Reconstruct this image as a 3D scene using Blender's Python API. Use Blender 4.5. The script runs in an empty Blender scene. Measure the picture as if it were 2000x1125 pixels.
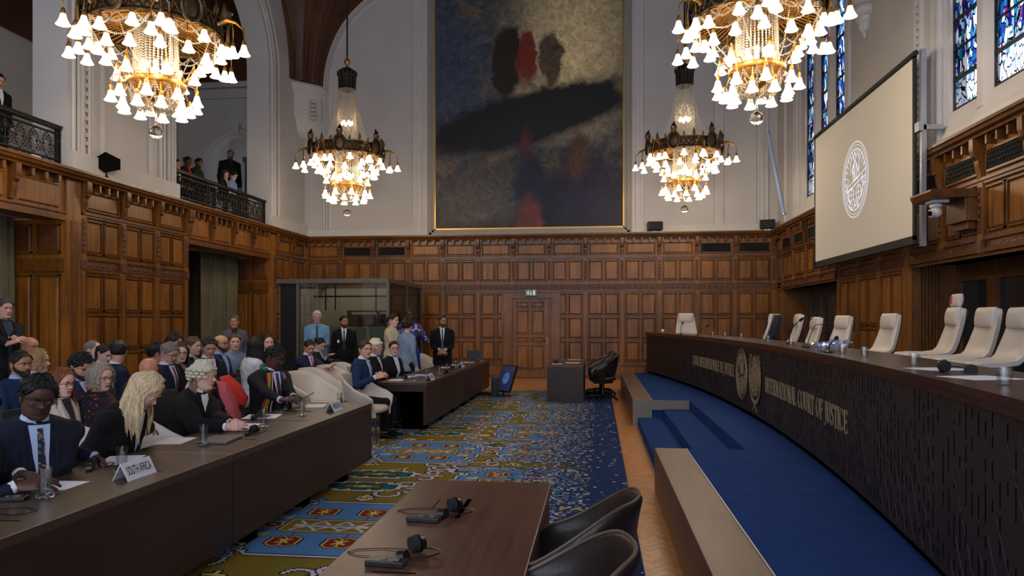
import bpy, bmesh, math, random
import numpy as np
from mathutils import Vector, Matrix
from mathutils.bvhtree import BVHTree
PI = math.pi
C = bpy.context.scene.collection
rnd = random.Random(7)
V = Vector

# ------------------------------------------------------------------ camera model (also used to turn measured sightlines into real positions)
F = 1400.0; VPX = 1166.0; HY = 626.0; H = 1.65
PSI = math.atan((VPX - 1000.0) / F); CP, SP = math.cos(PSI), math.sin(PSI)
def ray(u, v):
    a = (u - 1000.0) / F; b = (HY - v) / F
    return V((a * CP - SP, a * SP + CP, b))
def at_c(u, v, zc): return V((0, 0, H)) + ray(u, v) * zc
def at_z(u, v, z): r = ray(u, v); return V((0, 0, H)) + r * ((z - H) / r.z)
def at_X(u, v, X): r = ray(u, v); return V((0, 0, H)) + r * (X / r.x)
def at_Y(u, v, Y): r = ray(u, v); return V((0, 0, H)) + r * (Y / r.y)

# ------------------------------------------------------------------ materials
def lin(c):
    return tuple(((x / 255) / 12.92 if x / 255 <= .04045 else ((x / 255 + .055) / 1.055) ** 2.4) for x in c) + (1,)
MATS = {}
def nodes(name):
    m = bpy.data.materials.new(name); m.use_nodes = True
    nt = m.node_tree; b = nt.nodes['Principled BSDF']
    return m, nt, b
def N(nt, t, **kw):
    n = nt.nodes.new(t)
    for k, v in kw.items():
        if hasattr(n, k): setattr(n, k, v)
        else: n.inputs[k.replace('_', ' ')].default_value = v
    return n
def coords(nt, scale=(1, 1, 1), rot=(0, 0, 0), out='Object'):
    t = N(nt, 'ShaderNodeTexCoord'); mp = N(nt, 'ShaderNodeMapping')
    mp.inputs['Scale'].default_value = scale; mp.inputs['Rotation'].default_value = rot
    nt.links.new(t.outputs[out], mp.inputs['Vector']); return mp.outputs['Vector']
def mat(name, col, rough=.55, metal=0, spec=.5, var=0, vscale=6, bump=0, bscale=60, stretch=(1, 1, 1), emis=None, estr=0, sheen=0, trans=0, ior=1.45, coat=0, alpha=1):
    if name in MATS: return MATS[name]
    m, nt, b = nodes(name); L = nt.links
    c = lin(col); b.inputs['Base Color'].default_value = c
    b.inputs['Roughness'].default_value = rough; b.inputs['Metallic'].default_value = metal
    b.inputs['Specular IOR Level'].default_value = spec
    if trans: b.inputs['Transmission Weight'].default_value = trans; b.inputs['IOR'].default_value = ior
    if coat: b.inputs['Coat Weight'].default_value = coat; b.inputs['Coat Roughness'].default_value = .2
    if sheen: b.inputs['Sheen Weight'].default_value = sheen
    if alpha < 1: b.inputs['Alpha'].default_value = alpha
    if emis: b.inputs['Emission Color'].default_value = lin(emis); b.inputs['Emission Strength'].default_value = estr
    if var or bump: vec = coords(nt, stretch)
    if var:
        n = N(nt, 'ShaderNodeTexNoise'); n.inputs['Scale'].default_value = vscale; n.inputs['Detail'].default_value = 5
        L.new(vec, n.inputs['Vector'])
        r = N(nt, 'ShaderNodeMapRange'); r.inputs[1].default_value = .3; r.inputs[2].default_value = .7
        r.inputs[3].default_value = 1 - var; r.inputs[4].default_value = 1 + var
        L.new(n.outputs['Fac'], r.inputs[0])
        x = N(nt, 'ShaderNodeVectorMath', operation='SCALE'); x.inputs[0].default_value = c[:3]
        L.new(r.outputs[0], x.inputs['Scale']); L.new(x.outputs[0], b.inputs['Base Color'])
    if bump:
        n = N(nt, 'ShaderNodeTexNoise'); n.inputs['Scale'].default_value = bscale; n.inputs['Detail'].default_value = 3
        L.new(vec, n.inputs['Vector'])
        bp = N(nt, 'ShaderNodeBump'); bp.inputs['Strength'].default_value = bump; bp.inputs['Distance'].default_value = .01
        L.new(n.outputs['Fac'], bp.inputs['Height']); L.new(bp.outputs[0], b.inputs['Normal'])
    MATS[name] = m; return m
def wood(name, c1, c2, rough=.4, sc=(14, 14, .7), bump=.15, coat=0, spec=.5):
    if name in MATS: return MATS[name]
    m, nt, b = nodes(name); L = nt.links
    n = N(nt, 'ShaderNodeTexNoise'); n.inputs['Scale'].default_value = 1; n.inputs['Detail'].default_value = 6; n.inputs['Roughness'].default_value = .6
    n.inputs['Distortion'].default_value = .6
    L.new(coords(nt, sc), n.inputs['Vector'])
    n2 = N(nt, 'ShaderNodeTexNoise'); n2.inputs['Scale'].default_value = 1.1; n2.inputs['Detail'].default_value = 2
    L.new(coords(nt), n2.inputs['Vector'])
    r = N(nt, 'ShaderNodeValToRGB'); e = r.color_ramp.elements
    e[0].position = .3; e[0].color = lin(c1); e[1].position = .7; e[1].color = lin(c2)
    mx = N(nt, 'ShaderNodeMath', operation='MULTIPLY_ADD'); mx.inputs[1].default_value = .5; 
    L.new(n2.outputs['Fac'], mx.inputs[0])
    hf = N(nt, 'ShaderNodeMath', operation='MULTIPLY_ADD'); hf.inputs[1].default_value = .8; hf.inputs[2].default_value = -.15
    L.new(n.outputs['Fac'], hf.inputs[0]); L.new(hf.outputs[0], mx.inputs[2])
    L.new(mx.outputs[0], r.inputs[0]); L.new(r.outputs[0], b.inputs['Base Color'])
    b.inputs['Roughness'].default_value = rough; b.inputs['Specular IOR Level'].default_value = spec
    if coat: b.inputs['Coat Weight'].default_value = coat; b.inputs['Coat Roughness'].default_value = .25
    if bump:
        bp = N(nt, 'ShaderNodeBump'); bp.inputs['Strength'].default_value = bump; bp.inputs['Distance'].default_value = .004
        L.new(n.outputs['Fac'], bp.inputs['Height']); L.new(bp.outputs[0], b.inputs['Normal'])
    MATS[name] = m; return m
def glassy(name, col=(255, 255, 255), ior=1.45, rough=0.0, mixt=.0):
    if name in MATS: return MATS[name]
    m, nt, b = nodes(name)
    b.inputs['Base Color'].default_value = lin(col); b.inputs['Transmission Weight'].default_value = 1
    b.inputs['Roughness'].default_value = rough; b.inputs['IOR'].default_value = ior
    MATS[name] = m; return m
def pane(name, tint=(255, 255, 255), gloss=.12, rough=.02):
    """thin sheet of glass: clear with a reflection"""
    if name in MATS: return MATS[name]
    m = bpy.data.materials.new(name); m.use_nodes = True; nt = m.node_tree; nt.nodes.clear(); L = nt.links
    o = N(nt, 'ShaderNodeOutputMaterial'); mx = N(nt, 'ShaderNodeMixShader')
    t = N(nt, 'ShaderNodeBsdfTransparent'); t.inputs[0].default_value = lin(tint)
    g = N(nt, 'ShaderNodeBsdfGlossy'); g.inputs['Roughness'].default_value = rough
    mx.inputs[0].default_value = gloss
    L.new(t.outputs[0], mx.inputs[1]); L.new(g.outputs[0], mx.inputs[2]); L.new(mx.outputs[0], o.inputs[0])
    MATS[name] = m; return m

# ------------------------------------------------------------------ mesh builder
class MB:
    def __init__(s, mtx=None):
        s.v = []; s.f = []; s.m = []; s.T = mtx
    def add(s, vs, fs, m=0):
        o = len(s.v)
        if s.T is not None: s.v += [tuple(s.T @ V(p)) for p in vs]
        else: s.v += [tuple(p) for p in vs]
        s.f += [tuple(i + o for i in f) for f in fs]; s.m += [m] * len(fs); return s
    def box(s, x0, x1, y0, y1, z0, z1, m=0):
        return s.add([(x0,y0,z0),(x1,y0,z0),(x1,y1,z0),(x0,y1,z0),(x0,y0,z1),(x1,y0,z1),(x1,y1,z1),(x0,y1,z1)],
                     [(0,3,2,1),(4,5,6,7),(0,1,5,4),(1,2,6,5),(2,3,7,6),(3,0,4,7)], m)
    def hexa(s, a, b, m=0):
        """two quads a (4 pts) and b (4 pts)"""
        return s.add(list(a) + list(b), [(0,3,2,1),(4,5,6,7),(0,1,5,4),(1,2,6,5),(2,3,7,6),(3,0,4,7)], m)
    def prism(s, poly, off, m=0):
        n = len(poly); off = V(off)
        vs = [V(p) for p in poly] + [V(p) + off for p in poly]
        fs = [tuple(range(n))[::-1], tuple(range(n, 2 * n))] + [(i, (i+1) % n, n + (i+1) % n, n + i) for i in range(n)]
        return s.add(vs, fs, m)
    def tube(s, pts, r, n=8, m=0, cap=True, closed=False, flat=None, up=None):
        pts = [V(p) for p in pts]; k = len(pts)
        rs = list(r) if hasattr(r, '__len__') else [r] * k
        vs = []; prev = None
        for i, p in enumerate(pts):
            if closed: d = pts[(i+1) % k] - pts[i-1]
            else: d = pts[min(i+1, k-1)] - pts[max(i-1, 0)]
            if d.length < 1e-9: d = V((0, 0, 1))
            d.normalize()
            if up is not None: a = d.cross(V(up))
            elif prev is None: a = d.cross(V((0, 0, 1)) if abs(d.z) < .9 else V((0, 1, 0)))
            else: a = prev - d * prev.dot(d)
            if a.length < 1e-6: a = d.orthogonal()
            a.normalize(); prev = a; b = d.cross(a)
            fl = flat if flat else 1
            for j in range(n):
                t = 2 * PI * j / n
                vs.append(p + a * (rs[i] * math.cos(t)) + b * (rs[i] * fl * math.sin(t)))
        fs = []
        for i in range(k if closed else k - 1):
            for j in range(n):
                fs.append((i*n+j, i*n+(j+1) % n, ((i+1) % k)*n+(j+1) % n, ((i+1) % k)*n+j))
        if cap and not closed: fs += [tuple(range(n))[::-1], tuple((k-1)*n + j for j in range(n))]
        return s.add(vs, fs, m)
    def lathe(s, prof, n=24, c=(0, 0, 0), m=0, sx=1, sy=1, a0=0, a1=2*PI):
        full = abs(a1 - a0 - 2*PI) < 1e-6; c = V(c); cols = n if full else n + 1
        vs = []
        for r, z in prof:
            for j in range(cols):
                t = a0 + (a1 - a0) * j / n
                vs.append((c.x + r*sx*math.cos(t), c.y + r*sy*math.sin(t), c.z + z))
        fs = []
        for i in range(len(prof) - 1):
            for j in range(n):
                j2 = (j+1) % cols if full else j+1
                fs.append((i*cols+j, i*cols+j2, (i+1)*cols+j2, (i+1)*cols+j))
        return s.add(vs, fs, m)
    def ball(s, c, r, nu=12, nv=8, m=0, R=None):
        r = (r, r, r) if not hasattr(r, '__len__') else r; c = V(c)
        vs = [V((0, 0, -r[2]))]
        for i in range(1, nv):
            a = PI * i / nv - PI/2
            for j in range(nu):
                t = 2 * PI * j / nu
                vs.append(V((r[0]*math.cos(a)*math.cos(t), r[1]*math.cos(a)*math.sin(t), r[2]*math.sin(a))))
        vs.append(V((0, 0, r[2])))
        if R is not None: vs = [R @ p for p in vs]
        vs = [p + c for p in vs]
        fs = [(0, 1 + (j+1) % nu, 1 + j) for j in range(nu)]
        for i in range(nv - 2):
            for j in range(nu):
                a = 1 + i*nu + j; b = 1 + i*nu + (j+1) % nu
                fs.append((a, b, b + nu, a + nu))
        e = len(vs) - 1; o = 1 + (nv-2)*nu
        fs += [(e, o + j, o + (j+1) % nu) for j in range(nu)]
        return s.add(vs, fs, m)
    def grid(s, rows, m=0, closeu=False):
        nr = len(rows); nc = len(rows[0]); vs = [p for r in rows for p in r]; fs = []
        for i in range(nr - 1):
            for j in range(nc if closeu else nc - 1):
                j2 = (j+1) % nc
                fs.append((i*nc+j, i*nc+j2, (i+1)*nc+j2, (i+1)*nc+j))
        return s.add(vs, fs, m)
    def mesh(s, name, mats, smooth=35, fixn=True, bevel=0):
        me = bpy.data.meshes.new(name)
        me.from_pydata(s.v, [], s.f)
        if not isinstance(mats, (list, tuple)): mats = [mats]
        for x in mats: me.materials.append(x)
        if len(mats) > 1: me.polygons.foreach_set('material_index', s.m)
        if fixn or bevel:
            bm = bmesh.new(); bm.from_mesh(me)
            if bevel:
                es = [e for e in bm.edges if len(e.link_faces) == 2 and e.calc_face_angle(0) > .6]
                bmesh.ops.bevel(bm, geom=es, offset=bevel, segments=2, affect='EDGES', profile=.5, clamp_overlap=True)
            if fixn: bmesh.ops.recalc_face_normals(bm, faces=bm.faces)
            bm.to_mesh(me); bm.free()
        if smooth:
            me.polygons.foreach_set('use_smooth', [True] * len(me.polygons))
            me.set_sharp_from_angle(angle=math.radians(smooth))
        me.update(); return me
    def build(s, name, mats, parent=None, **kw):
        return link(name, s.mesh(name, mats, **kw), parent)
def link(name, me, parent=None, mtx=None):
    o = bpy.data.objects.new(name, me); C.objects.link(o)
    if parent: o.parent = parent
    if mtx is not None: o.matrix_local = mtx
    return o
def tag(o, label, cat, group=None, kind=None):
    o['label'] = label; o['category'] = cat
    if group: o['group'] = group
    if kind: o['kind'] = kind
    return o
def struct(o): o['kind'] = 'structure'; return o
def thing(name, label, cat, loc=(0, 0, 0), rz=0, group=None):
    o = bpy.data.objects.new(name, None); C.objects.link(o); o.empty_display_size = .1
    o.location = loc; o.rotation_euler = (0, 0, rz); return tag(o, label, cat, group)
def dup(root, loc, rz=None, label=None, group=None, scale=None):
    def cp(o, par):
        c = o.copy(); C.objects.link(c); c.parent = par
        for ch in o.children: cp(ch, c)
        return c
    r = cp(root, None); r.location = loc
    if rz is not None: r.rotation_euler = (0, 0, rz)
    if label: r['label'] = label
    if group: r['group'] = group
    if scale: r.scale = scale
    return r
def arc(c, r, a0, a1, n, plane='xy', ry=None):
    out = []; ry = ry or r
    for i in range(n + 1):
        t = a0 + (a1 - a0) * i / n; p = (r * math.cos(t), ry * math.sin(t))
        out.append(V(c) + (V((p[0], p[1], 0)) if plane == 'xy' else V((p[0], 0, p[1])) if plane == 'xz' else V((0, p[0], p[1]))))
    return out
def smoothstep(a, b, x):
    t = min(1, max(0, (x - a) / (b - a))); return t * t * (3 - 2 * t)
# ================================================================== THE ROOM
XL, XR, YB = -8.65, 4.95, 20.5
LEDGE = 4.12; TOPZ = 11.6
M_OAK = wood('oak_panelling', (84, 48, 12), (154, 98, 32), rough=.38, sc=(16, 16, 1.1), bump=.2, spec=.45)
M_OAKD = wood('oak_moulding', (62, 36, 9), (122, 74, 23), rough=.35, sc=(16, 16, 3), bump=.2, spec=.5)
M_STONE = mat('pale_stone', (190, 186, 182), rough=.85, var=.05, vscale=1.2, bump=.06, bscale=20)
M_STONE2 = mat('pale_stone_moulding', (198, 194, 190), rough=.8, var=.04, vscale=2)
M_VAULT = wood('vault_wood', (58, 30, 12), (92, 50, 22), rough=.5, sc=(10, 10, 1))
M_DARK = mat('vent_void_shade', (16, 14, 13), rough=.8)  # near-black backing paints the dark inside of the vents behind their grilles
M_GRILLE = mat('bronze_grille', (40, 36, 28), rough=.5, metal=.6)
M_CARVE = mat('carved_oak', (88, 48, 20), rough=.45, var=.5, vscale=28, bump=1.0, bscale=38)

# floor: herringbone parquet
def parquet():
    m, nt, b = nodes('herringbone_parquet'); L = nt.links
    g = N(nt, 'ShaderNodeTexCoord'); sp = N(nt, 'ShaderNodeSeparateXYZ'); L.new(g.outputs['Object'], sp.inputs[0])
    def mt(op, a, bb=None, c=None):
        n = N(nt, 'ShaderNodeMath', operation=op)
        for i, x in enumerate((a, bb, c)):
            if x is None: continue
            if isinstance(x, (int, float)): n.inputs[i].default_value = x
            else: L.new(x, n.inputs[i])
        return n.outputs[0]
    w = .075
    pp = mt('PINGPONG', sp.outputs['X'], w); col = mt('FLOOR', mt('DIVIDE', sp.outputs['X'], w))
    v = mt('DIVIDE', mt('ADD', sp.outputs['Y'], pp), .045); idr = mt('FLOOR', v); fr = mt('FRACT', v)
    cb = N(nt, 'ShaderNodeCombineXYZ'); L.new(idr, cb.inputs[0]); L.new(col, cb.inputs[1])
    wn = N(nt, 'ShaderNodeTexWhiteNoise'); L.new(cb.outputs[0], wn.inputs['Vector'])
    r = N(nt, 'ShaderNodeValToRGB'); e = r.color_ramp.elements; e[0].color = lin((176, 112, 56)); e[1].color = lin((208, 146, 84))
    L.new(wn.outputs['Value'], r.inputs[0])
    edge = mt('GREATER_THAN', mt('ABSOLUTE', mt('SUBTRACT', fr, .5)), .47)
    mx = N(nt, 'ShaderNodeMix', data_type='RGBA'); L.new(edge, mx.inputs[0]); L.new(r.outputs[0], mx.inputs[6]); mx.inputs[7].default_value = lin((110, 66, 34))
    L.new(mx.outputs[2], b.inputs['Base Color']); b.inputs['Roughness'].default_value = .3
    return m
M_PARQ = parquet()
struct(MB().box(-12.6, 6.2, -3, 21, -.12, 0).build('floor', M_PARQ, smooth=0))

# ---- wall frames: (u along wall, n out of the wall into the room, z)
class Wall:
    def __init__(s, O, U, Nn): s.T = Matrix(((U[0], Nn[0], 0, O[0]), (U[1], Nn[1], 0, O[1]), (0, 0, 1, 0), (0, 0, 0, 1)))
WB = Wall((0, YB), (1, 0), (0, -1)).T       # u = X
WL = Wall((XL, 0), (0, 1), (1, 0)).T        # u = Y
WR = Wall((XR, 0), (0, 1), (-1, 0)).T       # u = Y
def raised(b, u0, u1, z0, z1, d0=.012, d1=.03, bw=.03, m=0):
    """a raised field with sloping margins inside a recess"""
    a = [(u0, d0, z0), (u1, d0, z0), (u1, d0, z1), (u0, d0, z1)]
    c = [(u0+bw, d1, z0+bw), (u1-bw, d1, z0+bw), (u1-bw, d1, z1-bw), (u0+bw, d1, z1-bw)]
    b.hexa(a, c, m)
def frame_panel(b, u0, u1, z0, z1, fw=.035, depth=.045):
    """moulded frame round a panel"""
    for (a, c, e, f) in ((u0, u1, z1-.02, z1), (u0, u1, z0, z0+.02), (u0, u0+.02, z0, z1), (u1-.02, u1, z0, z1)):
        b.box(a, c, .0, depth, e, f, 1)
    raised(b, u0+.022, u1-.022, z0+.022, z1-.022, .005, .03, .035)
ROWS = [(.50, 1.06), (1.13, 1.74), (1.80, 2.43)]
def bay(b, u0, u1, rows=ROWS, upper=True, vent=False, frieze=True, base=True, mid=True):
    """one oak bay between two pilaster centres"""
    w = u1 - u0; p = .065; a, c = u0 + p, u1 - p; g = .045
    um = (a + c) / 2
    if base:
        b.box(u0, u1, 0, .05, 0, .40, 0); b.box(u0, u1, 0, .075, .36, .42, 1); b.box(u0, u1, 0, .07, 0, .1, 1)
    for (z0, z1) in rows:
        frame_panel(b, a + .02, um - g/2, z0, z1); frame_panel(b, um + g/2, c - .02, z0, z1)
    if mid:
        b.box(u0, u1, 0, .04, 2.47, 2.51, 1); b.box(a + .02, c - .02, 0, .02, 2.53, 2.66, 2); b.box(u0, u1, 0, .045, 2.68, 2.72, 1)
        for k in range(5):
            x = a + .06 + (c - a - .12) * (k + .5) / 5
            b.ball((x, .022, 2.595), (.035, .014, .03), 8, 6, 2)
    if upper:
        frame_panel(b, a + .02, um - g/2, 2.78, 3.36); frame_panel(b, um + g/2, c - .02, 2.78, 3.36)
    if frieze:
        b.box(u0, u1, 0, .05, 3.40, 3.44, 1); b.box(u0, u1, 0, .07, 3.44, 3.48, 1)
        if vent:
            b.box(a + .05, c - .05, .0, .03, 3.56, 3.80, 4)
            for k in range(14):
                x = a + .07 + (c - a - .14) * k / 13
                b.tube([(x, .04, 3.56), (min(x + .12, c - .05), .04, 3.80)], .006, 4, 3); b.tube([(x, .046, 3.80), (min(x + .12, c - .05), .046, 3.56)], .006, 4, 3)
            for (a1, c1, e, f) in ((a+.03, c-.03, 3.80, 3.83), (a+.03, c-.03, 3.53, 3.56), (a+.03, a+.05, 3.53, 3.83), (c-.05, c-.03, 3.53, 3.83)):
                b.box(a1, c1, 0, .05, e, f, 1)
        else:
            frame_panel(b, a + .03, c - .03, 3.52, 3.86)
        for k in range(4):     # scalloped corbel table under the cornice
            x0 = a + (c - a) * k / 4; x1 = a + (c - a) * (k + 1) / 4; mm = (x0 + x1) / 2
            b.box(x0 + .01, x0 + .05, 0, .13, 3.86, 3.99, 1)
            pts = [(x0+.05, 0, 3.99)] + [(x0 + .05 + (x1-x0-.05) * (.5 - .5*math.cos(PI*i/6)), 0, 3.99 - .07 + .05*math.sin(PI*i/6)) for i in range(7)] + [(x1, 0, 3.99)]
            b.prism([V(q) for q in pts], (0, .09, 0), 1)
def pilaster(b, u, w=.12, z0=.42, z1=3.42, corbel=True):
    h = w / 2
    if z0 < 2.4: b.box(u-h, u+h, 0, .05, max(z0, .40), min(2.5, z1), 0)
    for s in (-1, 1):
        if z0 < 2.4: b.box(u + s*h*.82 - .008, u + s*h*.82 + .008, 0, .06, max(z0, .42), min(2.45, z1), 1)
    if z1 > 2.6 and z0 < 3.2:
        b.box(u-h, u+h, 0, .06, 2.5, z1, 0)
        b.box(u-h*.6, u+h*.6, .05, .075, 2.78, 3.36, 2)
        for k in range(6): b.ball((u, .075, 2.84 + k*.095), (.03, .016, .035), 8, 6, 2)
        b.box(u-h*1.1, u+h*1.1, 0, .08, 2.52, 2.68, 2)
    if corbel:
        pts = [(.0, 3.46), (.07, 3.46), (.075, 3.56), (.10, 3.62), (.105, 3.70), (.15, 3.76), (.17, 3.84), (.17, 3.98), (0, 3.98)]
        b.prism([V((u-.05, n, z)) for n, z in pts], (.1, 0, 0), 1)
        b.ball((u, .15, 3.76), (.035, .03, .04), 8, 6, 2)
def cornice(b, u0, u1):
    prof = [(0, 3.98), (.16, 3.98), (.17, 4.01), (.22, 4.03), (.235, 4.07), (.26, 4.08), (.26, LEDGE), (0, LEDGE)]
    b.prism([V((u0, n, z)) for n, z in prof], (u1-u0, 0, 0), 1)
WM = [M_OAK, M_OAKD, M_CARVE, M_GRILLE, M_DARK]

# ---- back wall
b = MB(); b.box(XL-.6, XR+.33, YB, YB+.4, 0, TOPZ); b.box(XR+.33, XR+.8, YB, YB+.4, 0, LEDGE)
struct(b.build('wall_back', M_STONE, smooth=0))
PC = -1.87
ups = [PC + (k - .5) * 1.03 for k in range(-6, 8)]
ups = [u for u in ups if XL + .1 < u < XR - .1]
b = MB(WB); b.box(XL, XR, 0, .004, 0, 4.0)
edges = [XL + .03] + ups + [XR - .03]
for i in range(len(edges) - 1):
    u0, u1 = edges[i], edges[i+1]; cmid = (u0 + u1) / 2
    door = abs(cmid - PC) < .2
    vent = i in (1, 2) or i in (len(edges) - 4, len(edges) - 3)
    if door: bay(b, u0, u1, rows=[], base=False, mid=True, vent=False)
    elif u1 - u0 > .5:
        # side jambs of the door surround take a slice of the neighbouring bays
        bay(b, u0, u1, vent=vent)
    else:
        b.box(u0, u1, 0, .045, 0, 3.98, 0)
for u in ups:
    if abs(u - PC) < .6:
        pilaster(b, u, z0=2.5)
    else: pilaster(b, u)
cornice(b, XL, XR)
struct(b.build('trim_1', WM, smooth=30))
# door in the back wall
b = MB(WB); dw = .56; fw = .82
b.box(PC-fw, PC-dw, .0, .085, 0, 2.30, 0); b.box(PC+dw, PC+fw, 0, .085, 0, 2.30, 0); b.box(PC-fw, PC+fw, 0, .085, 2.30, 2.46, 0)
for s in (-1, 1):
    b.box(PC+s*dw-.02, PC+s*dw+.02, 0, .11, 0, 2.30, 1); b.box(PC+s*fw-.02, PC+s*fw+.02, 0, .1, 0, 2.48, 1)
b.box(PC-dw, PC+dw, 0, .11, 2.28, 2.32, 1); b.box(PC-fw-.03, PC+fw+.03, 0, .12, 2.45, 2.50, 1)
struct(b.build('door_frame', WM, smooth=30))
b = MB(WB); b.box(PC-dw+.02, PC+dw-.02, .03, .05, .02, 2.28)
T0 = b.T
for r, (z0, z1) in enumerate([(.25, .95), (1.02, 1.18), (1.25, 1.95), (2.0, 2.2)]):
    for s in (0, 1):
        a = PC - dw + .12 + s * .44; frame_panel(b, a, a + .38, z0, z1, depth=.075)
        raised(b, a+.022, a+.358, z0+.022, z1-.022, .045, .07, .035)
d1 = struct(b.build('door_1', WM, smooth=30))
b = MB(WB); b.tube([(PC+.46, .05, 1.08), (PC+.46, .1, 1.08), (PC+.36, .1, 1.08)], .012, 8); b.box(PC+.44, PC+.48, .05, .06, 1.0, 1.16)
b.build('door_handle', mat('aged_brass', (150, 120, 70), rough=.3, metal=1), d1)
for o in list(C.objects):
    if o.name == 'door_frame': o.parent = d1
# exit sign
t = thing('exit_sign', 'small green exit sign on the oak frame above the back door', 'sign', (PC - .0, YB - .13, 2.34))
MB().box(-.17, .17, -.03, .03, 0, .2).build('sign_case', mat('sign_case_grey', (90, 100, 96), rough=.4), t, bevel=.005)
b = MB(); b.box(-.155, .155, -.034, -.03, .015, .185)
b.build('sign_face', mat('exit_sign_face', (70, 100, 88), rough=.4, emis=(96, 120, 110), estr=.25), t, smooth=0)
b = MB()
def rb(b, cx, cz, w, h): b.box(cx-w/2, cx+w/2, -.037, -.034, cz-h/2, cz+h/2)
rb(b, .09, .1, .05, .13); rb(b, .0, .1, .02, .1); b.prism([V((-.03, -.037, .07)), V((.03, -.037, .07)), V((0, -.037, .035))], (0, .003, 0))
b.ball((-.075, -.036, .15), (.014, .003, .014), 8, 6); b.prism([V((-.1, -.037, .04)), V((-.085, -.037, .04)), V((-.06, -.037, .135)), V((-.09, -.037, .135))], (0, .003, 0))
b.prism([V((-.05, -.037, .05)), V((-.04, -.037, .055)), V((-.07, -.037, .1)), V((-.085, -.037, .1))], (0, .003, 0)); b.prism([V((-.13, -.037, .12)), V((-.12, -.037, .13)), V((-.045, -.037, .11)), V((-.05, -.037, .1))], (0, .003, 0))
b.build('pictogram', mat('sign_white', (215, 225, 220), rough=.5, emis=(225, 235, 230), estr=.35), t, smooth=0)

# stone mouldings on the back wall: surround of the painting, wall strips, plinth
PX0, PX1, PZ0 = at_Y(852, 0, YB).x, at_Y(1217, 0, YB).x, at_Y(1000, 446, YB).z
b = MB(WB)
def strips(b, u0, u1, z0, z1, n=.05, k=3):
    w = (u1 - u0) / (2*k - 1)
    for i in range(k): b.box(u0 + 2*i*w, u0 + (2*i+1)*w, 0, n + .01*(i % 2), z0, z1)
    b.box(u0, u1, 0, n*.6, z0, z1)
b.box(XL, XR, 0, .07, LEDGE, LEDGE + .12); b.box(XL, XR, 0, .045, LEDGE+.12, LEDGE+.2)
for (ua, ub) in ((808, 836), (1232, 1256), (1395, 1412), (1478, 1500)):
    strips(b, at_Y(ua, 0, YB).x, at_Y(ub, 0, YB).x, LEDGE+.12, TOPZ)
# arch band over the left bay of the back wall
x0 = at_Y(632, 0, YB).x; x1 = at_Y(1000, 0, YB).x - .2
xc = x0 + 3.05
for (off, th, dd) in ((0, .05, .07), (.08, .04, .045), (.16, .1, .03)):
    r = 3.05 - off
    pts = [V((x0 + off + th/2, dd/2, LEDGE + .2)), V((x0 + off + th/2, dd/2, 8.6))] + [V((xc - r*math.cos(t) + th/2, dd/2, 8.6 + r*math.sin(t)*1.0)) for t in [PI*i/40 for i in range(1, 21)]]
    b.tube(pts, th/2 + .01, 6)
# ashlar joints: thin grooves standing as slim beads
struct(b.build('trim_2', M_STONE2, smooth=30))

# corner corbel and wooden vault springer
cz = at_Y(590, 176, YB).z
b = MB()
prof = [(0, cz), (.62, cz), (.66, cz-.08), (.6, cz-.2), (.5, cz-.35), (.52, cz-.9), (.42, cz-1.1), (.36, cz-1.35), (.22, cz-1.5), (0, cz-1.6)]
for i in range(len(prof)-1):
    (r0, z0), (r1, z1) = prof[i], prof[i+1]
    def ring(r, z): return [V((XL, YB, z)), V((XL, YB - r*1.5, z)), V((XL + r*.55, YB - r*.95, z)), V((XL + r*.95, YB - r*.5, z)), V((XL + r*1.1, YB, z))]
    A, B_ = ring(r0, z0), ring(r1, z1)
    b.add(A + B_, [(j, j+1, 5+j+1, 5+j) for j in range(4)])
b.add(ring(.62, cz), [(0, 1, 2, 3, 4)])
for k in range(5): b.ball((XL + .42, YB - .42, cz - .5 - k*.12), (.12, .12, .05), 10, 6)
struct(b.build('trim_3', M_STONE2, smooth=40))
# vault: curve on the left wall to curve on the back wall
def curveL(t): h = t * 3.3; return V((XL + .01, YB - 1.0 - (3.3 - math.sqrt(max(0, 3.3**2 - (h*.93)**2)))*1.0, cz + h))
def curveB(t): h = t * 3.3; return V((XL + .5 + (3.3 - math.sqrt(max(0, 3.3**2 - (h*.985)**2))), YB - .01, cz + h))
rows = []
for i in range(25):
    t = i / 24; A = curveL(t); B_ = curveB(t); cen = V((XL, YB, A.z)); row = []
    for j in range(17):
        s = j / 16; p = A.lerp(B_, s)
        out = .32 * math.sin(PI * s) * (1 + 1.2*t)                     # swells towards the room between the two walls
        d = V((1, -1, 0)).normalized()
        rib = .05 if j in (0, 1, 5, 6, 10, 11, 15, 16) else 0
        row.append(p + d * (out * .6 + rib))
    rows.append(row)
b = MB(); b.grid(rows); 
for s in (0, 16): b.tube([r[s] for r in rows], .07, 6)
for s in (5, 8, 11): b.tube([r[s] for r in rows], .045, 6)
v = struct(b.build('vault_springer', M_VAULT, fixn=False)); v.name = 'trim_4'
struct(MB().box(-12.6, 6.2, -3, 21, TOPZ, TOPZ+.2).build('ceiling', M_VAULT, smooth=0))

# ---- left wall: piers, arches, gallery
O2 = (13.9, 18.15); O1 = (6.6, 10.84)
SPR = 8.3
b = MB(); XI = XL - .62
def pier(y0, y1, z0=LEDGE, z1=TOPZ): b.box(XI, XL, y0, y1, z0, z1)
pier(O2[1], YB); pier(O1[1], O2[0]); pier(-3, O1[0])
def archtop(y0, y1, spr):
    R = (y1-y0)/2; c = (y0+y1)/2; n = 28
    for i in range(n):
        t0, t1 = PI*i/n, PI*(i+1)/n
        ya, za = c - R*math.cos(t0), spr + R*math.sin(t0); yb, zb = c - R*math.cos(t1), spr + R*math.sin(t1)
        b.prism([V((XI, ya, za)), V((XI, yb, zb)), V((XI, yb, TOPZ)), V((XI, ya, TOPZ))], (XL-XI, 0, 0))
archtop(*O2, SPR); archtop(*O1, SPR)
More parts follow.
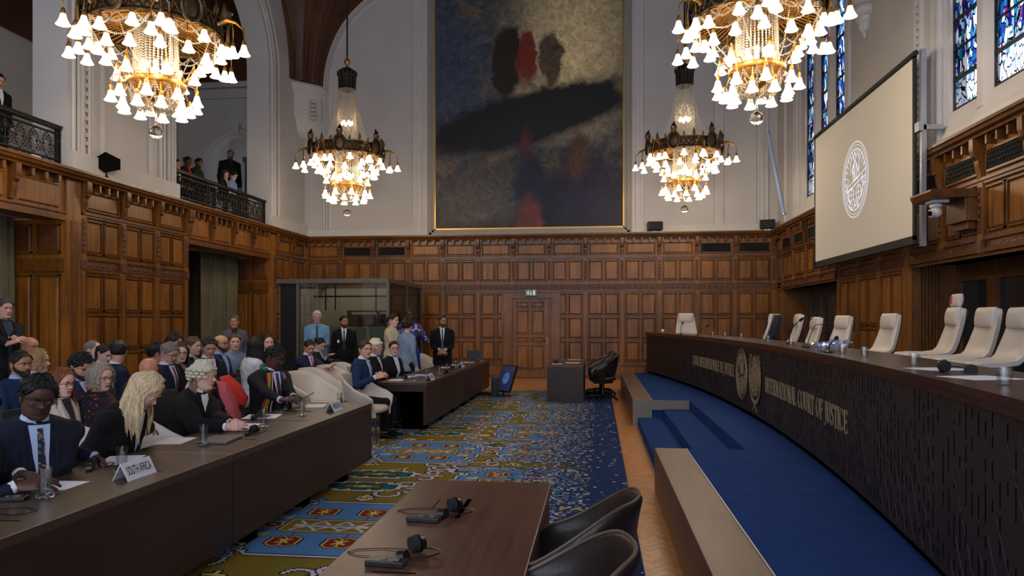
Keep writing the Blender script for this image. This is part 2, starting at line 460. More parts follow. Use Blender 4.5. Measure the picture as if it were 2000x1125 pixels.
# lower wall behind the oak
PB = (10.75, 14.25)          # panelled pier
b.box(XL-1.0, XL-.01, PB[0], PB[1], 0, LEDGE-.02); b.box(XL-1.0, XL-.01, 18.1, YB, 0, LEDGE-.02); b.box(XL-1.0, XL-.01, -3, 6.4, 0, LEDGE-.02)
b.box(XL-1.0, XL-.01, 6.4, PB[0], 3.32, LEDGE-.02); b.box(XL-1.0, XL-.01, PB[1], 18.1, 3.32, LEDGE-.02)
struct(b.build('wall_left', M_STONE, smooth=0))
# mouldings round the arches and on the piers
b = MB(WL)
for (y0, y1) in (O1, O2):
    c = (y0+y1)/2; R0 = (y1-y0)/2
    for (off, th, dd) in ((.10, .05, .07), (.2, .035, .09), (.30, .06, .06), (.46, .04, .09), (.56, .05, .05)):
        R = R0 + off; k = 36
        pts = [V((c - R, dd/2, LEDGE+.35)), V((c - R, dd/2, SPR))] + [V((c - R*math.cos(PI*i/k), dd/2, SPR + R*math.sin(PI*i/k))) for i in range(1, k)] + [V((c + R, dd/2, SPR)), V((c + R, dd/2, LEDGE+.35))]
        b.tube(pts, th/2 + .01, 6)
# plinths and the carved fret strip on the pier
b.box(O1[1], O2[0], 0, .1, LEDGE, LEDGE+.34); b.box(O2[1], YB, 0, .1, LEDGE, LEDGE+.34)
for k in range(46):
    z = LEDGE + .5 + k*.14
    b.box(O1[1]+.36, O1[1]+.48, 0, .06, z, z+.07)
b.box(O1[1]+.30, O1[1]+.33, 0, .07, LEDGE+.34, TOPZ); b.box(O1[1]+.5, O1[1]+.53, 0, .07, LEDGE+.34, TOPZ)
b.box(O1[1]+.80, O1[1]+.86, 0, .05, LEDGE+.34, TOPZ); b.box(O2[0]-.9, O2[0]-.84, 0, .05, LEDGE+.34, TOPZ)
struct(b.build('trim_5', M_STONE2, smooth=30))
# gallery shell
b = MB(); GX = -12.4; GF = 3.95
b.box(GX-.2, GX, -3, YB+.3, 3.3, TOPZ); struct(b.build('wall_gallery', M_STONE, smooth=0))
b = MB(); b.box(GX, XI-.01, -3, YB-.4, GF-.2, GF); struct(b.build('floor_gallery', M_STONE, smooth=0))
b = MB(); b.box(GX, XI-.01, 19.2, YB-.4, GF, GF+.45); struct(b.build('floor_step', M_STONE, smooth=0))
YG = 20.4
b = MB(); dc = -10.55; dr = .98; sp = 6.15
# end wall of the gallery with an arched recess
b.box(GX, dc-dr, YG-.35, YG, GF, 8.6); b.box(dc+dr, XI, YG-.35, YG, GF, 8.6)
for i in range(20):
    t0, t1 = PI*i/20, PI*(i+1)/20
    xa, za = dc - dr*math.cos(t0), sp + dr*math.sin(t0); xb, zb = dc - dr*math.cos(t1), sp + dr*math.sin(t1)
    b.prism([V((xa, YG-.35, za)), V((xb, YG-.35, zb)), V((xb, YG-.35, 8.6)), V((xa, YG-.35, 8.6))], (0, .35, 0))
b.box(GX, XI, YG+1.0, YG+1.1, GF, 9); b.box(dc-dr-.1, dc-dr, YG, YG+1.0, GF, 8); b.box(dc+dr, dc+dr+.1, YG, YG+1.0, GF, 8)
pts = [V((dc-dr-.09, YG-.37, GF)), V((dc-dr-.09, YG-.37, sp))] + [V((dc - (dr+.09)*math.cos(PI*i/24), YG-.37, sp + (dr+.09)*math.sin(PI*i/24))) for i in range(1, 24)] + [V((dc+dr+.09, YG-.37, sp)), V((dc+dr+.09, YG-.37, GF))]
b.tube(pts, .09, 6); b.box(dc-.13, dc+.13, YG-.5, YG-.3, sp+dr-.02, sp+dr+.3)
b.box(GX, XI, YG-.5, YG, 8.5, 8.66); b.box(GX, XI, YG-.42, YG, 8.2, 8.26)
struct(b.build('wall_gallery_end', M_STONE, smooth=30))
b = MB(); b.box(GX, XI, YG-.4, YG+.2, 8.66, TOPZ); b.box(GX+.02, GX+.1, -3, YG, 7.8, TOPZ)
struct(b.build('trim_6', M_VAULT, smooth=0))
b = MB(); b.box(dc+.05, dc+.9, YG+.02, YG+.08, GF+.45, GF+2.5); b.box(dc-.0, dc+.95, YG-.02, YG+.06, GF+2.45, GF+2.6)
struct(b.build('door_2', mat('dark_blue_grey_door', (70, 80, 100), rough=.5), smooth=0))

# oak on the left wall
b = MB(WL)
b.box(PB[0], PB[1], 0, .004, 0, 4.0)
ps = [11.15 + .0, 12.18, 13.21, 14.22]
ed = [PB[0]+.40] + ps[1:]
for i in range(3): bay(b, ed[i], ed[i+1])
for u in (PB[0]+.40, ps[1], ps[2], PB[1]-.05): pilaster(b, u, w=.14)
b.box(PB[0], PB[0]+.33, 0, .06, 0, 3.98, 0); b.box(PB[0]+.1, PB[0]+.24, .05, .08, 0, 3.3, 1)
# last pier by the corner
bay(b, 18.45, 19.45); bay(b, 19.45, 20.46); b.box(18.1, 18.4, 0, .06, 0, 3.98, 0)
for u in (18.42, 19.45): pilaster(b, u, w=.14)
# lintel friezes over the two openings
for (a, c, n) in ((14.25, 18.1, 4), (6.4, 10.75, 4)):
    b.box(a, c, -.5, .02, 3.30, 3.98, 0); b.box(a, c, 0, .06, 3.28, 3.36, 1)
    for k in range(n):
        u0 = a + (c-a)*k/n; u1 = a + (c-a)*(k+1)/n
        raised(b, u0+.13, u1-.13, 3.46, 3.84, .02, .045, .03); b.box(u0, u1, .0, .05, 3.40, 3.43, 1)
        pilaster(b, u0 if k else u0+.06, z0=3.3, z1=2.4)
        for q in range(4):
            x0 = u0 + (c-a)/n*q/4; b.box(x0+.02, x0+.08, 0, .13, 3.86, 3.99, 1)
cornice(b, -3, YB)
struct(b.build('trim_7', WM, smooth=30))
# wooden reveals (return faces) of the openings
b = MB()
def reveal(yf, x0, x1, s):
    """panelled face at Y=yf facing -Y (s=-1)"""
    T = Matrix(((1, 0, 0, 0), (0, s, 0, yf), (0, 0, 1, 0), (0, 0, 0, 1))); b.T = T
    b.box(x0, x1, -.02, .004, 0, 3.3)
    w = (x1 - x0) / 2
    for k in range(2):
        a = x0 + k*w + .05; c = x0 + (k+1)*w - .05
        frame_panel(b, a, c, .5, 2.4); frame_panel(b, a, c, 2.75, 3.22); b.box(a+.05, c-.05, 0, .04, 2.8, 3.18, 2)
    b.box(x0, x1, 0, .06, 2.45, 2.66, 1); b.box(x0, x1, 0, .06, 0, .4, 1)
    b.T = None
reveal(10.75, XL-1.0, XL+.02, -1); reveal(18.1, XL-1.0, XL+.02, -1)
struct(b.build('trim_8', WM, smooth=30))
# alcoves behind the curtains
b = MB(); b.box(XL-2.2, XL-2.0, 5, 19, 0, 3.6); b.box(XL-2, XL-1.0, 18.1, 18.3, 0, 3.6); b.box(XL-2, XL-1, PB[0], PB[1], 0, 3.6); b.box(XL-2.2, XL-.5, 5, 19, 3.5, 3.6)
struct(b.build('wall_alcove', mat('alcove_olive', (110, 106, 90), rough=.8), smooth=0))
b = MB()
b.box(XL-1.98, XL-1.9, 15.0, 16.35, 0, 2.9); 
for (y0, y1) in ((15.05, 15.65), (15.7, 16.3)):
    for (z0, z1) in ((.2, 1.2), (1.3, 2.3)): b.box(XL-1.9, XL-1.87, y0+.05, y1-.05, z0, z1)
d = struct(b.build('door_3', mat('very_dark_wood', (26, 22, 20), rough=.45), smooth=0))

def curtain(y0, y1, x, z1, label, n=16, amp=.06):
    rows = []
    k = n * 8
    for zi in range(9):
        z = .02 + (z1-.02) * zi / 8; row = []
        for i in range(k+1):
            t = i / k; a = amp * (1 - .35 * zi / 8)
            row.append(V((x + a*math.sin(2*PI*n*t + .3*math.sin(7*t)) + .02*math.sin(2*PI*n*2.3*t + zi*.3), y0 + (y1-y0)*t, z)))
        rows.append(row)
    b = MB(); b.grid(rows)
    o = b.build('curtain', mat('olive_velvet', (92, 88, 66), rough=.9, sheen=.3, var=.1, vscale=3), fixn=False, smooth=60)
    md = o.modifiers.new('thick', 'SOLIDIFY'); md.thickness = .012
    return tag(o, label, 'curtain')
curtain(6.6, 10.6, XL-.75, 3.35, 'long olive curtain in the alcove at the far left behind the standing man', 14)
curtain(16.1, 17.9, XL-.75, 3.35, 'long olive curtain in the alcove behind the man in the grey jacket', 9)

# ---- right wall
GXW = .12
yw = lambda u: at_X(u, 0, XR+GXW).y
w1 = (yw(1915), yw(1866)); w2y = yw(1947); wd_ = w1[1]-w1[0]; gp = w1[0]-w2y
WINB = [w1, (w2y-wd_, w2y), (w2y-2*wd_-gp, w2y-wd_-gp)]
WINA = [(yw(1595), yw(1579)), (yw(1622), yw(1607)), (yw(1656), yw(1636))]
ZS = 4.64; ZT = 10.4
b = MB()
def rbox(y0, y1, z0, z1, x0=XR, x1=XR+.32): b.box(x0, x1, y0, y1, z0, z1)
RA = (WINA[2][0]-.35, WINA[0][1]+.35); RBn = (WINB[2][0]-.3, at_X(1843, 0, XR).y)       # recesses for the two window groups
rbox(RA[1], YB, LEDGE, TOPZ); rbox(RBn[1], RA[0], LEDGE, TOPZ); rbox(-3, RBn[0], LEDGE, TOPZ)
for (R_, W_) in ((RA, WINA), (RBn, WINB)):
    rbox(R_[0], R_[1], ZT, TOPZ)
    # sloping sill
    b.prism([V((XR, R_[0], LEDGE)), V((XR, R_[0], LEDGE+.26)), V((XR+.10, R_[0], ZS)), V((XR+.32, R_[0], ZS)), V((XR+.32, R_[0], LEDGE))], (0, R_[1]-R_[0], 0))
    ys = sorted([y for w in W_ for y in w]); ys = [R_[0]] + ys + [R_[1]]
    for i in range(0, len(ys), 2):
        if i in (0, len(ys) - 2): b.box(XR+.05, XR+.16, ys[i], ys[i+1], ZS-.2, ZT)
        else:
            ym = (ys[i]+ys[i+1])/2; h = (ys[i+1]-ys[i])/2
            b.prism([V((XR+.16, ym-h, ZS-.2)), V((XR+.11, ym-h, ZS-.2)), V((XR+.07, ym-h*.7, ZS-.2)), V((XR+.01, ym-h*.35, ZS-.2)), V((XR+.01, ym+h*.35, ZS-.2)), V((XR+.07, ym+h*.7, ZS-.2)), V((XR+.11, ym+h, ZS-.2)), V((XR+.16, ym+h, ZS-.2))], (0, 0, ZT-ZS+.2))
OR1 = (-3, 12.0); OR2 = (15.4, 19.9); ORZ = 2.52
b.box(XR+.01, XR+.8, 12.0, 15.4, 0, LEDGE); b.box(XR+.01, XR+.8, 19.9, YB, 0, LEDGE)
b.box(XR+.01, XR+.8, -3, 12.0, ORZ, LEDGE); b.box(XR+.01, XR+.8, 15.4, 19.9, ORZ, LEDGE)
b.box(XR+1.0, XR+1.2, -3, YB, 0, LEDGE)
struct(b.build('wall_right', M_STONE, smooth=0))
# stained glass
def stained():
    m = bpy.data.materials.new('stained_glass'); m.use_nodes = True; nt = m.node_tree; nt.nodes.clear(); L = nt.links
    o = N(nt, 'ShaderNodeOutputMaterial')
    vec = coords(nt, (1, 15, 5.5))
    vd = N(nt, 'ShaderNodeTexVoronoi'); vd.feature = 'DISTANCE_TO_EDGE'; vd.inputs['Scale'].default_value = 1; L.new(vec, vd.inputs['Vector'])
    vc = N(nt, 'ShaderNodeTexVoronoi'); vc.inputs['Scale'].default_value = 1; L.new(vec, vc.inputs['Vector'])
    ed = N(nt, 'ShaderNodeMath', operation='GREATER_THAN'); ed.inputs[1].default_value = .05; L.new(vd.outputs['Distance'], ed.inputs[0])
    n = N(nt, 'ShaderNodeTexNoise'); n.inputs['Scale'].default_value = 1.6; L.new(coords(nt, (1, 1, 1)), n.inputs['Vector'])
    sp = N(nt, 'ShaderNodeSeparateColor'); L.new(vc.outputs['Color'], sp.inputs[0])
    tc = N(nt, 'ShaderNodeTexCoord'); sx = N(nt, 'ShaderNodeSeparateXYZ'); L.new(tc.outputs['Object'], sx.inputs[0])
    zz = N(nt, 'ShaderNodeMapRange'); zz.inputs[1].default_value = 4.9; zz.inputs[2].default_value = 5.3; L.new(sx.outputs['Z'], zz.inputs[0]); zz.inputs[3].default_value = .62; zz.inputs[4].default_value = 0
    ad = N(nt, 'ShaderNodeMath', operation='ADD'); L.new(sp.outputs[0], ad.inputs[0]); L.new(zz.outputs[0], ad.inputs[1])
    r = N(nt, 'ShaderNodeValToRGB'); r.color_ramp.interpolation = 'CONSTANT'; e = r.color_ramp.elements
    cols = [(0, (18, 28, 96)), (.14, (24, 66, 140)), (.26, (30, 110, 150)), (.36, (40, 40, 110)), (.46, (100, 160, 210)), (.58, (120, 50, 120)), (.62, (200, 225, 255)), (.72, (60, 130, 120)), (.78, (235, 245, 255)), (.9, (245, 250, 255))]
    e[0].position = 0; e[0].color = lin(cols[0][1]); e[1].position = cols[1][0]; e[1].color = lin(cols[1][1])
    for p, c in cols[2:]: q = e.new(p); q.color = lin(c)
    L.new(ad.outputs[0], r.inputs[0])
    t = N(nt, 'ShaderNodeBsdfTransparent'); L.new(r.outputs[0], t.inputs[0])
    df = N(nt, 'ShaderNodeBsdfDiffuse'); df.inputs[0].default_value = (.01, .01, .012, 1)
    mx = N(nt, 'ShaderNodeMixShader'); L.new(ed.outputs[0], mx.inputs[0]); L.new(df.outputs[0], mx.inputs[1]); L.new(t.outputs[0], mx.inputs[2])
    L.new(mx.outputs[0], o.inputs[0]); return m
M_SG = stained(); M_LEAD = mat('lead_bar', (18, 18, 22), rough=.6)
n = 0
for W_ in (WINA, WINB):
    for (y0, y1) in W_:
        n += 1
        b = MB(); b.add([(XR+GXW, y0, ZS), (XR+GXW, y1, ZS), (XR+GXW, y1, ZT), (XR+GXW, y0, ZT)], [(0, 1, 2, 3)])
        w = struct(b.build('window_%d' % n, M_SG, smooth=0, fixn=False))
        b = MB(); z = ZS + .0; k = 0
        while z < ZT:
            b.box(XR+GXW-.03, XR+GXW, y0, y1, z-.012 - .012*(k % 2), z+.012 + .012*(k % 2)); z += .42; k += 1
        b.box(XR+GXW-.03, XR+GXW, y0, y0+.02, ZS, ZT); b.box(XR+GXW-.03, XR+GXW, y1-.02, y1, ZS, ZT)
        b.build('glazing_bars', M_LEAD, w, smooth=0)
# stone mouldings right wall
b = MB(WR)
for y in (RBn[1]+.05, RBn[1]+.22, RBn[1]+.62, RBn[1]+.80, RA[0]-.08, RA[0]-.2, RA[1]+.1, RA[1]+.3, RA[1]+1.2): b.box(y, y+.05, 0, .06, LEDGE, TOPZ)
for k in range(60): b.box(RBn[1]+.66, RBn[1]+.78, 0, .055, LEDGE+.1+k*.12, LEDGE+.16+k*.12)
for (y0, y1) in (RA, RBn):
    for (nn, zz) in ((.03, .13), (.02, .02)): b.box(y0-.1, y1+.1, 0, nn, LEDGE, LEDGE+.14+zz*.3)
# corbel high on the pier between the windows
cc = at_X(1672, 30, XR-.2)
for i, (r, z) in enumerate([(.34, .55), (.36, .4), (.28, .3), (.26, .05), (.16, -.08), (.12, -.2), (.04, -.3)]):
    b.ball((cc.y, .05, cc.z + z), (r, r*.9, .14), 12, 8)
struct(b.build('trim_9', M_STONE2, smooth=30))
# oak on the right wall
b = MB(WR)
rows_hi = []
b.box(12.0, 15.4, 0, .004, 0, 4.0); b.box(19.9, YB, 0, .02, 0, 4.0)
p3 = [12.2, 13.25, 14.3, 15.35]
for i in range(3): bay(b, p3[i], p3[i+1], rows=[(.9, 1.5), (1.56, 2.43)], vent=False)
for u in p3: pilaster(b, u, w=.13)
b.box(12.0, 12.16, 0, .07, 0, 3.98, 0)
for (a, c, n) in ((-3, 12.0, 14), (15.4, 19.9, 4)):
    b.box(a, c, -.7, .01, ORZ, 3.98, 0); b.box(a, c, 0, .07, ORZ, ORZ+.06, 1)
    for k in range(n):
        u0 = a + (c-a)*k/n; u1 = a + (c-a)*(k+1)/n
        bay(b, u0, u1, rows=[], base=False, mid=True, vent=True)
        pilaster(b, u0+.01, z0=2.5)
bay(b, 19.95, YB-.03)
cornice(b, -3, YB)
struct(b.build('trim_10', WM, smooth=30))
# door fronts deep in the right openings (oak frames with dark glass)
b = MB(); X5 = XR + .7
for (y0, y1) in ((19.9, 15.4), (12.0, 4.8)):
    L_ = y0 - y1; nn = round(L_ / 1.1)
    for k in range(nn+1):
        y = y0 - L_*k/nn; b.box(X5-.06, X5+.05, y-.12, y+.12, .42, ORZ)
    b.box(X5-.05, X5+.05, y1, y0, 2.25, ORZ+.1); b.box(X5-.05, X5+.05, y1, y0, .42, .65)
for yy in (12.0, 19.9): b.box(XR, X5, yy-.02, yy+.02, 0, ORZ)
for k in range(7): b.box(XR+.08+k*.05, XR+.105+k*.05, 11.94, 11.98, .42, ORZ)
struct(b.build('trim_11', [M_OAKD], smooth=0))
b = MB(); b.box(X5, X5+.01, 4.8, 12, .42, ORZ); b.box(X5, X5+.01, 15.4, 19.9, .42, ORZ)
struct(b.build('door_4', mat('dark_door_glass', (26, 30, 30), rough=.15), smooth=0))
b = MB()
for y in (10.9, 9.8, 18.7, 17.6): b.tube([(X5-.06, y-.2, 1.35), (X5-.12, y-.2, 1.35), (X5-.12, y-.1, 1.35)], .012, 8); 
b.build('door_handle', MATS['aged_brass'], bpy.data.objects['door_4'])
for (y, ) in ((10.9,), (9.8,)):
    pass

# ---- carpet with knotted motifs fading into blue
def make_carpet():
    s = .016; x0, x1, y0, y1 = -3.78, .31, 2.6, 16.9
    nx = int((x1-x0)/s); ny = int((y1-y0)/s)
    X, Y = np.meshgrid(x0 + (np.arange(nx)+.5)*s, y0 + (np.arange(ny)+.5)*s, indexing='ij')
    rg = np.random.default_rng(3)
    OL, BL, NV, WH, BK, RD, YE, TE = range(8)
    A = np.full(X.shape, OL)
    def dil(m, k=1):
        for _ in range(k):
            m = m | np.roll(m, 1, 0) | np.roll(m, -1, 0) | np.roll(m, 1, 1) | np.roll(m, -1, 1)
        return m
    def shape(m, c, outs=((WH, 1), (BK, 1))):
        k = sum(w for _, w in outs); mm = dil(m, k); 
        tot = k
        for (oc, w) in outs[::-1]:
            A[dil(m, tot)] = oc; tot -= w
        A[m] = c
    q = .035
    def cell(cx, cy, px, py, shift=0):
        iy = np.floor((Y - cy) / py + .5); U_ = X - cx - 0*iy; W = Y - cy - iy*py
        if px: ix = np.floor((X - cx) / px + .5); U_ = X - cx - ix*px
        return np.round(U_/q)*q*0 + U_, W
    # scattered hooks and small flowers on the olive ground
    for i in range(230):
        cx = rg.uniform(x0, x1); cy = rg.uniform(y0, y1); U_, W = X-cx, Y-cy; k = rg.integers(0, 4)
        a = .05 + .04*rg.random()
        if k == 0:
            m = (np.abs(U_) + np.abs(W) < a*1.3); shape(m, WH if i % 2 else BL, ((BK, 1),)); A[(np.abs(U_) < .02) & (np.abs(W) < .02)] = RD
        elif k == 1:
            m = ((np.abs(U_) < a) & (np.abs(W) < .02)) | ((np.abs(W) < a) & (np.abs(U_) < .02)); shape(m, YE, ((BK, 1),))
        elif k == 2:
            m = ((np.abs(U_) < a*1.5) & (np.abs(W - U_*.6) < .02)) | ((np.abs(U_ - a) < .02) & (np.abs(W) < a)); shape(m, YE, ((BK, 1),))
        else:
            m = (np.hypot(U_, W*1.2) < a*1.2); shape(m, YE, ((BK, 1),)); A[np.hypot(U_, W) < a*.6] = WH; A[np.hypot(U_, W) < a*.3] = BL
    # curling white vines
    for i in range(190):
        cx = rg.uniform(x0, x1); cy = rg.uniform(y0, y1); R = rg.uniform(.10, .17); a0 = rg.uniform(0, 6.28); sg = rg.choice([-1, 1])
        U_, W = X-cx, Y-cy; rr = np.hypot(U_, W); th = (np.arctan2(W, U_)*sg - a0) % 6.28
        m = (np.abs(rr - R*(1 - th/9)) < .018) & (th < 5.2); shape(m, WH, ((BK, 1),))
    # teal medallions in white clouds
    for (cx, ph) in ((-2.3, 1.65), (-1.15, .55), (-3.5, .6), (-1.2, 2.2), (-.2, 1.4)):
        U_, W = cell(cx, 5.5 + ph, 0, 3.3)
        for dy in ((-.28, .28) if cx == -2.3 else (0,)):
            w = W - dy
            cl = (np.abs(U_) < .44 + .04*np.sign(np.sin(w*40))) & (np.abs(w) < .20 - .06*(np.abs(U_) > .26) - .05*(np.abs(U_) > .36)); shape(cl, WH, ((BK, 1),))
            m = (np.abs(U_) < .33) & (np.abs(w) < .14 - .05*(np.abs(U_) > .2) - .04*(np.abs(np.abs(U_)-.10) < .03)); shape(m, TE, ((BK, 1),))
            m = (np.abs(U_) < .18) & (np.abs(w) < .055); shape(m, OL, ((BK, 1),))
            for sg in (-1, 1):
                for sw in (-1, 1):
                    uu = U_*sg - .52; ww = w*sw - .14; rr = np.hypot(uu, ww); th = (np.arctan2(ww, uu) + 2.2) % 6.28; shape((np.abs(rr - .11*(1-th/10)) < .018) & (th < 5), WH, ((BK, 1),))
            m = ((np.abs(U_) < .09) & (np.abs(w) < .022)) | ((np.abs(w) < .05) & (np.abs(U_) < .025)); shape(m, YE, ())
    # blue medallions with four red flowers, a striped centre and red side buds
    for (cx, ph, sc) in ((-2.1, 0, .72), (-.85, 1.65, .68), (-3.4, 1.7, .72), (-.75, .1, .5)):
        U_, W = cell(cx, 5.5 + ph, 0, 3.3); U_ = U_/sc; W = W/(sc+.25)
        step = np.floor(np.abs(W)/.16)
        oc = (np.abs(U_) < .86 - np.maximum(0, step-1)*.12) & (np.abs(W) < .72)
        oc |= (np.abs(U_) + np.abs(W) < 1.0) & (np.abs(W) < .2)
        shape(oc, BL, ((BK, 1), (WH, 2), (BK, 1)))
        m = (np.abs(U_) < .50) & (np.abs(W) < .16); shape(m, OL, ((YE, 1), (BK, 1)))
        for sx in (-.27, 0, .27):
            m = (np.abs(np.abs(U_-sx) - np.abs(W)*1.1) < .022) & (np.abs(W) < .13); A[m] = WH
        A[(np.abs(W) < .03) & (np.abs(U_) < .42)] = WH; A[(np.abs(W) < .012) & (np.abs(U_) < .3)] = BK
        for fx in (-.30, .30):
            for fy in (-.42, .42):
                u, w = U_-fx, W-fy
                m = (np.hypot(u-.075, w-.04) < .072) | (np.hypot(u+.075, w-.04) < .072) | (np.hypot(u-.075, w+.04) < .072) | (np.hypot(u+.075, w+.04) < .072)
                shape(m, RD, ((YE, 1), (BK, 1)))
                A[(np.abs(np.abs(u) - np.abs(w)*1.3) < .02) & (np.abs(w) < .05)] = YE
                A[(np.abs(u) < .018) & (np.abs(w) > .1) & (w*fy < 0) & (np.abs(w) < .22)] = RD
        for sg in (-1, 1):
            u = U_ - sg*.68; m = (np.hypot(u, W*1.3) < .1); shape(m, RD, ((YE, 1),)); A[(np.abs(u) < .03) & (np.abs(W) < .025)] = YE; A[(np.abs(u) < .014) & (np.abs(W) < .012)] = BL
            for sw in (-1, 1):
                u = U_ - sg*.66; w = W - sw*.24; A[((np.abs(w) < .018) | (np.abs(w - sg*.05) < .018)) & (np.abs(u) < .08) | ((np.abs(u-.07) < .018) & (np.abs(w) < .05))] = YE
        for sg in (-1, 1):
            for sw in (-1, 1):
                u = U_*sg - .78; w = W*sw - .62; m = ((np.abs(w) < .03) & (np.abs(u) < .16)) | ((np.abs(u+w*1.2-.05) < .035) & (np.abs(w-.08) < .09)) | ((np.abs(w-.16) < .03) & (np.abs(u+.02) < .1)); shape(m, BL, ((WH, 1), (BK, 1)))
    # dissolve towards the right edge
    t = np.clip((X + 1.25) / 1.35, 0, 1)
    blk = np.repeat(rg.random((nx//2+1, ny)), 2, 0)[:nx, :ny]
    sh = rg.integers(-9, 10, (nx//4+1, ny//2+1)); sh = np.repeat(np.repeat(sh, 4, 0), 2, 1)[:nx, :ny]
    ii = np.clip(np.arange(nx)[:, None] + (sh * np.clip(t*1.8, 0, 1)).astype(int), 0, nx-1); jj = np.clip(np.arange(ny)[None, :] + (np.roll(sh, 5, 0) * np.clip(t*1.5, 0, 1)).astype(int), 0, ny-1)
    A2 = A[ii, jj]; 
    A2[(t > .25) & (A2 == BK)] = NV
    nav = blk < np.clip(t*1.2 - .12, 0, .985); A2[nav] = NV
    sp = np.repeat(np.repeat(rg.random((nx//2+1, ny//2+1)), 2, 0), 2, 1)[:nx, :ny]
    A2[(sp < .035*t*(1-.7*(X > -.05)))] = WH; A2[(sp > 1-.035*t*(1-.7*(X > -.05)))] = YE; A2[(sp > .5) & (sp < .5+.05*t*(X < -.1))] = BL
    pal = [(118, 102, 38), (80, 122, 168), (26, 46, 88), (184, 178, 190), (20, 16, 18), (118, 40, 24), (196, 178, 102), (36, 92, 82)]
    P = np.array([lin(c)[:3] for c in pal])
    xs = x0 + np.arange(nx+1)*s; ys = y0 + np.arange(ny+1)*s
    gx, gy = np.meshgrid(xs, ys, indexing='ij')
    co = np.stack([gx, gy, np.full(gx.shape, .012)], -1).reshape(-1, 3).astype(np.float32)
    idx = np.arange((nx+1)*(ny+1)).reshape(nx+1, ny+1)
    q4 = np.stack([idx[:-1, :-1], idx[1:, :-1], idx[1:, 1:], idx[:-1, 1:]], -1).reshape(-1, 4)
    me = bpy.data.meshes.new('carpet'); nf = len(q4)
    me.vertices.add(len(co)); me.vertices.foreach_set('co', co.ravel())
    me.loops.add(nf*4); me.loops.foreach_set('vertex_index', q4.ravel().astype(np.int32))
    me.polygons.add(nf); me.polygons.foreach_set('loop_start', np.arange(0, nf*4, 4, dtype=np.int32))
    me.update(calc_edges=True)
    cols = np.repeat(P[A2.reshape(-1)], 4, 0); cols = np.concatenate([cols, np.ones((len(cols), 1))], 1).astype(np.float32)
    at = me.color_attributes.new('pattern', 'FLOAT_COLOR', 'CORNER'); at.data.foreach_set('color', cols.ravel())
    m, nt, bb = nodes('knotted_carpet'); a = N(nt, 'ShaderNodeAttribute'); a.attribute_name = 'pattern'
    nt.links.new(a.outputs['Color'], bb.inputs['Base Color']); bb.inputs['Roughness'].default_value = .95; bb.inputs['Specular IOR Level'].default_value = .1
    me.materials.append(m)
    return me
t = thing('carpet', 'large patterned carpet of olive, blue and red motifs fading to dotted blue', 'carpet')
link('carpet_field', make_carpet(), t)
b = MB(); b.box(-7.8, -3.78, 2.0, 16.9, .002, .012); b.box(-3.78, .31, 1.0, 2.6, .002, .012); b.box(-3.78, .31, 2.6, 16.9, .0, .009)
b.build('carpet_border', mat('plain_navy_pile', (32, 44, 84), rough=.95, var=.2, vscale=20), t, smooth=0)
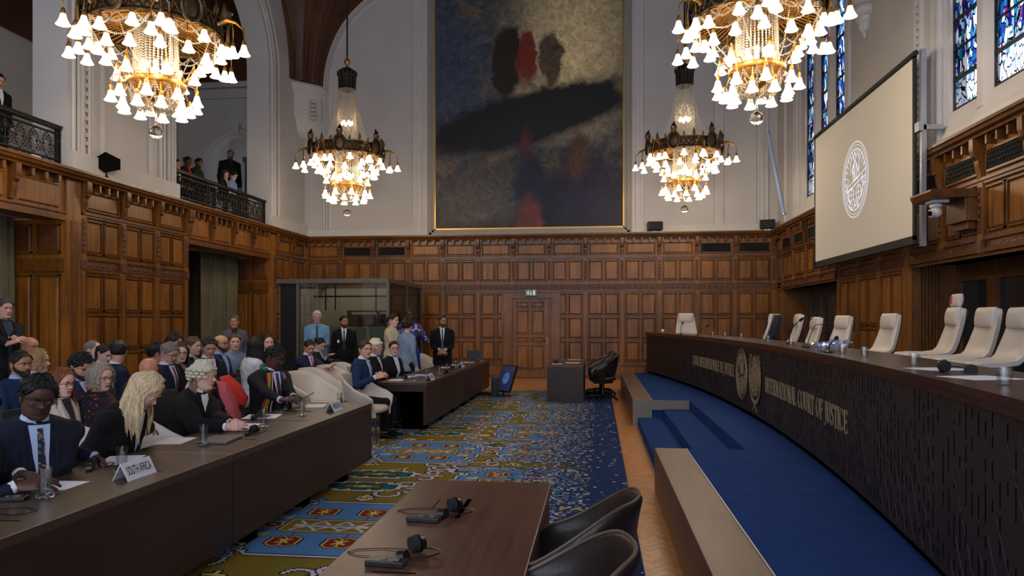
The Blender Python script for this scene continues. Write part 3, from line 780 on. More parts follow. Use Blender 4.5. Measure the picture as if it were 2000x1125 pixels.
# ================================================================== PAINTING, CHANDELIERS, SCREEN
M_GOLD = mat('gilt_edge', (168, 130, 66), rough=.35, metal=.8)
t = thing('painting', 'huge dark painting of stormy clouds above a black hillside in a pale frame', 'painting', ((PX0+PX1)/2, YB-.01, PZ0))
pw = (PX1-PX0)/2; ph = TOPZ - .3 - PZ0
def paint_mat():
    m, nt, b = nodes('stormy_canvas'); L = nt.links
    tc = N(nt, 'ShaderNodeTexCoord'); sp = N(nt, 'ShaderNodeSeparateXYZ'); L.new(tc.outputs['Object'], sp.inputs[0])
    def mt(op, a, bb=None, c=None, clamp=False):
        n = N(nt, 'ShaderNodeMath', operation=op); n.use_clamp = clamp
        for i, x in enumerate((a, bb, c)):
            if x is None: continue
            if isinstance(x, (int, float)): n.inputs[i].default_value = x
            else: L.new(x, n.inputs[i])
        return n.outputs[0]
    ns = N(nt, 'ShaderNodeTexNoise'); ns.inputs['Scale'].default_value = 1.5; ns.inputs['Detail'].default_value = 9; ns.inputs['Roughness'].default_value = .62; ns.inputs['Distortion'].default_value = .8
    L.new(tc.outputs['Object'], ns.inputs['Vector'])
    nz = mt('MULTIPLY_ADD', ns.outputs['Fac'], 1.0, -.5)
    x = mt('ADD', sp.outputs['X'], mt('MULTIPLY', nz, .9)); z = mt('ADD', sp.outputs['Z'], mt('MULTIPLY', nz, .8))
    def mix(f, a, bb):
        n = N(nt, 'ShaderNodeMix', data_type='RGBA'); L.new(f, n.inputs[0])
        for s, v in ((6, a), (7, bb)):
            if isinstance(v, tuple): n.inputs[s].default_value = v
            else: L.new(v, n.inputs[s])
        return n.outputs[2]
    def blob(cx, cz, rx, rz, soft=.35, xx=None, zz=None, slant=0):
        xx = xx or x; zz = zz or z
        dx = mt('DIVIDE', mt('SUBTRACT', xx, cx), rx); dz = mt('DIVIDE', mt('SUBTRACT', mt('SUBTRACT', zz, mt('MULTIPLY', xx, slant)), cz), rz)
        d = mt('SQRT', mt('ADD', mt('MULTIPLY', dx, dx), mt('MULTIPLY', dz, dz)))
        return mt('MULTIPLY', mt('SUBTRACT', 1 + soft/2, d), 1/soft, clamp=True)
    r = N(nt, 'ShaderNodeValToRGB'); e = r.color_ramp.elements; e[0].position = .32; e[0].color = lin((44, 44, 44)); e[1].position = .68; e[1].color = lin((128, 104, 72))
    q = e.new(.5); q.color = lin((84, 84, 84)); L.new(ns.outputs['Fac'], r.inputs[0])
    c = r.outputs[0]
    c = mix(blob(1.3, 5.3, 1.3, 1.9, 1.4), c, lin((226, 204, 150)))                 # bright break in the painted sky
    c = mix(blob(-2.2, 4.6, .9, 2.0, .9), c, lin((62, 74, 90)))
    c = mix(blob(1.3, -1.2, 5.2, 3.2, .5), c, lin((24, 22, 26)))
    c = mix(blob(0, 3.15, 3.1, .75, .3, slant=.22), c, lin((20, 17, 17)))             # dark diagonal ridge
    c = mix(blob(-1.3, .9, 1.3, .8, .8), c, lin((78, 74, 70)))
    c = mix(blob(1.7, .9, .9, 1.2, .8), c, lin((34, 30, 52)))
    c = mix(blob(-.62, 4.75, .42, 1.0, .3), c, lin((44, 28, 16)))
    c = mix(blob(-.05, 4.9, .26, .8, .4), c, lin((122, 42, 26)))
    c = mix(blob(.62, 4.75, .34, .8, .3), c, lin((90, 72, 54)))
    c = mix(blob(-.05, 2.1, .22, .7, .8), c, lin((88, 40, 38)))
    c = mix(blob(.1, 1.0, .5, 1.2, .5), c, lin((22, 30, 48)))
    c = mix(blob(.0, .1, .36, .8, .5), c, lin((98, 48, 46)))
    c = mix(blob(1.4, 2.0, .3, .6, .6), c, lin((80, 50, 26)))
    n5 = N(nt, 'ShaderNodeTexNoise'); n5.inputs['Scale'].default_value = 4; n5.inputs['Detail'].default_value = 8; n5.inputs['Roughness'].default_value = .7; n5.inputs['Distortion'].default_value = 1.2; L.new(tc.outputs['Object'], n5.inputs['Vector'])
    mr = N(nt, 'ShaderNodeMapRange'); mr.inputs[1].default_value = .3; mr.inputs[2].default_value = .7; mr.inputs[3].default_value = .45; mr.inputs[4].default_value = 1.45; L.new(n5.outputs['Fac'], mr.inputs[0])
    vm = N(nt, 'ShaderNodeVectorMath', operation='SCALE'); L.new(c, vm.inputs[0]); L.new(mr.outputs[0], vm.inputs['Scale']); c = vm.outputs[0]
    L.new(c, b.inputs['Base Color']); b.inputs['Roughness'].default_value = .5; b.inputs['Specular IOR Level'].default_value = .3
    n3 = N(nt, 'ShaderNodeTexNoise'); n3.inputs['Scale'].default_value = 40; bp = N(nt, 'ShaderNodeBump'); bp.inputs['Strength'].default_value = .2; bp.inputs['Distance'].default_value = .01
    L.new(tc.outputs['Object'], n3.inputs['Vector']); L.new(n3.outputs['Fac'], bp.inputs['Height']); L.new(bp.outputs[0], b.inputs['Normal'])
    return m
b = MB(); b.box(-pw, pw, -.06, -.02, 0, ph); b.build('canvas', paint_mat(), t, smooth=0)
b = MB()
for (x0, x1, z0, z1) in ((-pw-.03, -pw+.01, -.03, ph), (pw-.01, pw+.03, -.03, ph), (-pw-.03, pw+.03, -.03, .01)): b.box(x0, x1, -.1, 0, z0, z1)
b.build('gilt_slip', M_GOLD, t, smooth=0)
b = MB()
for (o, w, d) in ((.03, .07, .12), (.10, .08, .15), (.18, .06, .10)):
    for s in (-1, 1): b.box(*sorted((s*(pw+o), s*(pw+o+w))), -d, 0, -o-w, ph)
    b.box(-pw-o-w, pw+o+w, -d, 0, -o-w, -o)
b.build('stone_frame', mat('grey_stone_frame', (150, 142, 132), rough=.7), t, smooth=0, bevel=.008)

# ---- chandelier
M_BRONZE = mat('chandelier_bronze', (92, 74, 50), rough=.45, metal=.85, var=.3, vscale=14, bump=.4, bscale=50)
M_GILT = mat('chandelier_gilt', (176, 128, 60), rough=.35, metal=.85)
M_SHADE = None
def shade_mat():
    m, nt, b = nodes('lit_opal_glass'); L = nt.links
    tc = N(nt, 'ShaderNodeTexCoord'); sp = N(nt, 'ShaderNodeSeparateXYZ'); L.new(tc.outputs['Object'], sp.inputs[0])
    r = N(nt, 'ShaderNodeMapRange'); r.inputs[1].default_value = 0; r.inputs[2].default_value = .14; r.inputs[3].default_value = 2.6; r.inputs[4].default_value = .75
    L.new(sp.outputs['Z'], r.inputs[0])
    b.inputs['Base Color'].default_value = lin((250, 240, 220)); b.inputs['Emission Color'].default_value = (1, .83, .60, 1); L.new(r.outputs[0], b.inputs['Emission Strength'])
    return m
M_SHADE = shade_mat()
M_BEAD = mat('crystal_beads', (240, 232, 214), rough=.12, trans=.55, ior=1.5, spec=.8)
M_BULB = mat('lit_bulb', (255, 240, 210), emis=(255, 226, 180), estr=12)
def shade_mesh():
    b = MB()
    prof = [(.022, .135), (.030, .125), (.036, .10), (.043, .07), (.056, .04), (.070, .012), (.082, 0), (.078, -.004), (.050, .036), (.030, .10)]
    b.lathe(prof, 16); return b.mesh('lamp_shade', M_SHADE, smooth=60)
SM = shade_mesh()
b = MB(); b.lathe([(.0, .21), (.008, .205), (.02, .19), (.026, .16), (.03, .13), (.024, .125), (0, .125)], 10); SC = b.mesh('shade_cap', M_GILT)
def beads(b, pts, r, step):
    """a strand of faceted beads following pts"""
    pts = [V(p) for p in pts]; acc = 0; last = pts[0]; out = []
    for i in range(len(pts)-1):
        a, c = pts[i], pts[i+1]; L_ = (c-a).length
        while acc <= L_:
            out.append(a.lerp(c, acc/L_ if L_ else 0)); acc += step
        acc -= L_
    for p in out:
        b.add([p+V((0, 0, r)), p+V((r, 0, 0)), p+V((0, r, 0)), p+V((-r, 0, 0)), p+V((0, -r, 0)), p+V((0, 0, -r))],
              [(0, 1, 2), (0, 2, 3), (0, 3, 4), (0, 4, 1), (5, 2, 1), (5, 3, 2), (5, 4, 3), (5, 1, 4)])
def garland(p, q, sag, n=10):
    p, q = V(p), V(q); return [p.lerp(q, i/n) - V((0, 0, sag*4*(i/n)*(1-i/n))) for i in range(n+1)]
def cyl(r, a, z): return V((r*math.cos(a), r*math.sin(a), z))
LAMP_W = 19
def chandelier(label):
    t = thing('chandelier', label, 'chandelier', group='crystal chandeliers of the hall')
    R = .80
    # upper ring: pierced band with crown
    b = MB()
    b.lathe([(R, 1.26), (R+.03, 1.28), (R+.02, 1.31), (R+.005, 1.32), (R+.005, 1.47), (R+.03, 1.48), (R+.03, 1.51), (R, 1.52), (R-.03, 1.5), (R-.03, 1.28), (R, 1.26)], 64)
    for k in range(48):
        a = 2*PI*k/48; 
        b.tube([cyl(R+.02, a, 1.32), cyl(R+.02, a+2*PI/48, 1.47)], .01, 4); b.tube([cyl(R+.02, a, 1.47), cyl(R+.02, a+2*PI/48, 1.32)], .01, 4)
        if k % 2 == 0: b.tube([cyl(R+.01, a, 1.5), cyl(R+.02, a, 1.56), cyl(R+.01, a, 1.62)], [.016, .022, .003], 5)
        if k % 4 == 0: b.tube([cyl(R+.03, a, 1.5), cyl(R+.05, a, 1.58), cyl(R+.03, a, 1.69)], [.02, .03, .004], 6)
    for k in range(6):
        a = 2*PI*(k+.5)/6
        T = Matrix.Rotation(a, 4, 'Z'); b.T = T
        b.tube(arc((R+.07, 0, 1.42), .13, 0, 2*PI, 20, 'yz', .17)[:-1], .028, 6, closed=True)
        b.ball((R+.05, 0, 1.42), (.03, .11, .15), 12, 8); b.tube([(R+.05, 0, 1.58), (R+.06, 0, 1.70), (R+.03, 0, 1.84)], [.05, .075, .006], 8)
        b.T = None
    b.build('crown_ring', M_BRONZE, t, smooth=40)
    b = MB()
    for k in range(6):
        for (da, c, z) in ((0, 0, 1.7), ): b.ball(cyl(R+.12, 2*PI*(k+.5)/6, z), .02, 8, 6)
    for k in range(48): b.ball(cyl(R+.035, 2*PI*(k+.5)/48, 1.395), .016, 6, 5, m=(k*7) % 4)
    b.build('glass_jewels', [mat('jewel_clear', (220, 225, 235), rough=.1), mat('jewel_red', (130, 30, 30), rough=.1), mat('jewel_green', (30, 90, 60), rough=.1), mat('jewel_blue', (50, 90, 160), rough=.1)], t)
    # gilt spokes below the ring
    b = MB()
    for k in range(60):
        a = 2*PI*k/60; b.tube([cyl(R-.01, a, 1.29), cyl(.6, a, 1.34), cyl(.27, a, 1.45)], .007, 4, cap=False)
    b.lathe([(.50, 1.34), (.52, 1.35), (.52, 1.38), (.50, 1.39), (.50, 1.34)], 40)
    b.lathe([(.26, 1.42), (.28, 1.43), (.28, 1.47), (.26, 1.48), (.26, 1.42)], 32)
    b.build('gilt_spokes', M_GILT, t)
    # lower ring
    b = MB(); r = .34
    b.lathe([(r, .58), (r+.02, .59), (r+.025, .63), (r+.01, .66), (r-.01, .66), (r-.01, .58), (r, .58)], 40)
    b.lathe([(r, .58), (r-.06, .50), (r-.2, .42), (.05, .38), (.02, .30), (.0, .29)], 32)
    for k in range(24): b.tube([cyl(r+.01, 2*PI*k/24, .65), cyl(r+.01, 2*PI*k/24, .70)], [.012, .003], 4)
    b.build('lower_ring', M_GILT, t)
    # top cap, knob and rod
    b = MB(); b.lathe([(.17, 2.84), (.21, 2.86), (.2, 2.9), (.185, 2.93), (.18, 3.12), (.2, 3.14), (.22, 3.18), (.205, 3.22), (.17, 3.30), (.09, 3.36), (.04, 3.38), (0, 3.39)], 28)
    for k in range(14):
        a = 2*PI*k/14; b.tube([cyl(.205, a, 3.18), cyl(.225, a, 3.24), cyl(.2, a, 3.30)], [.02, .02, .004], 5); b.tube([cyl(.19, a, 2.9), cyl(.2, a, 3.15)], .014, 5)
    b.build('cap', mat('dark_bronze', (60, 50, 40), rough=.5, metal=.7, bump=.6, bscale=60), t)
    b = MB(); b.lathe([(0, 3.36), (.03, 3.38), (.025, 3.42), (.07, 3.49), (.07, 3.52), (.03, 3.58), (.022, 3.62), (.022, 3.64)], 16)
    b.build('knob', M_GILT, t)
    # crystal strands
    b = MB()
    nS = 34
    for k in range(nS):
        a = 2*PI*k/nS
        beads(b, [cyl(.19, a, 2.85), cyl(.22, a, 2.0), cyl(.25, a, 1.5), cyl(.27, a, .68)], .0165, .034)
    for k in range(44):
        a = 2*PI*k/44
        beads(b, [cyl(.19, a, 2.85), cyl(.25, a, 2.45), cyl(.33, a, 2.1), cyl(.46, a, 1.82), cyl(.62, a, 1.65), cyl(R-.02, a, 1.56)] if k % 2 else [cyl(.19, a, 2.85), cyl(.23, a, 2.45), cyl(.29, a, 2.1), cyl(.37, a, 1.82), cyl(.48, a, 1.62), cyl(R-.02, a, 1.54)], .008 if k % 2 else .007, .021)
    o = b.build('crystal_strands', M_BEAD, t, smooth=0); o['kind'] = 'stuff'
    b = MB()
    for k in range(24):
        a0 = 2*PI*k/24; a1 = 2*PI*(k+1)/24; a2 = 2*PI*(k+2)/24
        beads(b, garland(cyl(R, a0, 1.27), cyl(R, a2, 1.27), .13), .017, .030)
        if k % 4 == 0: beads(b, garland(cyl(R+.02, a0, 1.26), cyl(R+.02, 2*PI*(k+4)/24, 1.26), .25), .015, .028)
    for k in range(12):
        a0 = 2*PI*k/12; beads(b, garland(cyl(.33, a0, .58), cyl(.33, a0+2*PI/6, .58), .20), .017, .030)
        beads(b, garland(cyl(.34, a0, .58), cyl(.05, a0+.3, .30), .10), .017, .030)
        if k % 2: beads(b, garland(cyl(.3, a0, .45), cyl(.3, a0+2*PI/4, .45), .17), .017, .030)
    for k in range(8):
        a0 = 2*PI*k/8; beads(b, garland(cyl(R-.05, a0, 1.2), cyl(.36, a0+.3, .7), .12), .012, .024)
    o = b.build('bead_garlands', M_BEAD, t, smooth=0); o['kind'] = 'stuff'
    # ball pendant
    b = MB(); b.lathe([(0, .42), (.012, .40), (.01, .32), (.02, .30), (.012, .26), (.018, .1), (.02, .085), (0, .08)], 12); b.ball((0, 0, 0), .088, 20, 12)
    b.build('ball_pendant', glassy('clear_crystal', (250, 246, 236), 1.4), t, smooth=20)
    # bulbs inside the strands
    b = MB(); b.ball((0, 0, 0), (.035, .035, .05), 8, 6); bm_ = b.mesh('inner_bulb', M_BULB)
    for k in range(6):
        for (r_, z_) in ((.11, 2.08), (.13, .86)): link('inner_bulb', bm_, t, Matrix.Translation(cyl(r_, 2*PI*k/6, z_)))
    # arms and shades
    arms = MB(); pos = []
    for k in range(6):
        if k: arms = MB()
        a = 2*PI*k/6 + .1
        p = [cyl(R, a, 1.40), cyl(R+.14, a, 1.46), cyl(R+.26, a, 1.42), cyl(R+.34, a, 1.34)]
        arms.tube(p, [.03, .035, .02, .008], 6)
        for (rr, da, z) in ((R+.36, 0, 1.00), (R+.18, .10, 1.02), (R+.18, -.10, .94)):
            arms.tube([cyl(R+.2 if rr < R+.3 else rr-.02, a, 1.44 if rr < R+.3 else 1.35), cyl(rr, a+da, z+.32), cyl(rr, a+da, z+.2)], .008, 4); pos.append((rr, a+da, z))
        arms.build('arm', M_GILT, t)
    arms = MB()
    for k in range(12):
        a = 2*PI*(k+.5)/12; arms.tube([cyl(R, a, 1.28), cyl(R+.02, a, 1.22)], .008, 4); pos.append((R+.02, a, 1.06 + .03*(k % 2)))
    for k in range(12):
        a = 2*PI*k/12 + .12; arms.tube([cyl(.62, a, 1.33), cyl(.66, a, 1.15)], .008, 4); pos.append((.66, a, .90 + .02*(k % 3)))
    for k in range(6):
        a = 2*PI*(k+.3)/6; arms.tube([cyl(.34, a, .66), cyl(.42, a, .80), cyl(.47, a, .9), cyl(.47, a, .86)], .008, 4); pos.append((.47, a, .66))
    for k in range(9):
        a = 2*PI*k/9 + .2; arms.tube([cyl(.34, a, .62), cyl(.42, a, .70), cyl(.50, a, .68), cyl(.52, a, .56)], .008, 4); pos.append((.52, a, .35))
    for k in range(9):
        a = 2*PI*(k+.5)/9 + .2; arms.tube([cyl(.33, a, .58), cyl(.38, a, .45)], .008, 4); pos.append((.40, a, .245))
    arms.build('shade_hangers', M_GILT, t)
    for (rr, a, z) in pos:
        s = link('lamp_shade', SM, t, Matrix.Translation(cyl(rr, a, z)) @ Matrix.Rotation(a, 4, 'Z'))
        link('shade_cap', SC, s)
    for (rr, a, z) in pos[1:18:3] + pos[30:36:3] + pos[37:45:3]:
        ld = bpy.data.lights.new('bulb_light', 'POINT'); ld.energy = LAMP_W; ld.color = (1, .82, .62); ld.shadow_soft_size = .03
        lo_ = bpy.data.objects.new('bulb_light', ld); C.objects.link(lo_); lo_.parent = t; lo_.location = cyl(rr, a, z-.035)
    return t
ch = chandelier('largest-looking crystal chandelier, at the top left in front of the tall white pier')
pA = at_c(305, 258, 9.4); ch.location = pA
spots = [((1478, 231, 9.4), 'big crystal chandelier cut off by the top edge, left of the projection screen'),
         ((678, 415, 16.7), 'smaller-looking crystal chandelier on a dark rod, left of the painting'),
         ((1337, 408, 16.7), 'smaller-looking crystal chandelier right of the painting')]
chs = [ch]
for p, lab in spots: chs.append(dup(ch, at_c(*p), rz=rnd.uniform(0, 1), label=lab))
for c_ in chs:
    top = TOPZ - c_.location.z; b = MB(); b.tube([(0, 0, 3.6), (0, 0, top)], .02, 8); b.build('hanging_rod', mat('black_rod', (18, 18, 18), rough=.5), c_)

# ---- line drawing helpers for emblems and letters (flat raised ribbons)
def ribbon(b, pts, w, f, d0, d1, closed=False, m=0):
    """2-D polyline of width w mapped by f(x, y, d) -> world"""
    pts = [np.array(p, float) for p in pts]; k = len(pts); ws = list(w) if hasattr(w, '__len__') else [w]*k
    L_, R_ = [], []
    for i in range(k):
        a = pts[i-1] if (i or closed) else pts[i]; c = pts[(i+1) % k] if (i < k-1 or closed) else pts[i]
        d = c - a; n = np.hypot(*d); d = d/n if n else np.array((1., 0)); nn = np.array((-d[1], d[0]))
        L_.append(pts[i] + nn*ws[i]/2); R_.append(pts[i] - nn*ws[i]/2)
    vs = []
    for i in range(k): vs += [f(*L_[i], d0), f(*R_[i], d0), f(*R_[i], d1), f(*L_[i], d1)]
    fs = []
    for i in range(k if closed else k-1):
        a, c = 4*i, 4*((i+1) % k)
        fs += [(a+3, a+2, c+2, c+3), (a, a+3, c+3, c), (a+1, c+1, c+2, a+2), (a, c, c+1, a+1)]
    if not closed: fs += [(0, 1, 2, 3), (4*k-4, 4*k-1, 4*k-2, 4*k-3)]
    b.add(vs, fs, m)
def circ(cx, cy, r, ry=None, a0=0, a1=360, n=32):
    ry = ry or r; full = a1 - a0 >= 360
    return [(cx + r*math.cos(math.radians(a0 + (a1-a0)*i/n)), cy + ry*math.sin(math.radians(a0 + (a1-a0)*i/n))) for i in range(n if full else n+1)]
def seal(b, f, d0, d1, K=1):
    """court seal, unit radius 1"""
    R = lambda p, w, c=False: ribbon(b, p, [q*K for q in w] if hasattr(w, '__len__') else w*K, f, d0, d1, c)
    R(circ(0, 0, .98, n=56), .035, True); R(circ(0, 0, .90, n=56), .02, True); R(circ(0, 0, .80, n=48), .04, True)
    for k in range(17):
        a = math.radians(-15 + k*210/16); R([(.58*math.cos(a), .58*math.sin(a)), (.78*math.cos(a), .78*math.sin(a))], [.01, .06])
    R([(-.3, .18), (-.33, .5), (-.22, .62), (-.1, .6)], .03); R([(.3, .3), (.34, .55), (.22, .64)], .03)
    R(circ(0, .60, .09, n=16), .04, True); R([(-.12, .42), (0, .5), (.12, .42), (.16, .2), (.1, .0), (-.12, -.02), (-.16, .2), (-.12, .42)], .05)
    R([(-.1, .4), (-.2, .25), (-.05, .15)], .05); R([(.12, .4), (.22, .2), (.35, .3)], .05); R([(0, .45), (.02, .0)], .04); R([(-.06, .4), (-.05, .05)], .03)
    R([(.1, .0), (.3, .05), (.3, .3)], .04)
    R([(-.62, -.12), (.62, .1)], .035); R([(-.62, -.24), (.62, -.02)], .035)
    for x in (-.5, -.25, .0, .25, .5): R([(x, -.1+x*.17), (x, -.22+x*.17)], .03)
    for cx in (-.28, .28):
        R(circ(cx, -.36, .2, .17, n=20), .045, True); R([(cx-.14, -.5), (cx-.1, -.66), (cx+.04, -.72)], .05); R([(cx, -.22), (cx, -.5)], .03); R([(cx-.17, -.36), (cx+.17, -.36)], .03)
    for s in (-1, 1):
        for k in range(6):
            a = math.radians(-90 + s*(14 + k*13)); x, y = .68*math.cos(a), .68*math.sin(a); R([(x, y), (x + .07*s*math.sin(a)*-1, y + .09)], .045)
        R([(s*.5, .1), (s*.6, -.2), (s*.5, -.5)], .03)
    R([(-.06, -.5), (0, -.78), (.06, -.5)], .045); R([(-.3, -.76), (0, -.66), (.3, -.76)], .03)
def un(b, f, d0, d1):
    R = lambda p, w, c=False: ribbon(b, p, w, f, d0, d1, c)
    for r in (.66, .5, .34, .18): R(circ(0, .12, r, n=40), .028, True)
    for k in range(8):
        a = PI*k/8; R([(.66*math.cos(a), .12 + .66*math.sin(a)), (-.66*math.cos(a), .12 - .66*math.sin(a))], .02)
    for (pts, w) in (([(-.1, .5), (-.3, .3), (-.45, .3), (-.4, .05)], .12), ([(.1, .55), (.35, .45), (.3, .2), (.1, .2)], .14), ([(.05, .0), (.2, -.15), (.15, -.35)], .14), ([(-.2, -.1), (-.3, -.3), (-.2, -.42)], .1), ([(.42, .1), (.5, -.1)], .1)): R(pts, w)
    for s in (-1, 1):
        R([(s*.84*math.cos(t), .08 + .9*math.sin(t)) for t in [math.radians(x) for x in range(-95, 56, 10)]], .035)
        for k in range(11):
            t = math.radians(-85 + k*13); x, y = s*.84*math.cos(t), .08 + .9*math.sin(t)
            R([(x, y), (x + s*.09, y + .12)], [.07, .01]); R([(x, y), (x - s*.05, y + .13)], [.06, .01])
    R([(-.3, -1.05), (.12, -.78)], .06); R([(.3, -1.05), (-.12, -.78)], .06)

GL = {}
def g(ch, w, strokes): GL[ch] = (w, strokes)
TK, TN = .11, .05
def sf(x, y, w=.26): return ([(x-w/2, y), (x+w/2, y)], .05)
g('I', .30, [([(.15, 0), (.15, 1)], TK), sf(.15, .02), sf(.15, .98)])
g('N', .72, [([(.14, 0), (.14, 1)], TN), ([(.14, .98), (.58, .02)], TK), ([(.58, 0), (.58, 1)], TN), sf(.14, .02), sf(.12, .98), sf(.58, .98)])
g('T', .66, [([(.33, 0), (.33, 1)], TK), ([(.03, .96), (.63, .96)], TN), ([(.05, .98), (.04, .80)], .05), ([(.61, .98), (.62, .80)], .05), sf(.33, .02)])
g('E', .60, [([(.16, 0), (.16, 1)], TK), ([(.1, .97), (.54, .97)], TN), ([(.1, .03), (.56, .03)], TN), ([(.16, .52), (.44, .52)], TN), ([(.53, .98), (.53, .82)], .05), ([(.55, .02), (.55, .2)], .05), ([(.44, .6), (.44, .44)], .04)])
g('R', .68, [([(.16, 0), (.16, 1)], TK), ([(.1, .97), (.34, .97), (.5, .88), (.53, .74), (.48, .6), (.34, .52), (.16, .51)], [TN, TN, .11, TK, .11, TN, TN]), ([(.34, .51), (.6, .03)], TK), sf(.16, .02), sf(.62, .02, .14)])
g('A', .72, [([(.36, .99), (.1, .02)], TN), ([(.36, .99), (.62, .02)], TK), ([(.2, .34), (.52, .34)], TN), sf(.1, .02, .2), sf(.62, .02, .24)])
g('L', .58, [([(.16, 0), (.16, 1)], TK), ([(.1, .03), (.54, .03)], TN), ([(.53, .02), (.54, .22)], .05), sf(.16, .98)])
def O_(cx, rx, a0=0, a1=360, n=24):
    pts = circ(cx, .5, rx, .47, a0, a1, n); ws = [TN + (TK-TN)*abs(math.cos(math.radians(a0 + (a1-a0)*i/n)))**1.2 for i in range(len(pts))]
    return (pts, ws)
g('O', .80, [O_(.4, .30, 0, 359.9)])
g('C', .72, [O_(.4, .30, 45, 315), ([(.62, .90), (.63, .72)], .05), ([(.62, .12), (.63, .26)], .05)])
g('D', .76, [([(.16, 0), (.16, 1)], TK), ([(.1, .97), (.34, .97)], TN), ([(.1, .03), (.34, .03)], TN), ([(.34 + .30*math.cos(math.radians(x)), .5 + .47*math.sin(math.radians(x))) for x in range(90, -91, -15)], [TN + (TK-TN)*abs(math.cos(math.radians(x))) for x in range(90, -91, -15)])])
g('U', .72, [([(.14, 1), (.14, .35), (.2, .12), (.36, .03), (.52, .12), (.58, .35), (.58, 1)], [TK, TK, .1, TN, TN, TN, TN]), sf(.14, .98), sf(.58, .98, .2)])
g('J', .42, [([(.26, 1), (.26, .1), (.18, -.12), (.04, -.16)], [TK, TK, .1, .05]), sf(.26, .98)])
g('S', .54, [([(.46, .86), (.38, .96), (.25, .98), (.11, .88), (.1, .72), (.2, .58), (.36, .46), (.47, .3), (.42, .1), (.27, .02), (.12, .05), (.06, .16)], [.05, .06, .07, .1, .13, .15, .15, .13, .1, .07, .06, .05]), ([(.47, .95), (.47, .78)], .04), ([(.06, .05), (.06, .24)], .04)])
g('F', .56, [([(.16, 0), (.16, 1)], TK), ([(.1, .97), (.54, .97)], TN), ([(.16, .50), (.42, .50)], TN), ([(.53, .98), (.53, .82)], .05), ([(.42, .58), (.42, .42)], .04), sf(.16, .02)])
g(' ', .36, [])
def lettering(text, f, d0, d1, length, h):
    tot = sum(GL[c][0] for c in text); k = length / tot; x = 0; out = []
    for c in text:
        if c != ' ':
            b = MB()
            for pts, w in GL[c][1]:
                ribbon(b, [((px)*k + x, py*h) for px, py in pts], [q*k*.9 for q in w] if hasattr(w, '__len__') else w*(k*.9 if abs(pts[0][0]-pts[-1][0]) < .3 else h), f, d0, d1)
            out.append((c, b))
        x += GL[c][0]*k
    return out

# ---- projection screen
sc0 = at_X(1788, 467, 4.58); sc1 = at_X(1592, 512, 4.58)
YN, YF = sc0.y, sc1.y; ZB, ZTp = at_X(1788, 469, 4.58).z, at_X(1777, 113, 4.58).z
t = thing('projection_screen', 'large cream projection screen with a white round seal hanging on the right wall', 'projection screen', (4.58, (YN+YF)/2, ZB))
hw = (YF-YN)/2; hh = ZTp-ZB
M_SCR = mat('projected_cream', (176, 168, 154), rough=.8, emis=(196, 182, 160), estr=.28)
MB().box(-.012, .0, -hw+.06, hw-.06, .06, hh-.05).build('screen_surface', M_SCR, t, smooth=0)
b = MB()
for (y0, y1, z0, z1) in ((-hw, -hw+.07, 0, hh), (hw-.07, hw, 0, hh), (-hw, hw, hh-.06, hh), (-hw, hw, 0, .07)): b.box(-.014, .02, y0, y1, z0, z1)
b.box(-.04, .02, -hw-.03, hw+.03, -.06, .0); b.build('black_border', mat('matt_black_fabric', (16, 16, 17), rough=.7), t, smooth=0)
b = MB()
ec = at_X(1670, 351, 4.57); rr = .68
fS = lambda x, y, d: V((-.013 - d, (ec.y - (YN+YF)/2) - x*rr*.95, ec.z - ZB + y*rr))
seal(b, fS, 0, .002, .62)
b.build('projected_seal', mat('projected_white', (240, 244, 255), rough=.8, emis=(215, 224, 255), estr=.6), t, smooth=0, fixn=False)
b = MB(); b.box(.03, .10, -hw-.12, -hw-.05, -.1, hh+.02); b.box(-.02, .05, -hw-.15, -hw-.02, 1.55, 1.68); b.box(.05, .33, -hw-.12, -hw-.06, 1.57, 1.64)
b.build('aluminium_mast', mat('brushed_aluminium', (170, 172, 178), rough=.35, metal=.7), t, smooth=0)
b = MB(); b.tube([(.0, -hw-.02, hh), (0, hw+.02, hh)], .04, 10); b.build('roller_tube', MATS['matt_black_fabric'], t)

# ---- small fittings on the walls
def speaker(p, rz, label):
    t = thing('wall_speaker', label, 'speaker', p, rz, 'small black speakers on the back cornice')
    MB().box(-.2, .2, -.14, .12, .05, .28).build('speaker_box', mat('speaker_black', (20, 20, 21), rough=.5), t, bevel=.012)
    b = MB(); b.box(-.18, .18, -.15, -.138, .07, .26); b.build('speaker_grille', mat('speaker_cloth', (34, 34, 36), rough=.9), t)
    b = MB(); b.tube([(-.05, 0, .0), (-.03, 0, .06)], .012, 6); b.tube([(.05, 0, 0), (.03, 0, .06)], .012, 6); b.box(-.1, .1, -.04, .04, .0, .012)
    b.build('foot', MATS['brushed_aluminium'], t); t.rotation_euler = (0, 0, rz); return t
q = at_Y(1279, 458, YB-.18); speaker((q.x, q.y, LEDGE), .12, 'small black speaker on the back cornice just right of the painting')
q = at_Y(1499, 450, YB-.2); speaker((q.x, q.y, LEDGE), -.25, 'small black speaker on the cornice in the far right corner')
q = at_X(208, 350, XL+.17)
t = thing('paddle_antenna', 'black five-sided paddle antenna standing on the left cornice before the white pier', 'antenna', (q.x, q.y, LEDGE))
b = MB(); pl = [(-.16, .34), (-.14, .17), (-.02, .10), (.2, .18), (.2, .36), (-.02, .46)]
b.prism([V((x*.75, x*.75, z)) for x, z in pl], (.02, -.02, 0)); b.build('paddle', mat('antenna_black', (8, 8, 9), rough=.95, spec=.1), t, smooth=0)
b = MB(); b.tube([(0, 0, .0), (0, 0, .12)], .012, 8); b.lathe([(.06, 0), (.05, .012), (.015, .05), (0, .06)], 12)
for s in (0, 2.1, 4.2): b.tube([(0, 0, .05), (.06*math.cos(s), .06*math.sin(s), 0)], .006, 6)
b.build('stand', MATS['antenna_black'], t)
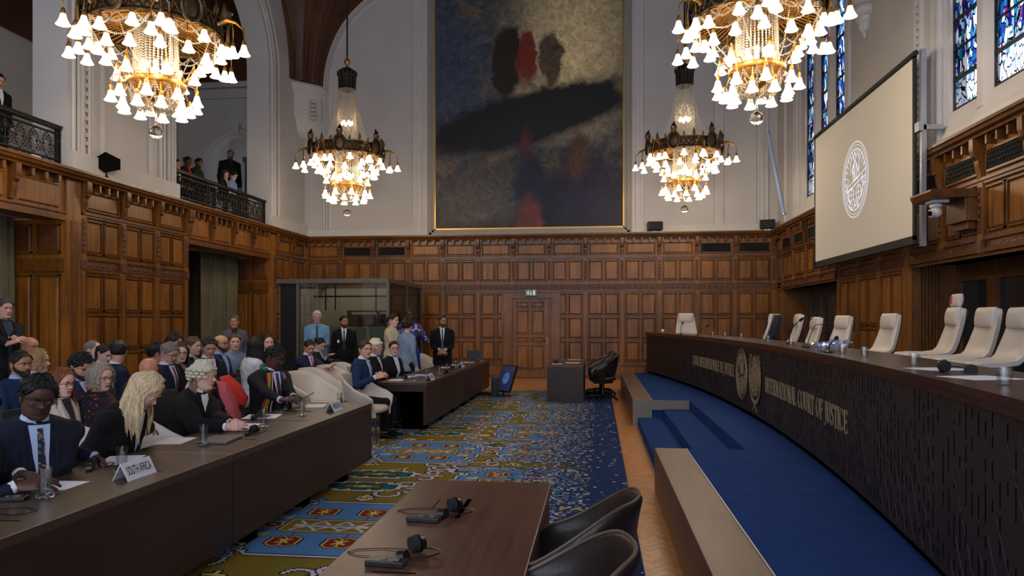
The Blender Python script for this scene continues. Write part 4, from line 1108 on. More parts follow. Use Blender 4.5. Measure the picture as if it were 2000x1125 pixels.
# leaning light tube in the right corner
p0 = at_Y(1500, 262, YB-.9); p1 = at_Y(1531, 420, YB-.9)
t = thing('leaning_tube', 'long pale blue tube leaning against the back wall near the right corner', 'tube', p1)
b = MB(); b.tube([(0, 0, 0), p0-p1], .05, 12); b.build('tube_body', mat('pale_blue_plastic', (150, 176, 214), rough=.3), t)
b = MB(); d = (p0-p1).normalized(); b.tube([(0, 0, 0), d*.06], .058, 12); b.tube([p0-p1, p0-p1+d*.05], .058, 12); b.build('end_caps', MATS['brushed_aluminium'], t)
# camera on its oak bracket
q = at_X(1905, 400, XR); 
t = thing('camera_bracket', 'oak shelf bracket high on the right wall carrying a white camera', 'bracket', (XR, q.y, q.z-.15))
b = MB()
b.prism([V((-.62, -.22, .22)), V((-.66, -.24, .30)), V((-.66, -.24, .33)), V((-.05, -.24, .33)), V((-.05, -.22, .22))], (0, .62, 0)); b.box(-.22, -.05, -.2, .32, -.08, .22)
b.box(-.16, -.05, -.12, .26, -.18, -.08); b.build('bracket_body', M_OAKD, t, smooth=0, bevel=.006)
c2 = thing('dome_camera', 'white robotic camera hanging under the oak bracket on the right wall', 'camera', (XR-.48, q.y+.02, q.z-.15+.215))
b = MB(); b.box(-.09, .12, -.10, .10, -.035, 0); b.lathe([(.05, -.035), (.075, -.05), (.08, -.08), (.06, -.10), (0, -.10)], 16)
b.build('mount', mat('camera_white', (196, 194, 190), rough=.4), c2)
b = MB(); b.ball((0, 0, -.155), (.075, .075, .075), 18, 12); b.tube([(0, 0, -.16), (-.075, -.02, -.17)], .055, 14); b.build('camera_head', MATS['camera_white'], c2)
b = MB(); b.tube([(-.07, -.018, -.169), (-.092, -.022, -.173)], .036, 14); b.build('lens', mat('lens_black', (12, 12, 14), rough=.1), c2)

# ---- wrought iron balcony railings
M_IRON = mat('wrought_iron', (40, 36, 30), rough=.5, metal=.5)
def balustrade(y0, y1, label, closed_far=True):
    x = XL - .12; t = thing('balcony_railing', label, 'railing', (x, (y0+y1)/2, LEDGE), group='wrought iron balcony railings')
    L_ = (y1-y0)/2; b = MB(); hgt = .70
    b.box(-.05, .05, -L_, L_, hgt-.05, hgt); b.box(-.065, .065, -L_, L_, hgt-.01, hgt+.012); b.build('handrail', M_IRON, t, smooth=0, bevel=.006)
    b = MB(); b.box(-.03, .03, -L_, L_, .02, .06); b.box(-.03, .03, -L_, L_, .14, .165); b.box(-.03, .03, -L_, L_, hgt-.13, hgt-.11); b.build('bottom_rails', M_IRON, t, smooth=0)
    n = max(2, round((y1-y0)/1.35))
    for k in range(n+1):
        y = -L_ + .04 + (2*L_-.08)*k/n; pb = MB()
        for dy in (-.035, .035): pb.box(-.02, .02, y+dy-.012, y+dy+.012, 0, hgt-.02)
        pb.build('post', M_IRON, t, smooth=0)
    b = MB(); w = .135; m_ = int((y1-y0)/w)
    for k in range(m_):
        y = -L_ + w*(k+.5) + ((y1-y0)-m_*w)/2; s = 1 if k % 2 else -1
        def sp(cy, cz, r0, a0, turns, sg): return [V((0, cy + r0*(1-.8*i/18)*math.cos(a0+sg*turns*2*PI*i/18), cz + r0*(1-.8*i/18)*math.sin(a0+sg*turns*2*PI*i/18))) for i in range(19)]
        b.tube(sp(y, .27, .065, -PI/2, 1.4, s), .008, 4); b.tube(sp(y, .46, .065, PI/2, 1.4, s), .008, 4)
        b.tube([(0, y-s*.06, .17), (0, y+s*.06, .36), (0, y-s*.06, hgt-.14)], .008, 4)
        b.tube([(0, y-w/2, .16), (0, y-w/2, hgt-.12)], .006, 4)
        b.ball((0, y, .365), (.012, .03, .03), 6, 5); b.tube(arc((0, y, .10), .035, 0, 2*PI, 8, 'yz')[:-1], .006, 4, closed=True)
    b.build('scrollwork', M_IRON, t, smooth=40); return t
balustrade(O2[0]+.02, O2[1]-.02, 'black wrought iron balcony railing in front of the gallery visitors')
balustrade(O1[0]+.02, O1[1]-.02, 'black wrought iron balcony railing at the far left edge of the hall')
for (y, lab) in ((10.0, 'small white floodlight box on the cornice below the far left railing'), (13.0, 'small pale floodlight box on the cornice, left of the pair'), (13.35, 'small pale floodlight box on the cornice, beside the iron railing'), (18.6, 'small white device on the cornice in the left corner')):
    b = MB(); b.box(-.05, .05, -.08, .08, 0, .05); o = b.build('cornice_lamp', MATS['camera_white'], None, bevel=.008); o.location = (XL+.12, y, LEDGE); tag(o, lab, 'lamp')
# ================================================================== DAIS AND JUDGES' BENCH
M_BLUE = mat('royal_blue_carpet', (28, 58, 112), rough=.95, var=.12, vscale=5, spec=.1, bump=.2, bscale=300)
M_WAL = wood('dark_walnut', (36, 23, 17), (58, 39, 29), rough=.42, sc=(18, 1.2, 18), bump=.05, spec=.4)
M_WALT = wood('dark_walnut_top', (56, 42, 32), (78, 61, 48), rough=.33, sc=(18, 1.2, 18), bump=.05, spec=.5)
M_WALB = wood('bench_top_walnut', (50, 28, 22), (78, 46, 36), rough=.28, sc=(14, 1.0, 14), bump=.05, spec=.5)
M_RELIEF = mat('bench_front_relief', (38, 28, 27), rough=.5, var=.25, vscale=3)
M_SLIT = mat('groove_shadow_gap', (6, 5, 5), rough=1, spec=0)  # near-black colour as groove and slot shade; plinth and pedestals share it
M_RIDGE = mat('ridge_edge', (50, 40, 40), rough=.45)
M_BOXT = wood('brown_laminate', (88, 61, 44), (110, 80, 61), rough=.4, sc=(12, 1.2, 12), bump=.02)
DZ = .41
def bx(y): return 1.965 - .0118*(y-9)**2
Y0B, Y1B = .9, 17.26
# platform with three steps cut in it
X0D = .555; ya, yb = 7.10, 11.35    # step recess between the two boxes
t_ = MB()
t_.box(X0D+.30, XR+.7, -2, ya, 0, DZ); t_.box(X0D+.30, 1.35, yb+.02, 17.25, 0, DZ); t_.box(1.35, XR+.7, yb+.02, YB, 0, DZ)
t_.box(1.42, XR+.7, ya, yb, 0, DZ)
t_.box(X0D+.08, X0D+.46, ya, yb, 0, .137); t_.box(X0D+.46, 1.42, ya, yb, 0, .274)
o = t_.build('floor_dais', M_BLUE, smooth=0); struct(o)
def boxed(y0, y1, label, ret=False):
    t = thing('platform_box', label, 'platform edge', (X0D+.15, (y0+y1)/2, 0)); h = (y1-y0)/2
    b = MB(); b.box(-.15, .145, -h, h, .006, DZ+.003); b.build('casing', M_BOXT, t, smooth=0, bevel=.004)
    b = MB(); b.box(.145, .155, -h, h, DZ-.01, DZ+.006); b.build('metal_edge', MATS['brushed_aluminium'], t, smooth=0)
    if ret:
        b = MB(); b.box(-.15, .145, -h-.02, -h-.002, .0, DZ); b.box(.145, .72, -h-.02, -h-.002, .26, DZ); b.build('grey_end_panel', mat('grey_end_panel', (112, 106, 98), rough=.5), t, smooth=0)
    return t
boxed(-1.5, 7.08, 'long brown boxed edge of the blue platform nearest the camera')
boxed(11.35, 17.25, 'brown boxed edge of the blue platform beyond the carpeted steps', True)

def arcmesh(b, offs, y0=Y0B, y1=Y1B, n=90, m=0):
    """extrude a closed (d, z) outline along the curved bench front (d > 0 towards the hall)"""
    rows = []
    for i in range(n+1):
        y = y0 + (y1-y0)*i/n; sl = -.0236*(y-9); L_ = math.hypot(1, sl); nx, ny = -1/L_, sl/L_
        rows.append([V((bx(y) + nx*d, y + ny*d, z)) for d, z in offs])
    b.grid(rows, m, closeu=True); k = len(offs)
    b.add(rows[0], [tuple(range(k))], m); b.add(rows[-1], [tuple(range(k))], m)
ZT_B = 1.375
bt = thing('judges_bench', 'long curved dark judges bench with two gold emblems and raised lettering', 'bench', (bx(9), 9, DZ))
IB = Matrix.Translation((-bx(9), -9, -DZ))
def fB(y, z, d):
    sl = -.0236*(y-9); L_ = math.hypot(1, sl); return IB @ V((bx(y) - d/L_, y + sl*d/L_, z))
b = MB(IB); arcmesh(b, [(0, DZ+.055), (0, ZT_B-.07), (-.05, ZT_B-.07), (-.05, DZ+.055)]); b.build('front_panel', M_RELIEF, bt, smooth=40)
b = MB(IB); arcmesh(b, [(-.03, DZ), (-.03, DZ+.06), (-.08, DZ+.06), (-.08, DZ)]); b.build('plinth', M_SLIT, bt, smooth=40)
b = MB(IB); arcmesh(b, [(.035, ZT_B-.035), (.035, ZT_B), (-.56, ZT_B), (-.56, ZT_B-.035)]); arcmesh(b, [(.02, ZT_B-.075), (.02, ZT_B-.036), (-.5, ZT_B-.036), (-.5, ZT_B-.075)])
b.build('worktop', M_WALB, bt, smooth=40)
for (yy, nm) in ((Y1B, 'end_panel'), (Y0B+.02, 'end_panel')):
    b = MB(IB); x = bx(yy); b.box(x-.0, x+.66, yy-.05, yy-.0, DZ, ZT_B-.04); b.build(nm, M_RELIEF, bt, smooth=0)
sl_ = MB(); rg_ = MB(); r2 = random.Random(5)
y = Y0B + .1
while y < Y1B - .08:
    z = DZ + .09 + r2.random()*.05
    while z < ZT_B - .12:
        L_ = r2.choice([.05, .07, .10, .16]); z1 = min(z+L_, ZT_B-.085)
        if r2.random() < .75: ribbon(sl_, [(y, z), (y, z1)], .0065, lambda p, q, d: fB(p, q, d), -.002, .0015)  # dark strip on the surface stands in for the shade of a recessed groove
        z = z1 + r2.choice([.03, .05, .08])
    y += .072
y = Y0B + .2
while y < Y1B + .5:
    z = DZ + .08; x0 = y
    while z < ZT_B - .1:
        L_ = r2.choice([.06, .12, .2, .3]); z1 = min(z+L_, ZT_B-.08); a, c = x0 + (z-DZ)*.62, x0 + (z1-DZ)*.62
        if r2.random() < .7 and Y0B+.05 < a and c < Y1B-.05: ribbon(rg_, [(a, z), (c, z1)], .006, lambda p, q, d: fB(p, q, d), -.001, .004)
        z = z1 + .03
    y += .144
sl_.build('groove_shade_strips', M_SLIT, bt, smooth=0, fixn=False); rg_.build('ridge_pattern', M_RIDGE, bt, smooth=0, fixn=False)
M_BG = mat('bronze_letters', (190, 168, 130), rough=.35, metal=.5)
def ys_of(u):           # where along the bench a sightline in plan meets its front
    lo, hi = 1.2, 17.2
    for _ in range(50):
        m_ = (lo+hi)/2; p = V((bx(m_), m_, 0)); zc = p.y*CP - p.x*SP; uu = 1000 + F*(p.x*CP + p.y*SP)/zc
        if uu > u: lo = m_
        else: hi = m_
    return (lo+hi)/2
for (u, fn, nm, zc_) in ((1450, seal, 'court_emblem', .93), (1476, un, 'laurel_emblem', .91)):
    yc = ys_of(u); R_ = .345 if fn is seal else .37; b = MB()
    fn(b, lambda x, yy, d: fB(yc - x*R_*.98, zc_ + yy*R_, d), .009, .015)
    pl = circ(0, 0 if fn is seal else .05, .99 if fn is seal else .9, n=48)
    b.add([fB(yc - x*R_*.98, zc_ + yy*R_, .008) for x, yy in pl], [tuple(range(48))], 1)
    b.build(nm, [M_BG, mat('emblem_ground', (58, 46, 34), rough=.4, metal=.4)], bt, smooth=0, fixn=False)
for (u0, u1, txt, zc_) in ((1353, 1434, 'COUR INTERNATIONALE DE JUSTICE', .93), (1495, 1656, 'INTERNATIONAL COURT OF JUSTICE', .90)):
    ya_, yb_ = ys_of(u0), ys_of(u1)
    for c, b in lettering(txt, lambda x, yy, d: fB(ya_ - x, zc_ - .085 + yy, d), .002, .007, ya_-yb_, .175):
        b.build('letter_%s' % c.lower(), M_BG, bt, smooth=0, fixn=False)
# raised floor of the judges behind the bench
b = MB(); rows = []
for i in range(41):
    y = Y0B + (Y1B-.3-Y0B)*i/40; rows.append([V((bx(y)+.72, y, DZ)), V((bx(y)+.72, y, .78)), V((XR-.02, y, .78)), V((XR-.02, y, DZ))])
b.grid(rows, closeu=True); b.add(rows[0], [(0, 1, 2, 3)]); b.add(rows[-1], [(0, 1, 2, 3)])
struct(b.build('floor_judges', M_BLUE, smooth=0))

# ================================================================== TABLES
TX = -2.44; TW = .74; TZ = .75
def desk(y0, y1, label, seam=False):
    t = thing('counsel_desk', label, 'desk', (TX-TW/2, (y0+y1)/2, 0), group='long dark counsel desks'); h = (y1-y0)/2; w = TW/2
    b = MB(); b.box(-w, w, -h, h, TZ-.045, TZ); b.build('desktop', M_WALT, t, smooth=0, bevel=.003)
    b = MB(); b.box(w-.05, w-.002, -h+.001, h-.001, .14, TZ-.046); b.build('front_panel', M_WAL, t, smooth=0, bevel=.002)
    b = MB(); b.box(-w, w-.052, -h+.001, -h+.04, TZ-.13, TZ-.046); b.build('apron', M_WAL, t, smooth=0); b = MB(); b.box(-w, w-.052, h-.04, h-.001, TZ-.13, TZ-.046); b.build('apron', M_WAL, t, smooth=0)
    for yy in (-h+.5, -.0, h-.5):
        b = MB(); b.box(-.12, w-.11, yy-.06, yy+.06, .012, TZ-.05); b.build('pedestal', M_SLIT, t, smooth=0, bevel=.003)
    b = MB()
    for yy in (-h*.62, h*.05, h*.66): b.box(w-.42, w-.13, yy, yy+.006, TZ, TZ+.0015)
    b.build('cable_slot', M_SLIT, t, smooth=0)
    return t
desk(1.1, 4.585, 'long dark counsel desk at the lower left with the south africa sign on it')
desk(4.595, 7.59, 'long dark counsel desk with the wigged woman and the man with the striped scarf')
desk(10.12, 13.15, 'long dark counsel desk in the middle distance with the white wigged man')
desk(13.16, 16.2, 'far end of the dark counsel desks, set with glasses before empty chairs')
# near table
M_T3 = wood('reddish_walnut', (60, 36, 26), (98, 65, 48), rough=.36, sc=(26, 1.6, 26), bump=.08, spec=.5)
cxT, cyT = (-.98-.252)/2, 2.55; w, h = .364, 1.42
t = thing('near_table', 'reddish brown wooden table in the foreground with two black headsets on it', 'table', (cxT, cyT, 0))
b = MB(); b.box(-w, w, -h, h, TZ-.05, TZ); b.build('tabletop', M_T3, t, smooth=0, bevel=.004)
b = MB(); b.box(w-.06, w-.01, -h+.01, h-.01, .14, TZ-.051); b.build('side_panel', M_WAL, t, smooth=0)
for yy in (-1.1, 1.2): 
    b = MB(); b.box(-.15, .15, yy-.06, yy+.06, .012, TZ-.052); b.build('pedestal', M_SLIT, t, smooth=0)
b = MB(); q1 = at_z(905, 1003, TZ); q2 = at_z(975, 978, TZ)
for (u, v0, v1, ww) in ((908, 975, 1012, .022), (855, 975, 992, .004)):
    a = at_z(u+(10 if ww > .01 else 5), v0, TZ) - V((cxT, cyT, 0)); c = at_z(u-(10 if ww > .01 else 8), v1, TZ) - V((cxT, cyT, 0)); b.box(a.x-ww/2, a.x+ww/2, c.y, a.y, TZ, TZ+.001)
a = at_z(780, 1119, TZ) - V((cxT, cyT, 0)); b.box(a.x-.1, a.x+.06, a.y-.004, a.y+.004, TZ, TZ+.001)
b.build('cable_slots', M_SLIT, t, smooth=0)
# back table
q = V((-.635, 15.6, 0)); t = thing('back_table', 'small dark table standing end-on before the back door', 'table', q)
w, h = .365, 1.2
b = MB(); b.box(-w, w, -h, h, TZ-.04, TZ); b.build('tabletop', M_T3, t, smooth=0, bevel=.003)
b = MB(); b.box(-w+.001, w-.001, -h+.001, -h+.04, .015, TZ-.041); b.build('end_panel', M_WAL, t, smooth=0)
b = MB(); b.box(-w+.001, w-.001, h-.04, h-.001, .015, TZ-.041); b.build('end_panel', M_WAL, t, smooth=0)
b = MB(); b.box(-w+.001, -w+.04, -h+.04, h-.04, .1, TZ-.041); b.build('front_panel', M_WAL, t, smooth=0)

# ================================================================== CHAIRS
M_CREAM = mat('cream_leather', (204, 194, 180), rough=.42, var=.03, vscale=4, bump=.08, bscale=90)
M_GREYB = mat('grey_chair_back', (88, 84, 84), rough=.55)
M_BLK = mat('black_steel', (20, 20, 22), rough=.35, metal=.3)
M_LEATH = mat('dark_brown_leather', (32, 25, 22), rough=.33, var=.1, vscale=5, bump=.1, bscale=70, spec=.5)
M_LRIM = mat('rim_shine_brown', (78, 66, 54), rough=.4)  # paler brown puts the shine of the rim into its colour
def tub_shell(rim_h, arm_h, r=.30, th=.028, low=.35, flare=.06, front=.24):
    """U-shaped shell: forward is +Y, back at -Y"""
    b = MB(); n = 36; rows = []
    for i in range(n+1):
        s = -1 + 2*i/n; a = s*PI*.5
        # straight arms in front, round back
        if abs(s) > .72:
            k = (abs(s)-.72)/.28; x = math.copysign(r, s); yy = k*front
        else:
            aa = s/.72*PI/2; x = r*math.sin(aa); yy = -r*math.cos(aa)*.95
        e = smoothstep(1.0, .18, abs(s)); top = arm_h + (rim_h-arm_h)*e
        top -= .05*smoothstep(.9, 1, abs(s))
        d = V((x, yy if abs(s) <= .72 else 0, 0)); d = d.normalized() if d.length else V((0, -1, 0))
        row = []
        for (f, z) in ((0, low), (.15, low+.1), (.5, (low+top)/2), (.85, top-.05), (1, top)):
            row.append(V((x, yy, z)) + d*(flare*f - .07*(1-f)**2*(1 if abs(s) <= .72 else .6)))
        inn = [V((p.x, p.y, p.z)) - d*th + V((0, 0, .0)) for p in row[::-1]]
        inn[0].z += .004; row.append((row[-1]+inn[0])/2 + V((0, 0, .014)))
        rows.append(row + inn)
    b.grid(rows, closeu=True); k = len(rows[0]); b.add(rows[0], [tuple(range(k))]); b.add(rows[-1], [tuple(range(k))])
    return b, [V(((r_[4].x+r_[6].x)/2, (r_[4].y+r_[6].y)/2, r_[5].z)) for r_ in rows]
def cushion(b, w, d, z0, z1, cy=0, n=28, p=3.2):
    prof = [(0, z0), (.9, z0), (.98, z0+.015), (1, (z0+z1)/2), (.97, z1-.018), (.88, z1), (0, z1+.012)]
    rows = []
    for rr, z in prof:
        rows.append([V((math.copysign(abs(math.cos(2*PI*j/n))**(2/p), math.cos(2*PI*j/n))*w*rr, cy + math.copysign(abs(math.sin(2*PI*j/n))**(2/p), math.sin(2*PI*j/n))*d*rr, z)) for j in range(n)])
    b.grid(rows, closeu=True)
def star_base(t, zt, n=5, rad=.32, m=M_BLK, z0=0):
    b = MB(); b.lathe([(.045, z0+.06), (.05, z0+.10), (.03, z0+.13), (.03, zt)], 12); b.build('column', m, t)
    for k in range(n):
        a = 2*PI*k/n + .3; b = MB(); b.tube([(0, 0, z0+.09), (rad*math.cos(a), rad*math.sin(a), z0+.06)], [.03, .018], 6); b.ball((rad*math.cos(a), rad*math.sin(a), z0+.03), .03, 8, 6); b.build('foot', m, t)
def make_white(label, rz, loc):
    t = thing('tub_armchair', label, 'armchair', loc, rz, 'cream leather tub armchairs')
    sh, _ = tub_shell(.90, .64); sh.build('shell', M_CREAM, t, smooth=60)
    b = MB(); cushion(b, .262, .27, .40, .485, .0); b.build('seat', M_CREAM, t, smooth=50)
    b = MB(); b.box(-.2, .2, -.2, .22, .37, .40); b.build('seat_frame', M_BLK, t, smooth=0)
    for sx in (-1, 1):
        for sy in (-1, 1):
            b = MB(); b.tube([(sx*.19, sy*.2, .39), (sx*.25, sy*.26, .012)], [.016, .011], 8); b.build('leg', M_BLK, t)
    return t
def make_dark(label, rz, loc, base='star', grp='dark leather chairs at the near table'):
    t = thing('leather_armchair', label, 'armchair', loc, rz, grp)
    sh, rim = tub_shell(.91, .66, r=.29, flare=.06, front=.22); sh.build('shell', M_LEATH, t, smooth=60)
    b = MB(); b.tube([p + V((0, 0, .002)) for p in rim], .007, 6); b.build('shiny_rim', M_LRIM, t)
    b = MB(); cushion(b, .26, .27, .41, .49); b.build('seat', M_LEATH, t, smooth=50)
    star_base(t, .42); return t
RE = -PI/2     # faces +X
q = at_z(0, 0, 1)
white_spots = [(-3.62, 4.05, 'cream tub armchair between the man in glasses and the blonde woman'),
 (-3.55, 4.98, 'cream tub armchair back showing between the blonde woman and the wigged woman'),
 ]
def wpos(u, v, z): return at_z(u, v, z)
CH = []
def white(x, y, label, rz=RE): 
    c = make_white(label, rz, (x, y, .012)) if not CH else dup(CH[0], (x, y, .012), rz, label); CH.append(c); return c
def wc(u, zc, label, rz=RE-.3, x=None):
    p = at_c(u, 700, zc); white(p.x if x is None else x, p.y, label, rz)
wc(150, 4.75, 'cream tub armchair behind the man in round glasses')
wc(292, 5.55, 'cream tub armchair back showing between the blonde woman and the wigged woman', RE+.1)
wc(610, 10.2, 'empty cream tub armchair, nearest of the four seen past the man with the striped scarf')
wc(628, 10.9, 'empty cream tub armchair, second of the four seen past the man with the striped scarf')
wc(661, 11.6, 'empty cream tub armchair, third of the four seen past the man with the striped scarf')
wc(686, 12.3, 'cream tub armchair, farthest of the four, half hidden behind the man in the blue suit')
wc(716, 9.75, 'cream tub armchair carrying the man in the blue suit at the desk end', RE-.1)
for i, (y, lab) in enumerate(((10.9, 'cream tub armchair under the white wigged man'), (11.75, 'cream tub armchair under the woman in glasses and black jacket'), (12.6, 'empty cream tub armchair nearest the woman in the black jacket'),
        (13.25, 'empty cream tub armchair, second beyond the woman in the black jacket'), (13.9, 'empty cream tub armchair, third beyond the woman in the black jacket'),
        (14.55, 'empty cream tub armchair in front of the bearded man in black, nearer one'), (15.2, 'empty cream tub armchair in front of the bearded man in black, farther one'))):
    white(-3.56, y, lab, RE-.2)
d0 = make_dark('dark leather armchair in the foreground, the nearer one with a rounded back', PI/2, (-.20, 2.28, .012))
dup(d0, (-.15, 2.98, .012), PI/2-.2, 'dark leather armchair in the foreground, the farther one turned to the table')
for i, (x, y, r_, lab) in enumerate(((.12, 14.95, .1, 'black swivel armchair at the small back table, nearest one'), (.10, 15.7, -.2, 'black swivel armchair at the small back table, middle one'), (.08, 16.45, .15, 'black swivel armchair at the small back table, farthest one'))):
    dup(d0, (x, y, .012), PI/2 + r_, lab, 'black swivel chairs at the back table')

# judges' high-backed chairs
def judge_chair(label, loc, rz, extra=False):
    t = thing('judge_chair', label, 'armchair', loc, rz, 'high backed cream chairs of the judges')
    prof = [(.36, .475), (.33, .50), (.22, .51), (.05, .50), (-.08, .52), (-.15, .58), (-.19, .68), (-.235, .82), (-.265, .94), (-.28, 1.02), (-.285, 1.05)]
    wd = [.20, .23, .245, .245, .245, .245, .235, .215, .20, .185, .165]
    def sweep(b, off, sc=1, m=0, lift=0):
        rows = []
        for i, (y, z) in enumerate(prof):
            a = V((0, prof[min(i+1, 10)][0]-prof[max(i-1, 0)][0], prof[min(i+1, 10)][1]-prof[max(i-1, 0)][1])).normalized(); nn = V((0, a.z, -a.y))
            if nn.z < 0 and i < 4: nn = -nn
            w_ = wd[i]*sc; row = []
            for j in range(15):
                s = -1 + 2*j/14; dish = .03*s*s*(1 if i > 2 else .5)
                row.append(V((s*w_, y, z)) + nn*(off + dish*1.0 - (.03*max(0, abs(s)-.8)/.2)))
            rows.append(row)
        return rows
    A = sweep(None, .045); B_ = sweep(None, .0, .94)
    def closed(A, B_):
        b = MB(); rows = [a + c[::-1] for a, c in zip(A, B_)]; b.grid(rows, closeu=True); k = len(rows[0]); b.add(rows[0], [tuple(range(k))]); b.add(rows[-1], [tuple(range(k))]); return b
    closed(A, B_).build('padded_front', M_CREAM, t, smooth=70)
    closed(sweep(None, -.004, .95), sweep(None, -.03, .80)).build('grey_shell', M_GREYB, t, smooth=70)
    def pillow(z0, z1, y, w, th, nm, m):
        b = MB(); rows = []
        for i in range(9):
            a = PI*i/8; zz = (z0+z1)/2 - math.cos(a)*(z1-z0)/2; k = math.sin(a)**.5 if 0 < i < 8 else .25; yy = y - (zz-z0)*.12
            rows.append([V((math.copysign(abs(math.cos(2*PI*j/20))**.45, math.cos(2*PI*j/20))*w*(.9+.1*k), yy + th*k*math.copysign(abs(math.sin(2*PI*j/20))**.7, math.sin(2*PI*j/20)), zz)) for j in range(20)])
        b.grid(rows, closeu=True); b.add(rows[0], [tuple(range(20))]); b.add(rows[-1], [tuple(range(20))]); b.build(nm, m, t, smooth=70)
    pillow(.86, 1.07, -.20, .178, .055, 'head_cushion', M_CREAM)
    if extra: 
        pillow(1.075, 1.22, -.235, .13, .04, 'extra_head_pad', mat('pad_cloth', (206, 190, 178), rough=.8))
        b = MB(); b.ball((.05, -.205, 1.15), (.03, .012, .05), 8, 6); b.build('red_stain', mat('faded_red', (170, 84, 74), rough=.9), t)
    star_base(t, .48); return t
def bench_ys(u, off):
    lo, hi = 1.0, 17.2
    for _ in range(50):
        m_ = (lo+hi)/2; x = bx(m_)+off; zc = m_*CP - x*SP; uu = 1000 + F*(x*CP + m_*SP)/zc
        if uu > u: lo = m_
        else: hi = m_
    return (lo+hi)/2
jl = [(1996, 600, 1.62, .86, 'cream high backed judge chair at the right edge of the view', 0), (1930, 600, 1.62, .86, 'cream high backed judge chair, second from the right edge', 0),
      (1864, 600, 1.62, .86, 'cream judge chair with an extra reddish-marked pad on top of its back', -.1), (1745, 612, 1.35, .9, 'cream high backed judge chair before the lit oak pier, right one of two', .15),
      (1655, 616, 1.3, .9, 'cream high backed judge chair before the lit oak pier, left one of two', .3), (1599, 619, 1.2, .9, 'cream high backed judge chair between two bent microphones', .1),
      (1562, 613, 1.2, .9, 'cream high backed judge chair with a microphone across its left edge', -.05), (1518, 613, 1.2, .9, 'judge chair turned away showing its dark grey back', -.75)]
J0 = None
for i, (u, vt, off, scl_, lab, dr) in enumerate(jl):
    y = bench_ys(u, off+.25*scl_); zc_ = y*CP - (bx(y)+off+.25)*SP; zt = H + (HY-vt)*zc_/F; scl_ = (zt-.785)/1.07; loc = (bx(y)+off, y, .785); rz = PI/2 + .0 + dr
    if i == 2: q = judge_chair(lab, loc, rz, True); q.scale = (scl_,)*3
    elif J0 is None: J0 = judge_chair(lab, loc, rz); J0.scale = (scl_,)*3
    else: dup(J0, loc, rz, lab, scale=(scl_,)*3)
p = at_c(1341, 640, 15.9); dup(J0, (p.x, p.y, .785), PI-.05, 'cream judge chair alone at the far end of the bench facing the camera', scale=(.96,)*3)
# ================================================================== PEOPLE
def interp(tab, x):
    """piecewise linear with smooth (cosine) joints over (x, y) table sorted by x"""
    if x <= tab[0][0]: return tab[0][1]
    for (a, ya), (c, yc) in zip(tab, tab[1:]):
        if x <= c: t = (x-a)/(c-a); return ya + (yc-ya)*t
    return tab[-1][1]
def smooth_tab(tab, w=.05):
    out = []
    for i in range(161):
        x = -1 + i/80; k = w if x < .9 else max(.004, min(w, (1-x)*.5)); n = 9
        out.append((x, sum(interp(tab, min(1, max(-1, x + k*(j/4-1)))) for j in range(n))/n))
    return out
YF_ = [(-1, .050), (-.96, .070), (-.90, .084), (-.80, .090), (-.70, .086), (-.62, .085), (-.56, .092), (-.50, .089), (-.44, .094), (-.34, .090), (-.22, .092), (-.1, .091), (.0, .088), (.1, .091), (.17, .0965), (.25, .0955), (.4, .096), (.55, .090), (.7, .077), (.82, .060), (.92, .038), (.98, .015), (1, 0)]
YB_ = [(-1, -.03), (-.8, -.045), (-.6, -.058), (-.4, -.070), (-.2, -.086), (0, -.096), (.2, -.101), (.4, -.100), (.55, -.093), (.7, -.080), (.82, -.062), (.92, -.038), (.98, -.015), (1, 0)]
WD_ = [(-1, .026), (-.94, .036), (-.85, .045), (-.7, .054), (-.55, .060), (-.35, .0665), (-.15, .072), (.1, .0755), (.3, .0765), (.45, .0745), (.6, .069), (.75, .058), (.87, .043), (.95, .026), (1, .0)]
HH = .118
YF_, YB_, WD_ = smooth_tab(YF_, .045), smooth_tab(YB_), smooth_tab(WD_)
def head_pt(t, a, off=0, jaw=1, nose=1):
    z = t*HH; w = interp(WD_, t); yf = interp(YF_, t); yb = interp(YB_, t)
    if t < -.3: w *= 1 + (jaw-1)*min(1, (-.3-t)/.4)
    yc = -.008 + .02*smoothstep(-.3, -1, t)
    e = 2.35; s, c = math.sin(a), math.cos(a); dn = (abs(s)**e + abs(c)**e)**(1/e)
    x = (w+off)*s/dn; y = yc + ((yf-yc+off) if c > 0 else (yc-yb+off))*c/dn
    if c > 0:
        f = lambda cx, cz, sx, sz, am: am*math.exp(-((abs(x)-cx)/sx)**2 - ((z-cz)/sz)**2)
        tn = t
        n = interp([(-.33, 0), (-.29, .012), (-.25, .023), (-.19, .024), (-.10, .015), (.0, .007), (.08, .002), (.14, 0)], tn)*nose
        sg = interp([(-.33, .017), (-.22, .0145), (-.1, .009), (.1, .008)], tn)
        y += n*math.exp(-(x/sg)**2)
        y += f(.031, .003, .017, .011, -.0105) + f(.048, -.018, .018, .014, .004) + f(.028, .020, .02, .006, .003) + f(0, -.0605, .028, .0022, -.0035) + f(.030, -.055, .01, .012, -.002)
    return V((x, y, z + (off if t > .9 else 0)))
TS = [-1, -.97, -.93, -.88, -.82, -.75, -.68, -.62, -.575, -.54, -.51, -.48, -.45, -.41, -.37, -.33, -.30, -.27, -.24, -.21, -.17, -.12, -.07, -.03, .02, .06, .10, .14, .18, .23, .3, .38, .46, .54, .62, .7, .78, .85, .91, .96, .99, 1]
NC = 48
def angs(n=NC):
    out = []
    for i in range(n):
        s = -1 + 2*i/n; out.append(math.copysign(abs(s)**1.35*PI, s))
    return out
